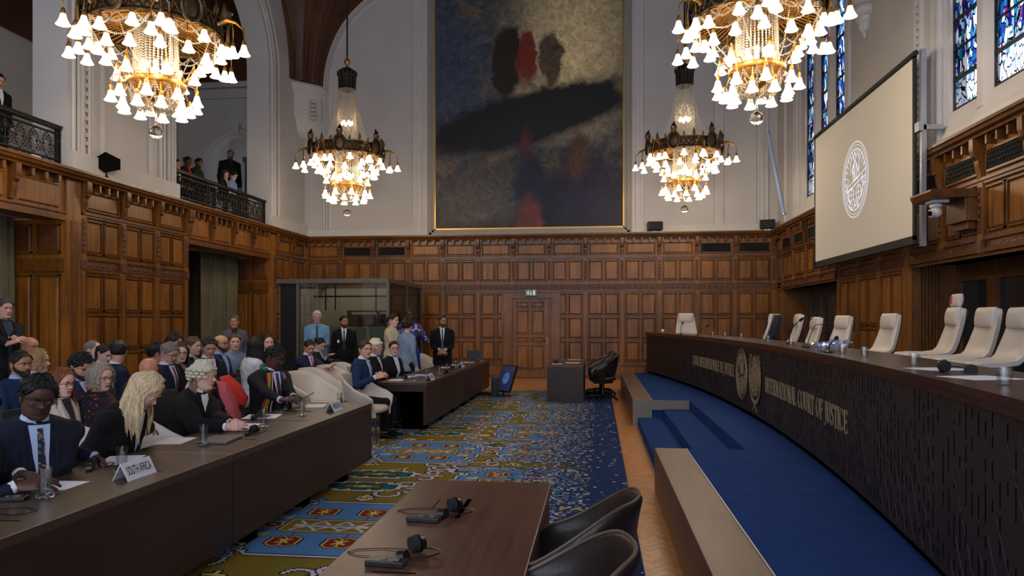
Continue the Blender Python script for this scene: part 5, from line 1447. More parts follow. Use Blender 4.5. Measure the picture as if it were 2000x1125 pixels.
def add_head(b, T, S):
    """S: dict of features. material slots 0 skin 1 lips 2 white 3 iris 4 brow 5 nostril/mouth line"""
    b.T = T; jaw = S.get('jaw', 1); nose = S.get('nose', 1); A = angs()
    rows = [[head_pt(t, a, 0, jaw, nose) for a in A] for t in TS]
    b.grid(rows, 0, closeu=True); b.add(rows[0], [tuple(range(NC))], 0)
    for sx in (-1, 1):
        b.ball((sx*.0305, .0785, .003), .0112, 12, 8, 2)
        look = S.get('look', (0, 0)); b.ball((sx*.0305 + look[0]*.006, .0862, .003 + look[1]*.005), (.0060, .0044, .0060), 8, 6, 3)
        lid = S.get('lid', .45)     # how far the upper lid comes down
        b.ball((sx*.0305, .0796, .003 + .0125*(1-lid)), (.0148, .0122, .0108), 12, 8, 0); b.ball((sx*.0305, .0785, .003 - .0110), (.0138, .0118, .0075), 12, 6, 0)
        b.tube([(sx*.0165, .0905, .0115-.012*(lid-.45)), (sx*.0305, .0925, .0125-.016*(lid-.45)), (sx*.044, .087, .010-.012*(lid-.45))], .0013, 5, 4)
        br = S.get('brow', 1)
        b.tube([(sx*.014, .0985, .019), (sx*.028, .0985, .0235), (sx*.040, .092, .0225), (sx*.049, .083, .018)], [.0022*br, .003*br, .0026*br, .0010], 6, 4, flat=1.3)
        b.ball((sx*.0095, .1025*1 + .006*(nose-1), -.0305), (.0058, .009, .0062), 8, 6, 0)
        b.ball((sx*.0055, .1035, -.0350), (.0030, .0045, .0018), 6, 5, 5)
        # ear
        for q, (dy, dz, rx, ry, rz_) in enumerate(((-.006, -.004, .006, .017, .029), (-.003, .010, .009, .013, .013), (-.003, -.024, .007, .008, .010))):
            b.ball((sx*.0775, dy, dz), (rx, ry, rz_), 10, 8, 0)
        b.tube([(sx*.083, .008, .008), (sx*.086, .0, .022), (sx*.0865, -.015, .020), (sx*.085, -.021, .004), (sx*.082, -.014, -.016)], .003, 5, 0)
    op = S.get('mouth', 0)
    up, lo, ml = [], [], []
    for i in range(9):
        x = (-1 + i/4)*.0235; c = 1-(x/.0235)**2; yb_ = .0915 + .0025*c - 9*x*x
        sm = S.get('smile', 0)*.006*(1-c)
        up.append((x, yb_+.0012, -.0565+.0012*c+sm)); lo.append((x, yb_, -.0645-.001*c+sm-op)); ml.append((x, yb_+.0022, -.0605+sm-op/2))
    wl = [max(.0008, .0040*(1-abs(-1+i/4)**2.5)) for i in range(9)]
    b.tube(up, wl, 6, 1); b.tube(lo, [q*1.15 for q in wl], 6, 1); b.tube(ml, [max(.0005, q*.35+op*.3) for q in wl], 5, 5 if not S.get('teeth') else 2)
    b.T = None

def hair_shell(b, T, line, thick, jaw=1, seed=0, m=0, wav=.0015, top=None):
    """cap of hair following the skull; line(|a| in degrees) -> lowest t covered; top(|a|) -> highest t (for bald crowns)"""
    b.T = T; A = angs(64); r = random.Random(seed); ph = [r.uniform(0, 6.28) for _ in range(6)]
    lo = [line(abs(math.degrees(a))) for a in A]; nr = 26; rows = []
    for i in range(nr+1):
        row = []
        for a, l0 in zip(A, lo):
            h1 = top(abs(math.degrees(a))) if top else 1
            f = i/nr; t = l0 + (h1-l0)*f
            th = thick(t, abs(math.degrees(a)))*smoothstep(0, .14, f)*(smoothstep(1, .8, f) if top else 1)
            n = wav*(math.sin(a*23+ph[0]+t*3)+math.sin(a*41+ph[1]+t*5)*.6+math.sin(a*9+ph[2]+t*11)) if th > .004 else 0
            p = head_pt(max(-1, min(1, t)), a, th*.9 + n - .0015, jaw)
            row.append(p)
        rows.append(row)
    b.grid(rows, m, closeu=True)
    if not top: b.add(rows[-1] + [sum(rows[-1], V())/len(rows[-1]) + V((0, 0, .003))], [(i, (i+1) % len(A), len(A)) for i in range(len(A))], m)
    b.T = None
def hl_short(a): return interp([(0, .66), (25, .64), (38, .52), (50, .30), (62, .18), (72, -.02), (80, -.12), (84, .10), (98, .16), (108, -.05), (120, -.30), (180, -.42)], a)
def hl_reced(a): return interp([(0, .78), (20, .86), (34, .80), (48, .45), (62, .22), (72, -.0), (80, -.10), (84, .10), (98, .16), (108, -.05), (120, -.30), (180, -.40)], a)
def hl_long(a): return interp([(0, .74), (25, .68), (42, .46), (58, .05), (70, -.25), (84, -.35), (100, -.45), (180, -.60)], a)
def strands(b, T, n, length, r0, seed, a0=58, a1=302, off=.018, drift=.02, wave=.008, zt=-.2, m=0, forward=0, curl=0):
    """locks that follow the skull and then hang"""
    r = random.Random(seed); b.T = T; down = (T.to_3x3().inverted() @ V((0, 0, -1))).normalized()
    for k in range(n):
        a = math.radians(a0 + (a1-a0)*(k+r.uniform(-.4, .4))/max(1, n-1)); a = a if a < PI else a - 2*PI
        o = off*r.uniform(.7, 1.15); pts = []
        for t in (.93, .75, .5, .22, -.05, zt): pts.append(head_pt(t, a*(.86 + .14*(1-t)), o))
        L_ = length*r.uniform(.82, 1.08); ns = 7; ph = r.uniform(0, 6.28); p = pts[-1]; out = V((p.x, p.y*.6, 0)).normalized()
        for i in range(1, ns+1):
            f = i/ns; q = p + down*L_*f + out*(drift*math.sin(f*2.2) - curl*f*f) + V((math.sin(ph+f*5), math.cos(ph+f*4), 0))*wave*f + V((0, forward*f, 0))
            pts.append(q)
        k_ = len(pts); b.tube(pts, [r0*(.7 + .5*math.sin(PI*min(1, i/(k_-1)*1.1))) * (1 if i < k_-1 else .25) for i in range(k_)], 5, m, flat=.55)
    b.T = None
def curtain_hair(b, T, length, seed, a0=58, a1=302, off=.02, m=0, flare=.03, wavy=.012, zt=-.25, fwd=0):
    r = random.Random(seed); b.T = T; down = (T.to_3x3().inverted() @ V((0, 0, -1))).normalized(); nA = 84; cols = []; p1, p2, p3 = [r.uniform(0, 6.28) for _ in range(3)]
    for j in range(nA+1):
        a = math.radians(a0 + (a1-a0)*j/nA); a = a if a < PI else a - 2*PI; e = min(j, nA-j)/nA*8; e = min(1, e)
        L_ = length*(.82 + .10*math.sin(j*.9+p1) + .08*math.sin(j*2.3+p2)); col = []
        for t in (.97, .86, .7, .5, .28, .05, zt): col.append(head_pt(t, a*(.88 + .12*(1-max(0, t))), off*(.6+.4*e) + .0012*math.sin(j*1.3+p3)))
        p = col[-1]; out = V((p.x, p.y*.6, 0)).normalized()
        for i in range(1, 9):
            f = i/8; lock = .005*math.sin(j*.75 + f*1.8+p2) + .0022*math.sin(j*1.9+p1+f)
            col.append(p + down*L_*f + out*(flare*math.sin(f*2.4) + lock*min(1, f*3)) + V((math.sin(p3+f*4+j*.05), math.cos(p1+f*5), 0))*wavy*f*.5 + V((0, fwd*f, 0)))
        cols.append(col)
    cen = [sum((c[i] for c in cols), V())/len(cols) for i in range(len(cols[0]))]
    outer = [[c[i] for c in cols] for i in range(len(cols[0]))]; inner = [[p + ((cen[i]-p).normalized()*(.011 if i < len(cols[0])-1 else .004)) for p in row] for i, row in enumerate(outer)]
    b.grid([o + n_[::-1] for o, n_ in zip(outer, inner)], m, closeu=True); b.T = None
def beard(b, T, full=True, m=0, th=.006):
    b.T = T; rows = []; N_ = 31
    for i in range(9):
        f = i/8; row = []
        for j in range(N_):
            a = math.radians(-84 + 168*j/(N_-1)); aa = abs(math.degrees(a))
            top_ = interp([(0, -.66), (14, -.64), (20, -.50), (27, -.42), (45, -.42), (65, -.25), (80, .0), (84, .05)], aa)
            bot_ = interp([(0, -.97), (40, -.98), (84, -.5)], aa)
            t = bot_ + (top_-bot_)*f; row.append(head_pt(t, a, (th if full else th*.5)*math.sin(PI*min(1, max(0, f*.98+.01)))**.5 - .001))
        rows.append(row)
    b.grid(rows, m)
    b.tube([(-.027, .086, -.062), (-.018, .095, -.052), (0, .0985, -.047), (.018, .095, -.052), (.027, .086, -.062)], [.002, .004, .0045, .004, .002], 6, m); b.T = None
def glasses(T, par, col=(25, 24, 24), round_=True):
    b = MB(T); b2 = MB(T)
    for sx in (-1, 1):
        b.tube([(sx*.0315 + .0205*math.cos(t), .1035 - .25*abs(.0205*math.cos(t)*1)*.5, .001 + .0165*math.sin(t)) for t in [2*PI*i/20 for i in range(20)]], .0018, 5, closed=True)
        b.tube([(sx*.052, .098, .005), (sx*.072, .06, .006), (sx*.079, .0, .008), (sx*.08, -.012, -.002)], .0018, 5)
    b.tube([(-.011, .1045, .003), (0, .1065, .006), (.011, .1045, .003)], .0018, 5)
    return b.build('glasses', mat('spectacle_frame_%d' % col[0], col, rough=.3, metal=.4), par, smooth=50)

def remeshed(b, vox, it=3, name='m'):
    me = b.mesh(name, M_BLK, smooth=0)
    o = bpy.data.objects.new('tmp', me); C.objects.link(o)
    md = o.modifiers.new('r', 'REMESH'); md.mode = 'VOXEL'; md.voxel_size = vox; md.use_smooth_shade = True
    s = o.modifiers.new('s', 'SMOOTH'); s.factor = .5; s.iterations = it
    dg = bpy.context.evaluated_depsgraph_get(); ev = o.evaluated_get(dg); m2 = bpy.data.meshes.new_from_object(ev)
    vs = [v.co.copy() for v in m2.vertices]; fs = [tuple(p.vertices) for p in m2.polygons]
    bpy.data.objects.remove(o); bpy.data.meshes.remove(m2); bpy.data.meshes.remove(me)
    return vs, fs
HANDS = {}
def hand(curl, thumb=.5, key=''):
    k = (round(curl, 2), round(thumb, 2))
    if k in HANDS: return HANDS[k]
    b = MB(); 
    # palm (right hand, fingers +Y, back of hand +Z, thumb towards -X)
    b.tube([(0, -.045, 0), (0, 0, 0), (0, .02, 0)], [.024, .023, .026], 12, flat=.78, up=(0, 0, 1))
    rows = []
    for y, w_, h_ in ((-.005, .024, .017), (.02, .034, .0165), (.05, .041, .0155), (.078, .043, .014), (.092, .040, .011)):
        rows.append([V((w_*math.cos(t) + .001, y, h_*math.sin(t) - .002*(abs(math.cos(t)) > .5))) for t in [2*PI*i/16 for i in range(16)]])
    b.grid(rows, closeu=True); b.add(rows[0], [tuple(range(16))]); b.add(rows[-1], [tuple(range(16))])
    b.ball((-.024, .03, -.006), (.016, .028, .014), 12, 8)
    for x, y, L_, r_, sp in ((-.030, .084, (.044, .026, .021), .0092, -.09), (-.0105, .090, (.048, .030, .022), .0094, -.02), (.0095, .087, (.045, .028, .021), .0090, .05), (.0285, .078, (.035, .021, .018), .0080, .14)):
        p = V((x, y-.008, 0)); ang = -curl*.55; pts = [p]; rr = [r_*1.08]
        for i, l in enumerate(L_):
            d = V((math.sin(sp)*math.cos(ang), math.cos(sp)*math.cos(ang), math.sin(ang))); p = p + d*l*.5; pts.append(p); rr.append(r_*(1.0 - .06*i)); p = p + d*l*.5; pts.append(p); rr.append(r_*(1.03 - .09*i)); ang -= curl*(1.0 if i == 0 else .7)
        b.tube(pts, rr, 8); b.ball(pts[-1], rr[-1]*1.02, 8, 6)
    t0 = V((-.028, .022, -.006)); d1 = V((-.75, .62, -.25 - .5*thumb)).normalized(); d2 = V((-.35, .85, -.3 - .4*thumb)).normalized(); d3 = V((-.05 + .3*thumb, .92, -.25 - .3*thumb)).normalized()
    pts = [t0, t0+d1*.028, t0+d1*.028+d2*.02, t0+d1*.028+d2*.036, t0+d1*.028+d2*.036+d3*.024]
    b.tube(pts, [.013, .0115, .0105, .0100, .0085], 8); b.ball(pts[-1], .0087, 8, 6)
    HANDS[k] = remeshed(b, .0042, 2); return HANDS[k]
SKIN = {}
def skinm(c, k=''):
    n = 'skin_%d_%d_%d' % c
    return mat(n, c, rough=.5, var=.06, vscale=25, bump=.05, bscale=180, spec=.4)
LIPC = {}
def ik(sh, tgt, L1, L2, pole):
    d = tgt - sh; L_ = d.length; mx = (L1+L2)*.995
    if L_ > mx: tgt = sh + d*(mx/L_); d = tgt-sh; L_ = mx
    if L_ < .12: L_ = .12
    a = (L1*L1 - L2*L2 + L_*L_)/(2*L_); h = math.sqrt(max(0, L1*L1 - a*a)); u = d.normalized(); p = pole - u*pole.dot(u)
    p = p.normalized() if p.length > 1e-4 else V((0, 0, -1)); return sh + u*a + p*h, tgt

def person(label, head, yaw, mode='sit', lean=6, skin=(196, 150, 125), hair='short', hc=(30, 24, 20), female=False, top=(24, 26, 34), topm=None, shirt=(205, 208, 215), tie=None, tiem=None,
           vneck=.20, legs=(22, 23, 28), hyaw=0, hpitch=0, hroll=0, L=None, R=None, Lh=None, Rh=None, curl=.35, glass=False, beardc=None, full=True, fine=False, face=None, floor=None, seat=None,
           skirt=False, scl=None, extra=None, wide=1, group=None, hthick=1, cuffs=True, zoff=0, twist=0, lapel=True, grey_b=None, rough=.85):
    Hc = at_c(*head); face = face or {}; R0 = Matrix.Rotation(yaw, 3, 'Z'); floor = (.012 if floor is None else floor)
    ln = math.radians(lean); u_ = V((0, math.sin(ln), math.cos(ln))); f_ = V((0, math.cos(ln), -math.sin(ln)))
    hd = (u_*.55 + V((0, 0, .45)) + V((0, .22*math.sin(math.radians(max(0, hpitch))), 0))).normalized()
    off1 = u_*.500 + hd*.145 + f_*.022
    if mode == 'sit':
        zs = (seat if seat is not None else .53); s = scl or min(1.1, max(.86, (Hc.z-zs)/off1.z)); zp = Hc.z - off1.z*s
    else:
        s = scl or (Hc.z-floor)/(.93+off1.z); zp = Hc.z - off1.z*s
    base = Hc - R0 @ V((0, off1.y*s, 0))
    t = thing('person', label, 'person', (base.x, base.y, floor if mode == 'stand' else floor), yaw, group)
    P = V((0, 0, zp-floor)); nb = P + u_*.515*s; Hl = P + off1*s
    TT = Matrix(((s, 0, 0, P.x), (0, f_.y*s, u_.y*s, P.y), (0, f_.z*s, u_.z*s, P.z), (0, 0, 0, 1))) @ Matrix.Rotation(math.radians(twist), 4, 'Z')     # torso frame: x, forward, up
    hs = s**.35
    HT = Matrix.Translation(Hl) @ (Matrix.Rotation(math.radians(hyaw), 4, 'Z') @ Matrix.Rotation(-math.radians(hpitch), 4, 'X') @ Matrix.Rotation(math.radians(hroll), 4, 'Y')) @ Matrix.Scale(hs, 4)
    # ---- torso loft
    W = wide*(.90 if female else 1.0)
    sec = [(-.10, .150, .115, 0), (-.04, .172, .128, 0), (.04, .170, .130, .0), (.12, .150 if not female else .135, .118, .005), (.20, .152 if not female else .134, .117, .01), (.29, .172, .124 + (.02 if female else 0), .014 + (.012 if female else 0)), (.37, .188, .122 + (.008 if female else 0), .006), (.43, .192, .110, -.004), (.472, .172, .092, -.010), (.500, .128, .078, -.010), (.525, .080, .066, -.004)]
    if wide > 1.05: sec = [(z, w_, d_*(1 + (wide-1)*1.6*(z < .33)), o_ + .04*(wide-1)*5*(z < .3)*.4) for z, w_, d_, o_ in sec]
    def ringat(z, w_, d_, o_, n=28):
        e = 2.3; out = []
        for i in range(n):
            a = 2*PI*i/n; sx, cy = math.sin(a), math.cos(a); dn = (abs(sx)**e+abs(cy)**e)**(1/e); out.append(V((w_*W*sx/dn, o_ + d_*cy/dn, z)))
        return out
    def loft(b, g_=0):
        b.T = TT; rows = [ringat(z, w_+g_, d_+g_, o_) for z, w_, d_, o_ in sec]; b.grid(rows, closeu=True); b.add(rows[0], [tuple(range(28))]); b.add(rows[-1], [tuple(range(28))]); b.T = None
    sh = {sx: TT @ V((sx*.162*W, -.005, .425)) for sx in (-1, 1)}
    U1, U2 = .285*s, .255*s; loc = {}
    for sx, tg in ((-1, L), (1, R)):
        if tg is None: tg = 'down' if mode == 'stand' else 'lap'
        pole = V((sx*.55, -.6, -.75))
        if tg == 'down': w_ = sh[sx] + V((sx*.06, .05, -.52*s)); pole = V((sx*.3, -1, 0))
        elif tg == 'lap': w_ = P + V((sx*.12, .33*s, .10*s))
        elif tg == 'clasp': w_ = P + V((sx*.055, .27*s, .10*s if mode == 'stand' else .14*s))
        elif tg == 'chest': w_ = P + V((sx*.07, .33*s, .28*s))
        elif isinstance(tg, tuple) and len(tg) == 3 and tg[0] == 'w': w_ = R0.inverted() @ (V(tg[1]) - V((base.x, base.y, floor)))
        else: w_ = V(tg)
        if isinstance(tg, tuple) and tg[0] == 'w' and tg[2]: pole = V((sx*.3, -.2, 1 if tg[2] == 'up' else -1))
        e_, w_ = ik(sh[sx], w_, U1, U2, pole); loc[sx] = (sh[sx], e_, w_)
    # jacket
    vx = .011 if fine else .016
    jb = MB(); loft(jb, .006)
    sl = 1.45 if rough == 'robe' else 1.0
    for sx in (-1, 1):
        a, e_, w_ = loc[sx]; ww = w_ + (e_-w_).normalized()*.012
        jb.tube([a.lerp(TT @ V((0, 0, .40)), .35), a, a.lerp(e_, .35), a.lerp(e_, .8), e_, e_.lerp(ww, .3), e_.lerp(ww, .7), ww], [.07*s, .070*s, .060*s*sl, .050*s*sl, .049*s*sl, .047*s*sl, .040*s*sl, .034*s*sl], 14); jb.ball(a, .068*s, 14, 10); jb.ball(e_, .05*s*sl, 12, 8)
    if mode == 'stand': 
        rows = [[TT @ q for q in ringat(-.10, .155, .12, 0)], [TT @ q for q in ringat(-.17, .176, .132, -.005)], [TT @ q for q in ringat(-.20, .17, .128, -.005)]]
        jb.T = TT; rr_ = [ringat(.02, .16, .125, 0), ringat(-.08, .172, .13, 0), ringat(-.19, .180, .134, -.005)]; jb.grid(rr_, closeu=True); jb.add(rr_[0], [tuple(range(28))]); jb.add(rr_[-1], [tuple(range(28))]); jb.T = None
    vs, fs = remeshed(jb, vx, 4)
    # cloth wrinkles
    rw = random.Random(hash(label) % 1000 if False else len(label)*7); p1, p2 = rw.uniform(0, 6), rw.uniform(0, 6)
    for v in vs:
        k = math.sin(v.z*38+v.x*17+p1)*math.sin(v.x*31-v.y*23+p2)*.0028 + math.sin(v.z*71+v.y*43+v.x*29)*.0012
        c_ = V((v.x, v.y-P.y, 0)); v += c_.normalized()*k if c_.length > .01 else V()
    b = MB(); b.add(vs, fs); tm = topm or mat('cloth_%d_%d_%d' % top, top, rough=.88 if rough == 'robe' else rough, var=.12, vscale=9, bump=.25, bscale=40, spec=.25)
    b.build('jacket' if lapel else 'top', tm, t, smooth=180, fixn=False)
    tl = MB(); loft(tl, .006); bv = BVHTree.FromPolygons([V(p) for p in tl.v], tl.f)
    dirn = -(TT.to_3x3() @ V((0, 1, 0))).normalized()
    def patch(poly_rows, off, nm, m, th=None, par=t, ms=None):
        """poly_rows: rows of (x, z) in torso units, projected on the chest"""
        rows = []
        for r_ in poly_rows:
            row = []
            for (x, z) in r_:
                h, n_, _, _ = bv.ray_cast(TT @ V((x, .6, z)), dirn)
                if h is None: h, n_, _, _ = bv.find_nearest(TT @ V((x, .1, z)))
                row.append(h - dirn*off)
            rows.append(row)
        k = len(rows[0]); bb = MB(); nr = len(rows)
        back = [[p + dirn*(off+.004) for p in r_] for r_ in rows]
        if ms:
            for j in range(k-1): bb.grid([[r_[j], r_[j+1]] for r_ in rows], ms[j])
        else: bb.grid(rows)
        rim = rows[0] + [r_[-1] for r_ in rows[1:-1]] + rows[-1][::-1] + [r_[0] for r_ in rows[1:-1]][::-1]; rb_ = back[0] + [r_[-1] for r_ in back[1:-1]] + back[-1][::-1] + [r_[0] for r_ in back[1:-1]][::-1]
        bb.grid([rim, rb_], ms[0] if ms else 0, closeu=True)
        return bb.build(nm, m, par, smooth=60, fixn=False)
    def vee(w0, zb, z0=.515, nr=10, nc=6, cx=0):
        return [[((-w0*(1-i/nr) + 2*w0*(1-i/nr)*j/nc) + cx*i/nr, z0 + (zb-z0)*i/nr) for j in range(nc+1)] for i in range(nr+1)]
    def strip(p0, p1, w0, w1, nr=10, nc=2, bend=0):
        return [[(p0[0] + (p1[0]-p0[0])*i/nr + bend*math.sin(PI*i/nr) + (w0+(w1-w0)*i/nr)*(j/nc-.5), p0[1] + (p1[1]-p0[1])*i/nr) for j in range(nc+1)] for i in range(nr+1)]
    sm_ = mat('shirt_%d_%d_%d' % tuple(shirt), tuple(shirt), rough=.8, bump=.1, bscale=60) if shirt else None
    if shirt and vneck is not None:
        patch(vee(.050, vneck), .006, 'shirt', sm_)
        if lapel:
            for sx in (-1, 1): patch(strip((sx*.078, .508), (sx*.012, vneck-.005), .022, .014, bend=sx*.022), .010, 'lapel', tm)
    if tie or tiem:
        tmm = tiem or mat('tie_%d_%d_%d' % tie, tie, rough=.5, var=.2, vscale=40)
        patch(strip((0, .500), (0, .470), .028, .018, 3), .017, 'tie_knot', tmm); patch(strip((0, .475), (0, min(vneck-.0, .2) if not (extra == 'longtie') else .03), .026, .056), .013, 'tie', tmm)
    # collar
    if shirt and lapel:
        b = MB(TT); rows = []
        for r_, z, o_ in ((.070, .488, .0), (.068, .510, .0), (.062, .538, .004), (.056, .558, .008), (.052, .552, .008), (.056, .50, 0)):
            rows.append([V(((r_ + .022*max(0, math.cos(a))*(z < .50))*1.02*math.sin(a), o_ + (r_ + .026*max(0, math.cos(a))*(z < .53))*.98*math.cos(a) - .004, z - .016*max(0, math.cos(a)))) for a in [math.radians(14 + 332*i/24) for i in range(25)]])
        b.grid(rows)
        for sx in (-1, 1): b.add([(sx*.012, .066, .522), (sx*.052, .040, .535), (sx*.046, .074, .490), (sx*.018, .084, .478)], [(0, 1, 2, 3)])
        b.build('collar', sm_, t, smooth=60, fixn=False)
    elif not lapel and not shirt:
        b = MB(TT); b.tube([(.062*math.sin(a), .062*math.cos(a)-.004, .515-.012*math.cos(a)) for a in [2*PI*i/24 for i in range(24)]], .009, 6, closed=True); b.build('neckline', tm, t)
    # legs
    lb = MB(); lm = mat('cloth_%d_%d_%d' % legs, legs, rough=.88, var=.12, vscale=9, bump=.25, bscale=40, spec=.25)
    lb.T = TT; rr_ = [ringat(.06, .158, .118, 0), ringat(-.03, .172, .128, 0), ringat(-.10, .165, .12, 0)]; lb.grid(rr_, closeu=True); lb.add(rr_[0], [tuple(range(28))]); lb.add(rr_[-1], [tuple(range(28))]); lb.T = None
    feet = {}
    for sx in (-1, 1):
        hp = P + V((sx*.088*s, 0, -.03*s))
        if mode == 'sit':
            kn = P + V((sx*.13*s, .43*s, -.02)); kn.z = max(.46, min(kn.z, P.z+.02)); an = V((sx*.12*s, .41*s, .09)); an.z = .09
        else: kn = V((sx*.10*s, .02, .49*s)); an = V((sx*.105*s, -.02, .085*s))
        feet[sx] = (hp, kn, an)
        lb.tube([hp, hp.lerp(kn, .5), kn, kn.lerp(an, .4), an], [.092*s, .078*s, .060*s, .056*s, .045*s], 14); lb.ball(hp, .09*s, 12, 8); lb.ball(kn, .061*s, 12, 8)
    if skirt and mode == 'stand':
        lb.lathe([(.0, .95*s), (.15*s, .95*s), (.19*s, .7*s), (.22*s, .3*s), (.23*s, .12), (0, .12)], 24, sy=.75)
    vs, fs = remeshed(lb, .020, 3); b = MB(); b.add(vs, fs); b.build('skirt' if skirt else 'trousers', lm, t, smooth=180, fixn=False)
    b = MB()
    for sx in (-1, 1):
        b = MB(); an = feet[sx][2]; x, y = an.x, an.y; rows = []
        for yy, w_, h_ in ((-.07, .022, .03), (-.05, .036, .06), (0, .038, .085), (.05, .040, .065), (.11, .046, .045), (.16, .042, .035), (.19, .02, .018)):
            rows.append([V((x + w_*math.cos(q), y+yy, max(0, h_*.5 + h_*.5*math.sin(q)))) for q in [2*PI*i/12 for i in range(12)]])
        b.grid(rows, closeu=True); b.add(rows[0], [tuple(range(12))]); b.add(rows[-1], [tuple(range(12))]); b.build('shoe', mat('black_shoe_leather', (16, 15, 15), rough=.35), t, smooth=70)
    # ---- body: head, neck, hands, and the limbs under the clothes in one mesh
    b = MB(); add_head(b, HT, face)
    nk = HT @ V((0, -.012, -.075)); nkt = HT @ V((0, -.015, -.03)); r_ = .050 if female else .058
    b.tube([TT @ V((0, -.01, .44)), TT @ V((0, -.008, .50)), TT @ V((0, 0, .53)), nk, nkt], [r_*1.25*s, r_*1.12*s, r_*.98*s, r_*.98*s, r_*1.0*s], 20)
    b.T = TT; rows = [ringat(z, w_*.82, d_*.8, o_) for z, w_, d_, o_ in sec]; b.grid(rows, closeu=True); b.T = None
    if vneck is not None and not shirt: pass
    for sx in (-1, 1):
        a, e_, w_ = loc[sx]; b.tube([a, e_, w_], [.045*s, .036*s, .026*s], 10); hp, kn, an = feet[sx]; b.tube([hp, kn, an], [.07*s, .05*s, .035*s], 10)
        hv = Lh if sx < 0 else Rh; d = (w_-e_).normalized(); cu = curl; th = .5
        nrm = V((0, 0, 1)) if mode == 'sit' else V((sx, .3, 0))
        if hv:
            if hv.get('dir') is not None: d = V(hv['dir']).normalized()
            if hv.get('n') is not None: nrm = V(hv['n'])
            cu = hv.get('curl', curl); th = hv.get('thumb', .5)
        elif (L if sx < 0 else R) in ('clasp',): d = V((-sx*.75, .35, -.45 if mode == 'stand' else -.1)).normalized(); nrm = V((0, .8, .5)); cu = .5
        Z_ = (nrm - d*nrm.dot(d)).normalized(); X_ = d.cross(Z_)
        hvs, hfs = hand(cu, th); mir = -1 if sx < 0 else 1
        M_ = Matrix(((X_.x*mir, d.x, Z_.x, w_.x), (X_.y*mir, d.y, Z_.y, w_.y), (X_.z*mir, d.z, Z_.z, w_.z), (0, 0, 0, 1))) @ Matrix.Scale(s*(.92 if female else 1.03), 4) @ Matrix.Translation((0, .006, 0))
        b.T = M_; b.add(hvs, [f[::-1] for f in hfs] if mir < 0 else hfs); b.T = None
    sk = skinm(skin); lip = mat('lips_%d_%d_%d' % skin, face.get('lips', tuple(int(q) for q in (skin[0]*.85, skin[1]*.62, skin[2]*.62))), rough=.4)
    brc = mat('hair_%d_%d_%d' % tuple(hc), tuple(hc), rough=.55, var=.35, vscale=30, stretch=(4, 4, .6), bump=.35, bscale=110, spec=.35)
    b.build('body', [sk, lip, mat('eye_white', (176, 168, 160), rough=.25), mat('iris_dark', (34, 22, 16), rough=.15), brc, mat('mouth_dark', (50, 22, 20), rough=.6)], t, smooth=70, fixn=False)
    if cuffs and shirt:
        for sx in (-1, 1):
            a, e_, w_ = loc[sx]; d = (w_-e_).normalized(); b = MB(); b.tube([w_-d*.05, w_-d*.0, w_+d*.006], [.031*s, .0315*s, .030*s], 14, cap=True); b.build('shirt_cuff', sm_, t, smooth=60)
    # hair
    b = MB(); jw = face.get('jaw', 1); sd = len(label)
    if hair in ('short', 'receding', 'curly', 'afro', 'updo', 'bob', 'long', 'longwave', 'ponytail', 'side', 'wigless'):
        ht = dict(short=.014, receding=.009, curly=.022, afro=.013, updo=.012, bob=.022, long=.016, longwave=.018, ponytail=.010, side=.018)[hair]*hthick
        line = hl_long if hair in ('bob', 'long', 'longwave') else hl_reced if hair == 'receding' else hl_short
        tk = (lambda t, a: ht*(.55 + .55*smoothstep(.1, .8, t)) * (1.25 if hair == 'side' and a < 60 else 1))
        hair_shell(b, HT, line, tk, jw, sd, wav=.004 if hair in ('curly', 'afro') else .0012)
    if hair == 'curly':
        r = random.Random(sd)
        for k in range(150):
            a = r.uniform(-PI, PI); t_ = r.uniform(max(hl_short(abs(math.degrees(a))), -.3)+.05, .98); b.ball(HT @ head_pt(t_, a, .016*hthick), r.uniform(.010, .017), 6, 5)
    if hair == 'afro':
        r = random.Random(sd)
        for k in range(260):
            a = r.uniform(-PI, PI); t_ = r.uniform(max(hl_short(abs(math.degrees(a))), -.3)+.06, .99); b.ball(HT @ head_pt(t_, a, .011*hthick), r.uniform(.005, .008), 6, 4)
    nst = 2 if fine else 1
    if hair == 'bob': curtain_hair(b, HT, .06, sd, 50, 310, .024, flare=.012); strands(b, HT, 40, .04, .007, sd, 50, 310, .024, .015, .004, curl=.03)
    if hair == 'long': curtain_hair(b, HT, .24, sd, 62, 298, .018, flare=.02); strands(b, HT, 30*nst, .22, .005, sd, 62, 298, .021, .02, .012)
    if hair == 'longwave': curtain_hair(b, HT, .33, sd, 60, 300, .020, flare=.045, wavy=.035, fwd=-.02)
    if hair in ('updo',): b.ball(HT @ V((0, -.105, .05)), (.04, .035, .04), 14, 10)
    if hair == 'ponytail': b.ball(HT @ V((0, -.115, .02)), (.03, .03, .035), 12, 8); b.tube([HT @ V((0, -.12, .03)), HT @ V((0, -.155, -.0)), HT @ V((0, -.15, -.08)), HT @ V((0, -.13, -.17))], [.02, .028, .024, .008], 8)
    if hair == 'fringe': hair_shell(b, HT, lambda a: interp([(0, .4), (70, .3), (80, .0), (84, .1), (98, .16), (108, -.05), (120, -.3), (180, -.4)], a), lambda t, a: .006 if a > 68 else 0, jw, sd, top=lambda a: interp([(0, .41), (66, .31), (80, .42), (180, .40)], a))
    if b.v: b.build('hair', brc, t, smooth=70, fixn=False)
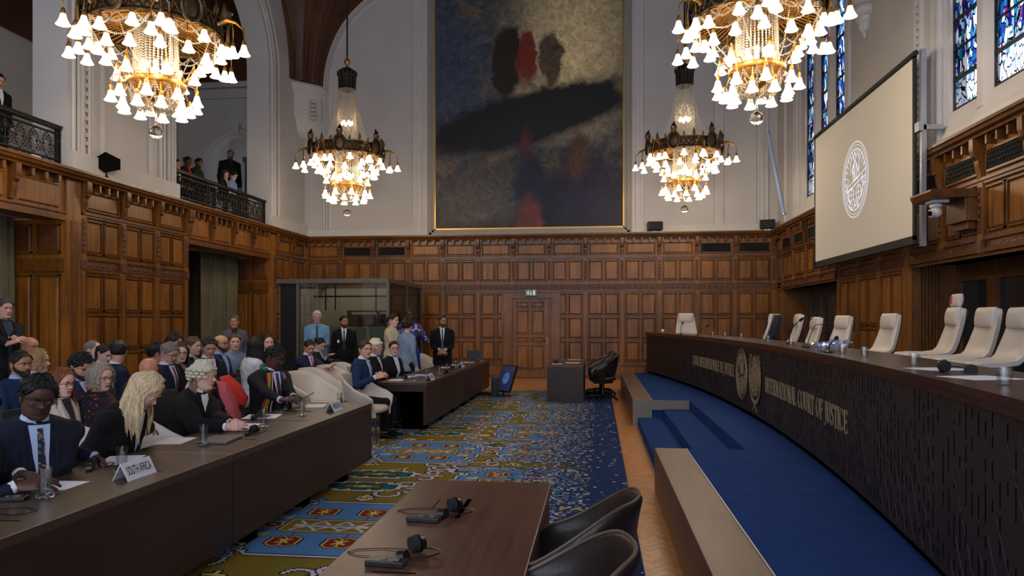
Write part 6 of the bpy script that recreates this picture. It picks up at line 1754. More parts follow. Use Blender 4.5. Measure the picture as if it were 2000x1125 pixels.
    if hair == 'wig':
        wm = mat('wig_horsehair_%d' % hc[0], tuple(hc), rough=.8, var=.15, vscale=40, bump=.8, bscale=160)
        b = MB(); hair_shell(b, HT, lambda a: interp([(0, .50), (30, .48), (50, .30), (68, .12), (90, .05), (120, -.1), (180, -.25)], a), lambda t, a: .024*(.75+.45*smoothstep(.0, .9, t)) + .0025*math.sin(t*34 + math.sin(math.radians(a)*9)), jw, sd, wav=.002)
        r = random.Random(sd)
        b.build('wig_crown', wm, t, smooth=70, fixn=False)
        b = MB()
        for row_, t_ in enumerate((.46, .24, .02, -.20)):
            n_ = 12
            for k in range(n_):
                a = math.radians(62 + 236*(k+.5*(row_ % 2))/n_)
                if row_ == 3 and abs(a-PI) > 1.2: continue
                c_ = HT @ head_pt(t_, a if a < PI else a-2*PI, .026); ax = (HT.to_3x3() @ V((math.cos(a), -math.sin(a), 0))).normalized()
                b.tube([c_ - ax*.017, c_ + ax*.017], .0125, 9); b.tube([c_ - ax*.019, c_ + ax*.019], .005, 6)
        for sx in (-.018, .018): b.tube([HT @ V((sx, -.10, -.05)), HT @ V((sx*1.3, -.12, -.10)), HT @ V((sx*1.5, -.115, -.16))], [.009, .009, .006], 7); b.ball(HT @ V((sx*1.5, -.115, -.165)), .011, 8, 6)
        b.build('wig_curls', wm, t, smooth=60)
    if beardc: 
        b = MB(); beard(b, HT, full); b.build('beard', mat('hair_%d_%d_%d' % tuple(beardc), tuple(beardc), rough=.6, var=.35, vscale=30, stretch=(4, 4, .6), bump=.7, bscale=130), t, smooth=70, fixn=False)
    if glass: glasses(HT, t, glass if isinstance(glass, tuple) else (25, 24, 24))
    t['_'] = 0; del t['_']
    return dict(t=t, TT=TT, HT=HT, loc=loc, patch=patch, strip=strip, s=s, P=P, base=base, R0=R0)
E = -PI/2        # facing +X, towards the judges
def W3(u, v, z): return ('w', tuple(at_z(u, v, z)), None)
DK = (74, 48, 38); BRN = (112, 76, 56); PALE = (214, 168, 148); TAN = (186, 138, 110); OLV = (160, 116, 88)
# --- man at the left edge, only hands and sleeve in view
person('person cut off by the left edge, navy suit, dark hands folded on the desk', (-48, 806, 3.6), E, lean=18, skin=DK, hair='afro', top=(22, 26, 40), tie=(40, 60, 90), hyaw=10, hpitch=8,
       L=('w', tuple(at_z(40, 925, .83)), None), R=('w', tuple(at_z(30, 950, .80)), None), Lh=dict(dir=(.35, .9, .05), n=(-.3, .0, 1), curl=.35), Rh=dict(dir=(-.35, .9, .1), n=(.6, 0, .8), curl=.45), fine=True)
m_ = mat('floral_tie', (24, 34, 60), rough=.6)
def spots(name, base, cols, sc, thr=.35):
    m, nt, b = nodes(name); L_ = nt.links; v = N(nt, 'ShaderNodeTexVoronoi'); v.inputs['Scale'].default_value = sc; L_.new(coords(nt), v.inputs['Vector'])
    r = N(nt, 'ShaderNodeValToRGB'); r.color_ramp.interpolation = 'CONSTANT'; e = r.color_ramp.elements; e[0].color = lin(cols[0]); e[1].color = lin(cols[-1]); e[1].position = .66
    for i, c in enumerate(cols[1:-1]): q = e.new(.33*(i+1)); q.color = lin(c)
    sp = N(nt, 'ShaderNodeSeparateColor'); L_.new(v.outputs['Color'], sp.inputs[0]); L_.new(sp.outputs[0], r.inputs[0])
    lt = N(nt, 'ShaderNodeMath', operation='LESS_THAN'); lt.inputs[1].default_value = thr; L_.new(v.outputs['Distance'], lt.inputs[0])
    mx = N(nt, 'ShaderNodeMix', data_type='RGBA'); L_.new(lt.outputs[0], mx.inputs[0]); mx.inputs[6].default_value = lin(base); L_.new(r.outputs[0], mx.inputs[7]); L_.new(mx.outputs[2], b.inputs['Base Color']); b.inputs['Roughness'].default_value = .8
    return m
tie2 = spots('floral_tie_print', (20, 28, 52), [(150, 60, 50), (60, 110, 110), (170, 130, 60)], 55, .42)
def facing(u, extra=0):
    """yaw that makes a figure at image column u look straight into the camera"""
    r = ray(u, 626); return math.atan2(-r.x*-1, 0) if False else math.atan2(r.x, -r.y) + extra
# yaw convention: forward (+Y) rotated by yaw; direction to the camera from a point on ray r is -r
def cam_yaw(u): r = ray(u, 626); return math.atan2(r.x, -r.y)
def deg(r): return math.degrees(r)
def rel(u, body, add=0):      # head yaw (deg) so the face points at the camera plus add degrees (positive = to the figure's own left)
    d = deg(cam_yaw(u) - body) + add
    return (d + 180) % 360 - 180
b2 = E - .55
person('man in round glasses and navy suit turning towards the camera, floral tie', (74, 776, 4.1), b2, lean=16, skin=DK, hair='afro', hc=(16, 14, 14), top=(24, 28, 44), tiem=tie2, shirt=(176, 196, 226), vneck=.02, extra='longtie', hyaw=rel(76, b2, 14), hpitch=14, hroll=-6,
       L=('w', tuple(at_z(186, 893, .79)), None), R=('w', tuple(at_z(70, 960, .72)), None), Lh=dict(dir=(.25, .95, -.12), n=(0, .1, 1), curl=.12, thumb=.2), glass=(60, 55, 50), wide=1.14, face=dict(jaw=1.14, nose=1.15, look=(.5, 0), lid=.5, brow=1.3), fine=True, hthick=1.15)
ROBE = (16, 16, 18)
person('blonde woman in a black robe bent over the desk, long hair falling forward', (282, 762, 4.9), E+.05, lean=36, skin=PALE, hair='longwave', hc=(192, 170, 132), female=True, top=ROBE, rough='robe', shirt=(190, 195, 215), vneck=.30, hyaw=14, hpitch=40,
       L=('w', tuple(at_z(300, 850, .70)), None), R=('w', tuple(at_z(262, 880, .70)), None), face=dict(lid=.9, smile=.6), fine=True, hthick=1.1)
_wig = person('woman barrister in a curled cream wig and black robe, hands clasped on the desk', (396, 735, 6.15), E-.02, lean=20, skin=PALE, hair='wig', hc=(206, 196, 174), female=True, top=ROBE, rough='robe', shirt=(224, 226, 232), vneck=.22, hyaw=10, hpitch=4,
       L=('w', tuple(at_z(450, 826, .80)), None), R=('w', tuple(at_z(442, 834, .79)), None), Lh=dict(dir=(.35, .9, .15), n=(-.9, 0, .5), curl=.55), Rh=dict(dir=(-.2, .95, .1), n=(.9, 0, .4), curl=.6), face=dict(nose=1.1), fine=True)
WG = _wig
b = MB(); strands(b, WG['HT'], 46, .12, .008, 3, 100, 260, .004, .01, .008, zt=-.35); b.build('hair', mat('fair_brown_hair', (128, 100, 74), rough=.55, var=.3, vscale=30, stretch=(4, 4, .6), bump=.7, bscale=130), WG['t'], smooth=70, fixn=False)
pk = person('woman in a pink and red gown and white shirt hidden behind the cream wig', (405, 748, 7.2), E-.05, lean=24, skin=BRN, hair='short', hc=(20, 18, 18), female=True, top=(24, 22, 26), shirt=(222, 226, 236), vneck=.10, hyaw=0, hpitch=20,
       L=('w', tuple(at_z(452, 800, .78)), None), R=('w', tuple(at_z(440, 815, .76)), None), fine=True)
pk['patch'](pk['strip']((.155, .47), (.09, .05), .05, .075, 14, 3, bend=.01), .03, 'pink_stole', mat('pink_gown', (176, 72, 84), rough=.8)); pk['patch'](pk['strip']((-.155, .47), (-.09, .05), .05, .075, 14, 3), .03, 'pink_stole', MATS['pink_gown'])
def cloth(owner, name, m, rows_px, th=.012):
    inv = (Matrix.Translation(owner['t'].location) @ Matrix.Rotation(owner['t'].rotation_euler.z, 4, 'Z')).inverted(); b = MB()
    rows = [[at_c(*q) for q in r_] for r_ in rows_px]; fine_ = []
    for i in range(len(rows)-1):
        for k in range(4):
            f = k/4; fine_.append([a.lerp(c, f) for a, c in zip(rows[i], rows[i+1])])
    fine_.append(rows[-1]); out = []
    for i, r_ in enumerate(fine_):
        o_ = []
        for j in range(len(r_)-1):
            for k in range(4): o_.append(r_[j].lerp(r_[j+1], k/4))
        o_.append(r_[-1]); out.append([inv @ (p + V((math.sin(i*.9+j*.7), math.sin(i*.6-j*.9), 0))*.008) for j, p in enumerate(o_)])
    b.grid(out); o = b.build(name, m, owner['t'], smooth=60, fixn=False); md = o.modifiers.new('s', 'SOLIDIFY'); md.thickness = th; return o
cloth(pk, 'red_hood', mat('scarlet_cloth', (196, 24, 20), rough=.75), [[(428, 738, 7.10), (445, 733, 7.25), (458, 742, 7.45)], [(430, 750, 7.00), (455, 752, 7.10), (472, 760, 7.35)], [(438, 768, 6.95), (462, 772, 7.05), (484, 776, 7.25)], [(448, 782, 7.00), (464, 790, 7.05), (474, 797, 7.15)]])
cloth(pk, 'pink_gown', MATS['pink_gown'], [[(420, 742, 7.05), (438, 748, 7.00), (452, 760, 7.07)], [(428, 765, 6.93), (446, 772, 6.89), (462, 790, 7.01)], [(440, 795, 6.85), (456, 805, 6.83), (470, 808, 6.99)], [(452, 822, 6.83), (462, 830, 6.81), (468, 828, 6.95)]])
b6 = E - .42
sa = person('man in glasses and dark suit wearing a striped national scarf, using a phone', (536, 698, 7.7), b6, lean=12, skin=DK, hair='afro', hc=(18, 16, 16), top=(24, 25, 30), tiem=spots('dotted_tie', (20, 18, 22), [(150, 150, 160), (120, 120, 130), (160, 160, 170)], 90, .25), shirt=(196, 200, 222), vneck=.14, hyaw=16, hpitch=22,
       L=('w', tuple(at_z(576, 781, .84)), None), R=('w', tuple(at_z(560, 790, .82)), None), Lh=dict(dir=(.25, .9, .1), n=(-.4, 0, .9), curl=.45), Rh=dict(dir=(-.2, .9, .15), n=(.3, 0, .9), curl=.4), glass=(90, 84, 70), wide=1.12, face=dict(jaw=1.1, nose=1.15, lid=.8), fine=True)
fl = [mat('flag_green', (20, 104, 66), rough=.8), mat('flag_yellow', (226, 186, 40), rough=.8), mat('flag_black', (18, 18, 18), rough=.8), mat('flag_white', (220, 220, 220), rough=.8), mat('flag_red', (190, 28, 30), rough=.8), mat('flag_blue', (24, 62, 168), rough=.8)]
sa['patch'](sa['strip']((-.072, .53), (-.095, .03), .045, .075, 16, 9, bend=-.03), .024, 'scarf', fl, ms=[5, 5, 3, 2, 2, 1, 2, 4, 4])
sa['patch'](sa['strip']((.072, .53), (.095, .03), .045, .075, 16, 9, bend=.03), .024, 'scarf', fl, ms=[4, 3, 2, 2, 2, 1, 2, 1, 0])
b = MB(sa['TT']); b.tube([(.088*math.sin(a), -.012 + .082*math.cos(a), .528 - .01*math.cos(a)) for a in [math.radians(60 + 240*i/20) for i in range(21)]], .02, 8); b.build('scarf', [fl[0]], sa['t'])

# --- second row and audience (facing the bench)
def aud(label, u, v, zc, **kw):
    kw.setdefault('lean', 4); zc = zc*1.09 if zc < 9 else zc; yaw = kw.pop('yaw', E); return person(label, (u, v, zc), yaw, **kw)
aud('bearded young man in a blue suit and open shirt looking right, front left', 40, 712, 6.2, skin=OLV, hc=(14, 12, 12), beardc=(24, 20, 20), top=(24, 46, 74), shirt=(130, 160, 200), vneck=.3, hyaw=-14, hpitch=2, fine=True)
aud('woman with long auburn hair and glasses in a cream coat behind the man in glasses', 120, 748, 5.35, skin=PALE, hair='long', hc=(118, 68, 36), female=True, top=(196, 186, 172), shirt=(30, 30, 34), vneck=.2, hyaw=-8, hpitch=6, glass=(60, 24, 24), fine=True)
aud('dark haired bearded man with head bowed, blue suit and red tie', 158, 716, 6.2, skin=TAN, hair='curly', hc=(18, 15, 14), beardc=(26, 20, 18), top=(28, 44, 76), shirt=(186, 198, 226), tie=(150, 26, 36), vneck=.2, hyaw=-20, hpitch=24, fine=True)
aud('woman with a grey bob and dark top patterned in red and blue', 196, 738, 5.7, skin=PALE, hair='bob', hc=(146, 136, 122), female=True, topm=spots('red_blue_floral', (18, 16, 26), [(150, 26, 36), (40, 50, 130), (180, 70, 40)], 34, .30), shirt=None, lapel=False, vneck=None, hyaw=-14, hpitch=4, glass=(120, 90, 40), fine=True)
aud('bald man in a dark suit bent low behind the blonde woman', 290, 722, 6.7, skin=(198, 132, 104), hair='bald', top=(28, 32, 46), hyaw=150, hpitch=30, lean=24)
aud('person with short black hair in a navy jacket seen from behind by the oak pier', 232, 688, 7.6, skin=TAN, hair='short', hc=(14, 13, 14), top=(22, 28, 52), hyaw=60, hpitch=10, yaw=E+1.0, hthick=1.5)
aud('grey balding man just visible behind the bowed bearded man', 181, 684, 8.6, skin=PALE, hair='receding', hc=(110, 102, 94), top=(40, 40, 44), hyaw=10)
aud('dark haired woman looking down behind the grey bobbed woman', 206, 690, 8.2, skin=PALE, hair='ponytail', hc=(26, 20, 18), female=True, top=(30, 28, 32), hyaw=-20, hpitch=26)
aud('bald man between the standing man and the bearded young man', 58, 678, 8.0, skin=(188, 130, 104), hair='bald', top=(30, 32, 38), hyaw=-6, hpitch=4)
aud('light brown haired woman behind the bearded young man', 74, 706, 7.0, skin=PALE, hair='bob', hc=(150, 116, 76), female=True, top=(34, 34, 38), hyaw=20, hpitch=0)
aud('older man with grey hair and glasses, dark suit and maroon tie, looking down', 330, 690, 7.7, skin=(190, 142, 120), hair='side', hc=(112, 104, 94), top=(26, 30, 44), shirt=(186, 196, 218), tie=(96, 40, 54), vneck=.12, hyaw=-16, hpitch=20, glass=(40, 30, 28), fine=True)
aud('woman in glasses and dark cardigan right beside the older grey man', 353, 690, 8.4, skin=PALE, hair='long', hc=(54, 38, 30), female=True, top=(28, 26, 28), shirt=(140, 122, 112), vneck=.22, hyaw=rel(353, E, 10), hpitch=2, glass=(50, 34, 30))
aud('dark curly haired person mostly hidden behind the older grey man', 307, 690, 8.7, skin=TAN, hair='curly', hc=(20, 16, 15), top=(26, 26, 30), hyaw=40, hthick=1.5)
aud('dark haired person whose crown shows above the woman in glasses', 341, 670, 10.2, skin=TAN, hair='curly', hc=(22, 19, 18), top=(26, 26, 30), hyaw=0)
aud('woman with curly brown hair pinned up, black jacket, profile to the right', 377, 677, 9.6, skin=PALE, hair='updo', hc=(78, 54, 36), female=True, top=(22, 22, 25), shirt=(200, 200, 206), vneck=.3, hyaw=-4, hthick=1.6)
aud('man in a dark suit with a bright orange tie looking down', 409, 678, 9.0, skin=TAN, hair='side', hc=(26, 20, 18), top=(24, 28, 44), shirt=(206, 210, 220), tie=(196, 84, 30), vneck=.08, hyaw=rel(409, E, 40), hpitch=20, yaw=E-.5, fine=True)
aud('bald bearded man in glasses and blue jacket right of the orange tie', 431, 672, 9.8, skin=TAN, hair='fringe', hc=(50, 40, 34), beardc=(50, 38, 32), top=(30, 44, 74), shirt=(150, 176, 216), hyaw=-8, glass=True)
aud('smiling young man in a pale blue shirt facing the camera', 458, 669, 10.5, skin=PALE, hair='short', hc=(74, 52, 36), top=(116, 130, 158), shirt=None, lapel=False, vneck=None, hyaw=rel(458, E-.7, 8), yaw=E-.7, face=dict(smile=1, teeth=True, mouth=.003), hthick=1.3)
aud('woman in a white jacket with black hair seen from behind', 499, 677, 9.6, skin=PALE, hair='long', hc=(20, 18, 18), female=True, top=(196, 196, 200), shirt=None, lapel=False, vneck=None, hyaw=50, yaw=E+.9)
aud('dark haired woman peeking over the man with the striped scarf', 524, 670, 10.6, skin=PALE, hair='long', hc=(40, 26, 24), female=True, top=(34, 28, 30), hyaw=rel(524, E, 10))
pt = aud('man in a navy suit and bright pink tie looking at a phone', 604, 678, 12.2, skin=(210, 152, 132), hair='short', hc=(34, 26, 22), top=(28, 34, 66), shirt=(196, 202, 224), tie=(214, 44, 110), vneck=.04, extra='longtie', hyaw=-24, hpitch=24, yaw=E-.35, lean=8,
     L=('w', tuple(at_c(637, 716, 11.9)), None), R=('w', tuple(at_c(632, 718, 11.8)), None), fine=True, seat=.50)
pw_ = aud('dark haired woman in a dark jacket holding a phone, behind the pink tie', 624, 673, 13.0, skin=PALE, hair='updo', hc=(22, 18, 18), female=True, top=(30, 32, 40), shirt=(160, 170, 190), hyaw=-20, hpitch=26, L=('w', tuple(at_c(640, 697, 12.7)), None), R=('w', tuple(at_c(636, 700, 12.7)), None))
# --- the delegation at the second table
aud('man in a blue suit seated at the desk end with hands clasped', 713, 683, 10.15, skin=(208, 158, 134), hair='short', hc=(58, 40, 30), top=(26, 44, 78), shirt=(214, 220, 232), tie=(90, 140, 190), vneck=.1, hyaw=-35, yaw=E-.05, lean=8,
     L=('w', tuple(at_z(737, 733, .88)), None), R=('w', tuple(at_z(733, 737, .87)), None), Lh=dict(dir=(.5, .8, .3), n=(-.8, 0, .6), curl=.6), Rh=dict(dir=(-.4, .8, .3), n=(.8, 0, .6), curl=.6), fine=True, hthick=1.1)
aud('elderly bearded man in a white wig and black robe, profile to the right', 733, 679, 11.1, skin=(206, 146, 128), hair='wig', hc=(226, 216, 190), beardc=(170, 160, 150), top=ROBE, rough='robe', shirt=(214, 218, 226), vneck=.3, hyaw=-4, hpitch=2, fine=True)
aud('woman in glasses and black jacket looking at the camera beside the white wig', 769, 681, 11.9, skin=PALE, hair='ponytail', hc=(46, 32, 28), female=True, top=(18, 20, 26), shirt=(206, 210, 220), vneck=.06, hyaw=rel(769, E-.5, 14), yaw=E-.5, glass=(90, 60, 50), fine=True, hthick=1.3, lean=6)
# --- standing figures
def std(label, u, v, zc, **kw):
    yaw = kw.pop('yaw', cam_yaw(u)); return person(label, (u, v, zc), yaw, mode='stand', lean=kw.pop('lean', 1), **kw)
sm1 = std('standing grey haired man in a black jacket at the far left, hands together', 8, 604, 8.9, skin=(196, 148, 128), hair='side', hc=(60, 54, 52), top=(18, 19, 23), shirt=(24, 44, 66), vneck=.05, hyaw=0, yaw=E-.3, L=('w', tuple(at_c(30, 672, 8.5)), None), R=('w', tuple(at_c(24, 674, 8.4)), None), Lh=dict(dir=(.3, .8, .4), n=(-.7, 0, .6), curl=.6), Rh=dict(dir=(-.3, .8, .4), n=(.7, 0, .6), curl=.6), cuffs=False, fine=True)
std('standing man in a grey blazer and black shirt before the olive curtain', 458, 629, 13.2, skin=(186, 132, 110), hair='side', hc=(84, 78, 74), top=(84, 88, 98), shirt=(16, 16, 18), vneck=.1, hyaw=-8, cuffs=False)
of = std('white haired officer in a pale blue uniform shirt before the glass booth', 619, 620, 14.6, skin=(204, 142, 122), hair='side', hc=(196, 194, 190), top=(108, 150, 182), shirt=(104, 146, 178), vneck=.46, tie=(18, 20, 28), legs=(24, 28, 40), L='clasp', R='clasp', cuffs=False, wide=1.1, extra='longtie')
b = MB(of['TT']); 
for (x, z, m_) in ((.08, .36, 0), (.17, .40, 1), (-.17, .40, 1)): b.ball((x, .12 if m_ == 0 else .02, z), (.02, .012, .026), 8, 6, m_)
b.box(-.10, -.055, .118, .128, .35, .362, 2); b.build('badges', [mat('badge_silver', (200, 196, 180), rough=.3, metal=.6), mat('patch_gold', (196, 150, 50), rough=.7), mat('badge_dark', (30, 32, 40), rough=.6)], of['t'])
sg = std('young bearded man in a black suit with a white badge before the glass booth', 672, 629, 13.9, skin=OLV, hair='short', hc=(14, 12, 12), beardc=(18, 15, 15), top=(14, 14, 17), shirt=(206, 210, 218), tie=(18, 18, 22), vneck=.12, hyaw=20)
b = MB(sg['TT']); b.box(.085, .125, .13, .135, .26, .31); b.build('badge', mat('badge_white', (214, 214, 222), rough=.5), sg['t'])
std('bearded man in a black suit standing by the oak wall with hands clasped', 864, 628, 14.5, skin=OLV, hair='short', hc=(24, 20, 20), beardc=(30, 25, 24), top=(15, 15, 18), shirt=(206, 210, 218), tie=(60, 62, 72), vneck=.10, L='clasp', R='clasp', hyaw=25, wide=1.08)
std('woman in a cream jacket with a dark ponytail talking, beside the booth', 768, 626, 13.4, skin=PALE, hair='ponytail', hc=(40, 28, 26), female=True, top=(196, 182, 156), shirt=None, lapel=False, vneck=None, legs=(24, 22, 24), yaw=E-.1, hyaw=-10, hpitch=4, L='chest', R='chest')
std('woman in a blue-grey blazer with curly dark hair, turned away, beside the oak wall', 796, 637, 12.9, skin=PALE, hair='curly', hc=(46, 28, 26), female=True, top=(126, 144, 168), shirt=None, lapel=False, vneck=None, legs=(20, 20, 24), yaw=cam_yaw(796)+2.4, hyaw=10, hthick=1.3)
std('person in a bright blue and patterned dress behind the blue-grey blazer', 801, 615, 14.2, skin=DK, hair='short', hc=(18, 15, 15), female=True, topm=spots('blue_print', (28, 58, 150), [(190, 190, 196), (150, 30, 34), (40, 70, 150)], 16, .42), shirt=None, lapel=False, vneck=None, legs=(30, 54, 140), hyaw=-12, skirt=True, R='down', L=('w', tuple(at_c(822, 655, 14.0)), None))
# --- gallery
def gal(label, u, v, zc, **kw): return person(label, (u, v, zc), kw.pop('yaw', E), lean=kw.pop('lean', 6), floor=GF, seat=GF+.5, **kw)
gal('woman in a red scarf with black hair in the gallery', 366, 316, 16.9, skin=DK, hair='updo', hc=(16, 14, 14), female=True, top=(20, 20, 24), shirt=(180, 26, 34), vneck=.1, hyaw=-10, hpitch=14, scl=.95)
gal('man in a dark green jacket in the gallery, right of the red scarf', 388, 319, 17.4, skin=BRN, hair='short', hc=(24, 20, 18), top=(24, 38, 28), shirt=(30, 44, 34), hyaw=-10, hpitch=14, wide=1.1, scl=.95, beardc=(30, 24, 22), full=False)
gal('person in a dark coat half hidden behind the white pier in the gallery', 345, 322, 16.5, skin=TAN, hair='short', hc=(14, 14, 16), top=(18, 20, 30), hyaw=-10, scl=.95)
gal('fair woman leaning her head over the gallery railing', 440, 341, 18.6, skin=PALE, hair='bob', hc=(60, 44, 34), female=True, top=(24, 22, 26), hyaw=-30, hpitch=24, hroll=14, scl=.92)
gal('dark haired young man in a pale blue shirt in the gallery', 456, 344, 19.0, skin=PALE, hair='curly', hc=(26, 20, 18), top=(130, 150, 196), shirt=None, lapel=False, vneck=None, hyaw=-10, hpitch=24, scl=.92)
person('man in a black coat standing in the gallery doorway', (450, 302, 20.1), cam_yaw(450)+.3, mode='stand', lean=1, skin=(170, 120, 100), hair='receding', hc=(90, 70, 60), beardc=(80, 62, 54), full=False, top=(16, 17, 22), shirt=(30, 36, 50), floor=GF+.45, hpitch=14, wide=1.15)
person('dark figure standing in the gallery at the far left edge', (-4, 158, 11.7), E-.3, mode='stand', lean=1, skin=TAN, hair='short', top=(18, 18, 22), floor=GF, hpitch=20)
# ================================================================== THINGS ON THE TABLES
M_GL = pane('drinking_glass', (250, 252, 252), .09); M_GB = glassy('thick_glass', (250, 252, 252), 1.45); M_WA = pane('water', (244, 248, 248), .08)
def make_glass(label, loc, grp, h=.135, r=.031, base=True):
    t = thing('water_glass', label, 'glass', loc, 0, grp)
    z0 = .018 if base else 0
    b = MB(); b.lathe([(0, z0), (r*.9, z0), (r, z0+.01), (r*1.06, z0+h), (r*1.06-.0025, z0+h), (r-.0025, z0+.014), (0, z0+.012)], 24); b.build('tumbler', M_GL, t, smooth=40)
    b = MB(); b.lathe([(0, z0+.0125), (r-.0028, z0+.0145), (r*1.03-.003, z0+h*.62), (0, z0+h*.62)], 24); b.build('water', M_WA, t, smooth=40)
    if base: b = MB(); b.lathe([(0, .001), (r*1.3, .001), (r*1.42, .006), (r*1.42, .013), (r*1.3, .0175), (0, .0175)], 24); b.build('glass_coaster', M_GB, t, smooth=40)
    return t
GA = 'tall water glasses on the counsel desks'
g0 = None
for (u, v, lab) in ((89, 972, 'water glass on the desk before the folded hands at the far left'), (238, 922, 'water glass just behind the south africa sign'), (397, 870, 'water glass beside the closed grey laptop'),
    (515, 834, 'water glass in front of the wigged woman hands'), (590, 812, 'water glass left of the second white name sign'), (664, 797, 'water glass behind the second white name sign'),
    (807, 745, 'water glass nearest the corner of the middle desk'), (833, 737, 'water glass beside the nearer small sign on the middle desk'), (858, 731, 'water glass just beyond the nearer small sign on the middle desk'),
    (873, 726, 'water glass, fourth along the middle desks'), (890, 719, 'water glass before the farther small sign'), (903, 714, 'water glass behind the farther small sign'), (917, 711, 'water glass near the far end of the desks'), (941, 706, 'water glass last along the far desk, beside the dark screen')):
    p = at_z(u, v, TZ); p.z = TZ
    if g0 is None: g0 = make_glass(lab, p, GA)
    else: dup(g0, p, None, lab)
p = at_z(1098, 703, TZ); dup(g0, (p.x, p.y, TZ), None, 'water glass on the small back table', 'glass on the back table')
j0 = None
for (u, v, lab) in ((1785, 714, 'short tumbler on the bench before the chair with the extra pad'), (1962, 752, 'short tumbler on the bench nearest the right edge'), (1688, 697, 'short tumbler on the bench between the two pier chairs'), (1645, 691, 'short tumbler on the bench just right of the crumpled plastic sheet'),
    (1594, 681, 'short tumbler on the bench just left of the crumpled plastic sheet'), (1545, 674, 'short tumbler on the bench below the middle microphone'), (1500, 666, 'short tumbler on the bench by the chair turned away'), (1448, 661, 'short tumbler, third along the far half of the bench'), (1416, 658, 'short tumbler, second along the far half of the bench'), (1392, 656, 'short tumbler on the bench just right of the lone far chair')):
    p = at_z(u, v, ZT_B)
    if abs(p.x - bx(p.y)) > .6 or p.x < bx(p.y): p.y = ys_of(u) ; p.x = bx(p.y) + .12
    if j0 is None: j0 = make_glass(lab, (p.x, p.y, ZT_B), 'short tumblers on the judges bench', .075, .030, False)
    else: dup(j0, (p.x, p.y, ZT_B), None, lab)
# papers
M_PAP = mat('white_paper', (226, 228, 236), rough=.7)
M_PRINT = mat('printed_lines', (120, 122, 130), rough=.8)
def sheet(label, u, v, z, w, d, rz, n=1, col=M_PAP, lines=False):
    p = at_z(u, v, z); t = thing('paper_sheet' if n < 3 else 'paper_stack', label, 'paper', (p.x, p.y, z+.0005), rz)
    b = MB()
    for k in range(n):
        a = .03*k*(-1)**k; T = Matrix.Rotation(a, 4, 'Z'); b.T = T; b.box(-w/2, w/2, -d/2, d/2, .0015*k, .0015*k+.001)
    b.T = None; b.build('page', col, t, smooth=0)
    if lines:
        b = MB()
        for k in range(9): b.box(-w*.38, w*(.36 - .1*(k % 3 == 2)), d*(.36-.08*k), d*(.36-.08*k)+.003, .0015*(n-1)+.001, .0015*(n-1)+.0014)
        b.build('print', M_PRINT, t, smooth=0)
    return t
sheet('white sheet on the desk under the folded hands at the far left', 100, 948, TZ, .30, .21, .05)
sheet('white pages under the flat hand of the man in glasses', 236, 899, TZ, .22, .30, .35, 2, lines=True)
sheet('white sheet on the desk before the blonde woman', 342, 861, TZ, .21, .30, .15)
sheet('white sheet under the clasped hands of the wigged woman', 478, 832, TZ, .22, .30, .1)
sheet('loose white papers in front of the pink gowned woman', 512, 814, TZ, .30, .30, .2, 3, lines=True)
sheet('rolled edge white papers before the man with the scarf', 616, 793, TZ, .2, .28, .2, 3)
sheet('white paper at the near corner of the middle desk', 775, 742, TZ, .22, .30, .1)
sheet('white paper before the woman in the black jacket', 800, 736, TZ, .2, .28, .1, 2)
sheet('open blue and white booklet on the middle desk', 822, 733, TZ, .3, .32, .05, 3, mat('pale_blue_page', (170, 178, 220), rough=.7))
sheet('white papers on the middle desk by the empty chairs', 872, 718, TZ, .22, .3, .1, 2); sheet('white papers on the far desk, nearer pile', 893, 713, TZ, .22, .3, -.1, 2); sheet('white papers on the far desk, farther pile', 915, 708, TZ, .22, .3, .05, 3)
sheet('cream folder on the small back table', 1122, 703, TZ, .3, .22, 0, 4, mat('cream_folder', (226, 204, 160), rough=.7)); sheet('white papers in the middle of the small back table', 1118, 709, TZ, .3, .22, .1, 4); sheet('white papers at the near end of the small back table', 1088, 711, TZ, .2, .22, -.1, 3)
for (u, v, lab) in ((1834, 721, 'white paper on the judges bench by the padded chair'), (1915, 738, 'white paper on the judges bench near the right edge')):
    p = at_z(u, v, ZT_B); sheet(lab, u, v, ZT_B, .28, .24, .3)
# crumpled plastic
p = at_z(1621, 686, ZT_B); t = thing('plastic_sheet', 'crumpled clear blue plastic sheet on the bench', 'plastic', (bx(p.y)+.25 if abs(p.x-bx(p.y)) > .6 else p.x, p.y, ZT_B))
r = random.Random(4); rows = [[V((-.12+.24*i/9 + r.uniform(-.01, .01), -.22+.44*j/13, .01 + .05*abs(math.sin(i*1.3+j*.9)) + r.uniform(0, .03) + .03*(i > 5))) for j in range(14)] for i in range(10)]
b = MB(); b.grid(rows); b.build('sheet', mat('clear_blue_film', (150, 176, 214), rough=.12, trans=.5, spec=.8), t, smooth=0, fixn=False)
# laptop
p = at_z(430, 861, TZ); t = thing('laptop', 'closed thin grey laptop on the desk beside a water glass', 'laptop', (p.x, p.y, TZ), .12)
b = MB(); b.box(-.11, .11, -.16, .16, .002, .012); b.build('base', mat('laptop_grey', (96, 94, 96), rough=.4, metal=.4), t, smooth=0, bevel=.003)
b = MB(); b.box(-.11, .11, -.16, .16, .0125, .019); b.build('lid', MATS['laptop_grey'], t, smooth=0, bevel=.003)
# dark screen at the far desk end
p = at_z(941, 700, TZ); t = thing('desk_screen', 'dark flat screen standing at the far end of the desks', 'screen', (-2.75, 16.02, TZ), .1)
b = MB(); b.box(-.17, .17, -.01, .01, .03, .22); b.build('panel', mat('screen_black', (22, 24, 26), rough=.4), t, smooth=0, bevel=.003)
b = MB(); b.box(-.08, .08, -.05, .05, 0, .01); b.box(-.02, .02, -.005, .012, 0, .06); b.build('foot', MATS['screen_black'], t, smooth=0)
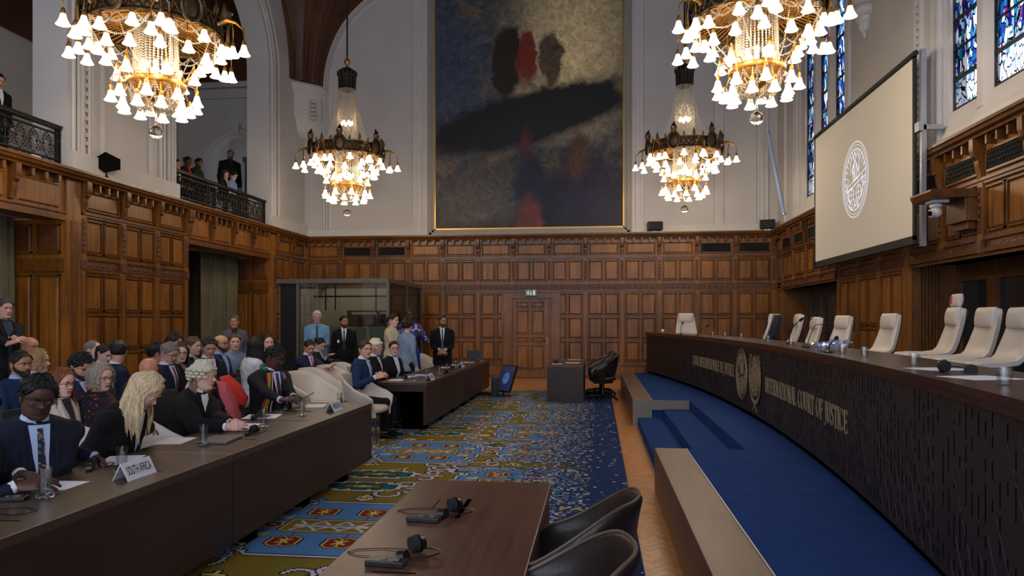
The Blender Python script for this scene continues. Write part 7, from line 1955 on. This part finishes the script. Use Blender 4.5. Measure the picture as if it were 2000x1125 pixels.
# name signs
def sign(text, u, v, length, label, hgt=.095, sz=None):
    p = at_z(u, v, TZ); t = thing('name_sign', label, 'sign', (p.x-.045, p.y, TZ), 0, None); h = length/2; d = .05
    b = MB(); b.prism([V((d, -h, 0)), V((.002, -h, hgt)), V((-.002, -h, hgt)), V((-d, -h, 0)), V((-d+.004, -h, 0)), V((0, -h, hgt-.006)), V((d-.004, -h, 0))], (0, length, 0)); b.build('tent_card', mat('sign_card', (206, 208, 216), rough=.6), t, smooth=0, fixn=True)
    cu = bpy.data.curves.new('txt', 'FONT'); cu.body = text; cu.size = 1; cu.extrude = .0; cu.align_x = 'CENTER'; cu.align_y = 'CENTER'; cu.offset = .012
    o = bpy.data.objects.new('txt', cu); C.objects.link(o); dg = bpy.context.evaluated_depsgraph_get(); me = bpy.data.meshes.new_from_object(o.evaluated_get(dg)); bpy.data.objects.remove(o)
    xs = [q.co.x for q in me.vertices]; w = max(xs)-min(xs); k = min(length*.82/w, .06/.72*1.0); ky = .052/.72
    al = math.atan2(hgt, d-.002)
    for q in me.vertices:
        x, y = q.co.x*length*.82/w if w*ky > length*.82 else q.co.x*ky, q.co.y*ky
        m_ = hgt*.5 + y*math.sin(al); xx = d*.5 - y*math.cos(al); q.co = V((xx + .0018, x, m_ + .001))
    me.materials.append(mat('sign_ink', (18, 18, 24), rough=.7)); me.name = 'lettering'; link('lettering', me, t)
    return t
sign('SOUTH AFRICA', 278, 931, .26, 'white tent sign reading south africa at the desk edge')
sign('AFRIQUE DU SUD', 662, 802, .26, 'white tent sign reading afrique du sud on the second desk')
sign('ISRAEL', 846, 742, .26, 'nearer small white tent sign on the middle desk'); sign('ISRAEL', 905, 717, .26, 'farther small white tent sign on the middle desk')
# headsets with receivers
M_PL = mat('black_plastic', (14, 14, 15), rough=.35); M_FO = mat('black_foam', (24, 24, 25), rough=.95)
def headset(label, loc, rz, cable=True):
    t = thing('headset', label, 'headset', loc, rz)
    b = MB(); b.tube([V((.015 + .085*math.sin(a)*1.25 - .0, .03 + .065*math.cos(a), .012 + .012*abs(math.sin(a)))) for a in [PI*i/20 for i in range(21)]], .0065, 8, flat=.5); b.build('headband', M_PL, t, smooth=60)
    b = MB(); b.tube([(-.01, .075, .03), (.01, .095, .032)], [.03, .033], 18); b.build('ear_pad', M_FO, t, smooth=40)
    b = MB(); b.tube([(.02, .09, .033), (.035, .105, .035)], [.034, .024], 18); b.build('ear_cup', M_PL, t, smooth=40)
    b = MB(); b.tube([(-.02, -.03, .012), (.01, -.035, .016)], [.032, .03], 18); b.build('ear_cup', M_PL, t, smooth=40)
    if cable: b = MB(); b.tube([(-.02, .08, .01), (-.12, .10, .003), (-.22, .07, .003), (-.25, .03, .003), (-.2, .0, .003), (-.1, .0, .003)], .0018, 5); b.build('cable', M_PL, t)
    return t
def receiver(label, loc, rz):
    t = thing('receiver_unit', label, 'receiver', loc, rz); b = MB(); b.box(-.075, .075, -.03, .03, .0, .022); b.build('case', M_PL, t, smooth=0, bevel=.004)
    b = MB(); b.box(.03, .05, -.012, .012, .022, .026); b.box(-.02, .0, -.008, .008, .022, .025); b.build('buttons', mat('button_grey', (90, 96, 100), rough=.4), t, smooth=0); return t
def onz(u, v, z): p = at_z(u, v, z); return (p.x, p.y, z+.0005)
headset('black headset on the near table, the farther one', onz(872, 1008, TZ), -.1); receiver('black receiver unit on the near table, the farther one', onz(828, 1018, TZ), -.12)
headset('black headset on the near table, the nearer one with a round foam pad', onz(795, 1092, TZ), -.05); receiver('black receiver unit on the near table, the nearer one', onz(755, 1104, TZ), -.08)
headset('coiled black headset on the desk between the two white papers at left', onz(178, 918, TZ), .6); receiver('black receiver unit by the glass at the lower left', onz(20, 978, TZ), .3)
headset('black headset in front of the closed grey laptop', onz(488, 849, TZ), .2); headset('black headset before the man with the striped scarf', onz(560, 802, TZ), .4); headset('black headset on loose papers before the pink gown', onz(500, 818, TZ+.006), .1, False)
headset('black headset at the near corner of the middle desk', onz(790, 741, TZ), .3); headset('black headset among the glasses of the middle desk', onz(869, 730, TZ), .1, False); headset('black headset on the far desk by the empty chairs', onz(884, 722, TZ), .4, False)
headset('black headset on the small back table', onz(1085, 710.5, TZ), .1, False); headset('black headset on the judges bench near the right edge', onz(1882, 728, ZT_B), 1.2, False)
b = MB(); p = at_z(25, 1000, TZ); b.tube([p + V((-.12, .05, .003)), p + V((0, .08, .003)), p + V((.10, .03, .003)), p + V((.06, -.06, .003)), p + V((-.05, -.04, .003)), p + V((-.14, -.1, .003))], .0025, 5)
tag(b.build('cable', M_PL), 'thin black cable looped on the desk at the lower left corner', 'cable')
# phone in the scarf man's hands, phones in the audience
def phone(label, p, rx, rz):
    t = thing('smartphone', label, 'phone', p, rz); b = MB(Matrix.Rotation(rx, 4, 'X')); b.box(-.036, .036, -.075, .075, -.004, .004); b.build('phone_case', M_PL, t, smooth=0, bevel=.002)
    b = MB(Matrix.Rotation(rx, 4, 'X')); b.box(-.033, .033, -.07, .07, .004, .0045); b.build('phone_screen', mat('phone_glass', (30, 34, 42), rough=.08), t, smooth=0); return t
phone('black smartphone held by the man with the striped scarf', at_z(600, 774, .87), .5, E+.3)
phone('smartphone held by the man with the pink tie', at_c(648, 716, 11.75), .5, E); phone('smartphone held by the woman behind the pink tie', at_c(647, 696, 12.6), .5, E)
# microphones on the bench
def mic(label, u, v, pts, hook=False):
    p = at_z(u, v, ZT_B)
    if not (0 < p.x - bx(p.y) < .66): y = ys_of(u); p = V((bx(y)+.35, y-.1 if u > 1400 else y, ZT_B))
    t = thing('gooseneck_microphone', label, 'microphone', (p.x, p.y, ZT_B), 0, 'gooseneck microphones on the bench')
    b = MB(); b.lathe([(0, .0), (.03, .0), (.032, .012), (.012, .02), (0, .022)], 14); b.build('base', M_PL, t)
    b = MB(); b.tube(pts, .005, 7); b.build('gooseneck', M_PL, t)
    b = MB(); d = (V(pts[-1])-V(pts[-2])).normalized(); b.tube([V(pts[-1]), V(pts[-1])+d*.02, V(pts[-1])+d*.05], [.012, .018, .012], 10); b.ball(V(pts[-1])+d*.05, .013, 8, 6); b.build('foam_head', M_FO, t)
    return t
mic('bent microphone reaching low over the bench right of the plastic sheet', 1618, 689, [(0, 0, .01), (.0, -.02, .06), (-.02, -.16, .10), (-.04, -.32, .13)])
mic('tall microphone crossing the edge of a judge chair', 1541, 672, [(0, 0, .01), (.01, -.02, .14), (.03, -.10, .22), (.08, -.14, .27)])
mic('tall microphone before the middle judge chair', 1571, 678, [(0, 0, .01), (.01, 0, .16), (.03, -.04, .26), (.07, -.08, .32)])
mic('thin hooked microphone before the middle judge chair', 1576, 679, [(0, 0, .01), (.03, .0, .12), (.08, 0, .23), (.16, -.02, .24)])
mic('thin microphone before the lone far chair', 1330, 653, [(0, 0, .01), (0, 0, .15), (.02, -.02, .2)]); mic('slanted microphone right of the lone far chair', 1362, 655, [(0, 0, .01), (.05, 0, .08), (.16, -.02, .16)])
b = MB(); b.ball((0, 0, .04), (.035, .035, .04), 12, 8); o = b.build('desk_bell', mat('white_gloss', (220, 220, 220), rough=.2)); p = at_z(1301, 650, ZT_B); o.location = (bx(16.6)+.2, 16.6, ZT_B); tag(o, 'small white rounded object at the far end of the bench', 'ornament')

# tilted monitor on the floor
p = at_c(982, 740, 15.6); t = thing('floor_monitor', 'black monitor tilted back on the floor beyond the desks showing a pale blue seal', 'monitor', (p.x, p.y, .012), -.75)
T = Matrix.Rotation(-.5, 4, 'X') @ Matrix.Rotation(0, 4, 'Y')
T = Matrix.Translation((0, 0, .08)) @ Matrix.Rotation(-.38, 4, 'X')
def mt_(x, z, d): return T @ V((x, -d, z))
b = MB(T); b.box(-.24, .24, -.02, .02, 0, .62); b.build('bezel', M_PL, t, smooth=0, bevel=.006)
b = MB(T); b.box(-.215, .215, -.0235, -.02, .03, .59); b.build('display', mat('display_dim_blue', (34, 38, 66), rough=.2, emis=(50, 54, 88), estr=.35), t, smooth=0)
b = MB(); seal(b, lambda x, y, d: T @ V((x*.10, -.024-d, .31+y*.13)), 0, .001); b.build('displayed_seal', mat('display_pale_blue', (90, 130, 190), emis=(90, 140, 210), estr=.5), t, smooth=0, fixn=False)
b = MB(); b.lathe([(0, 0), (.2, 0), (.2, .015), (0, .02)], 24, sx=1.2); b.tube([(0, .0, .02), (0, .12, .25)], .02, 8); b.build('stand', M_PL, t)
p = at_c(967, 755, 15.4); t = thing('floor_speaker', 'slim dark grey speaker column standing beside the tilted monitor', 'speaker', (p.x, p.y, .012), -.3)
b = MB(); b.box(-.06, .06, -.08, .08, .0, .42); b.build('cabinet', mat('speaker_slate', (58, 62, 74), rough=.5), t, smooth=0, bevel=.006); b = MB(); b.box(.061, .064, -.065, .065, .03, .39); b.build('grille', MATS['speaker_cloth'], t, smooth=0)
b = MB(); r = random.Random(9); c0 = at_z(945, 770, .02)
for k in range(5): b.tube([c0 + V((r.uniform(-.3, .3), r.uniform(-.3, .3), r.uniform(.0, .06))) for _ in range(7)], .006, 5)
tag(b.build('cable_tangle', M_PL), 'tangle of black cables on the floor beside the tilted monitor', 'cables', kind='stuff')
# bag by the desk end
p = at_z(752, 838, .02); t = thing('document_bag', 'black bag standing on the carpet under the near end of the middle desk', 'bag', (p.x, p.y, .012), .3)
b = MB(); b.box(-.08, .08, -.2, .2, 0, .28); b.build('bag_body', mat('black_nylon', (14, 14, 17), rough=.8), t, bevel=.03); b = MB(); b.tube(arc((0, 0, .27), .08, 0, PI, 10, 'yz'), .009, 6); b.build('handle', MATS['black_nylon'], t)

# ---- glass interpreters' booth
X0, X1 = at_c(578, 600, 16.6).x, at_c(762, 600, 16.6).x; Y0, Y1, ZB2 = at_c(670, 600, 16.6).y, 19.2, 2.62
M_BF = mat('booth_frame', (104, 100, 90), rough=.45, metal=.3)
t = thing('glass_booth', 'grey framed glass booth in the left back corner behind the officer', 'booth', ((X0+X1)/2, Y0, 0)); ox, oy = (X0+X1)/2, Y0
a, c, dp = X0-ox, X1-ox, Y1-Y0; XLf = a - .55
b = MB(); b.box(XLf, c, .0, .09, ZB2-.10, ZB2); b.box(XLf, c, dp-.09, dp, ZB2-.10, ZB2); b.box(XLf, XLf+.09, .09, dp-.09, ZB2-.10, ZB2); b.box(c-.09, c, .09, dp-.09, ZB2-.10, ZB2); b.build('roof_frame', M_BF, t, smooth=0, bevel=.004); b = MB(); b.box(XLf, c, 0, dp, 0.0, .08); b.build('sill', M_BF, t, smooth=0)
for (x, y) in ((a, 0), (c, 0), (c, dp-.08), (XLf, .25), (c, dp*.5)):
    b = MB(); w = .05 if y == 0 else .03; b.box(x-w, x+w*.2, y, y+.08, .08, ZB2-.1); b.build('post', M_BF, t, smooth=0)
for (x0, x1) in ((a, c),):
    b = MB(); b.box(a, c-.05, .03, .04, .08, ZB2-.1); b.build('front_pane', pane('booth_glass', (215, 218, 212), .08), t, smooth=0)
b = MB(); b.box(c-.02, c-.012, .08, dp-.08, .08, ZB2-.1); b.build('side_pane', pane('booth_side_glass', (150, 140, 124), .16), t, smooth=0)
b = MB(); b.box(XLf, a-.05, .25, .26, .08, ZB2-.1); b.build('side_pane', mat('booth_dark_panel', (26, 27, 26), rough=.3), t, smooth=0)
b = MB(); b.box(a+.02, c-.07, .05, .06, .08, 1.50); b.build('frosted_panel', mat('frosted_grey', (170, 170, 162), rough=.25, spec=.7), t, smooth=0)
b = MB()
for (u) in (636, 656, 738): 
    x = at_c(u, 600, 17.6).x - ox; b.box(x-.012, x+.012, .9, .93, 1.9, ZB2-.12)
b.box(a, c-.1, .9, .93, 2.22, 2.26); b.build('inner_bars', mat('booth_black_bar', (14, 13, 13), rough=.4), t, smooth=0)
b = MB(); b.box(a-1.5, c-.06, dp-.3, dp-.25, .08, ZB2-.1); b.build('back_panel', mat('booth_inner_grey', (176, 170, 156), rough=.6), t, smooth=0)
b = MB(); b.box(a+.75, c-.15, 1.2, 1.45, 1.50, 1.53); b.box(a+.75, c-.15, 1.2, 1.45, 1.86, 1.90); 
for x in (a+.75, a+1.5, c-.15): b.box(x, x+.03, 1.2, 1.45, 1.5, 1.9)
b.build('shelf_unit', MATS['booth_black_bar'], t, smooth=0)
x = ox + a + .80; k = 0; r = random.Random(2); BK = None
while x < ox + c - .22:
    w = r.uniform(.035, .05)
    if not (ox+a+1.44 < x < ox+a+1.56):
        if BK is None:
            b = MB(); b.box(-.018, .018, -.1, .1, 0, .27); BK = b.mesh('binder', mat('maroon_binder', (96, 28, 32), rough=.6), smooth=0, bevel=.003)
        o = link('binder', BK); o.location = (x, oy+1.33, 1.531); tag(o, 'maroon binder on the shelf inside the glass booth', 'binder', 'maroon binders inside the booth'); 
    x += w

# ---- dark audience seats
M_SEAT = mat('charcoal_seat_cloth', (34, 33, 36), rough=.9, bump=.2, bscale=90)
def make_seat(label, loc, rz):
    t = thing('audience_seat', label, 'chair', loc, rz, 'dark audience seats')
    b = MB(); rows = []
    b.T = Matrix.Translation((0, -.21, .46)) @ Matrix.Rotation(.14, 4, 'X'); b.box(-.25, .25, -.04, .03, 0, .47); b.T = None; b.build('backrest', M_SEAT, t, bevel=.02)
    b = MB(); b.box(-.25, .25, -.22, .24, .40, .47); b.build('seat', M_SEAT, t, bevel=.02)
    for sx in (-.24, .22): b = MB(); b.box(sx, sx+.02, -.2, .2, .0, .40); b.build('leg', M_BLK, t, smooth=0)
    return t
s0 = None
spots = []
for o in [q for q in C.objects if q.get('category') == 'person' and q.location.z < .5]:
    lb_ = o['label']
    if o.location.x < -3.95 and not any(k in lb_ for k in ('standing', 'pink tie', 'officer', 'badge', 'holding a phone')): 
        spots.append((o.location.x, o.location.y, o.rotation_euler.z, 'dark audience seat under the ' + ' '.join(lb_.split()[:9]).rstrip(',')))
for (u, zc, n_) in ((432, 8.5, 'dark empty audience seat in front of the bald bearded man'), (460, 8.6, 'dark empty audience seat in front of the smiling young man'), (489, 8.7, 'dark empty audience seat in front of the white jacket'), (545, 12.4, 'dark empty audience seat left of the pink tie'), (655, 13.1, 'dark empty audience seat before the young bearded guard'), (680, 13.1, 'dark empty audience seat behind the cream chairs')):
    p = at_c(u, 700, zc); spots.append((p.x, p.y, E, n_))
for x, y, rz, lab in spots:
    if s0 is None: s0 = make_seat(lab, (x, y, .012), E)
    else: dup(s0, (x, y, .012), E, lab)
# ================================================================== camera, sky, exposure
cam = bpy.data.cameras.new('camera'); co = bpy.data.objects.new('camera', cam); C.objects.link(co)
co.location = (0, 0, H); co.rotation_euler = (PI/2, 0, PSI)
cam.sensor_width = 36; cam.lens = 36 * F / 2000; cam.shift_y = (HY - 562.5) / 2000; cam.clip_start = .05
sc = bpy.context.scene; sc.camera = co
w = bpy.data.worlds.new('sky'); sc.world = w; w.use_nodes = True
bg = w.node_tree.nodes['Background']; bg.inputs[0].default_value = lin((220, 226, 246)); bg.inputs[1].default_value = 2.4
sc.view_settings.view_transform = 'Standard'; sc.view_settings.look = 'None'; sc.view_settings.gamma = 1; sc.view_settings.use_curve_mapping = False
sc.view_settings.exposure = 0.0
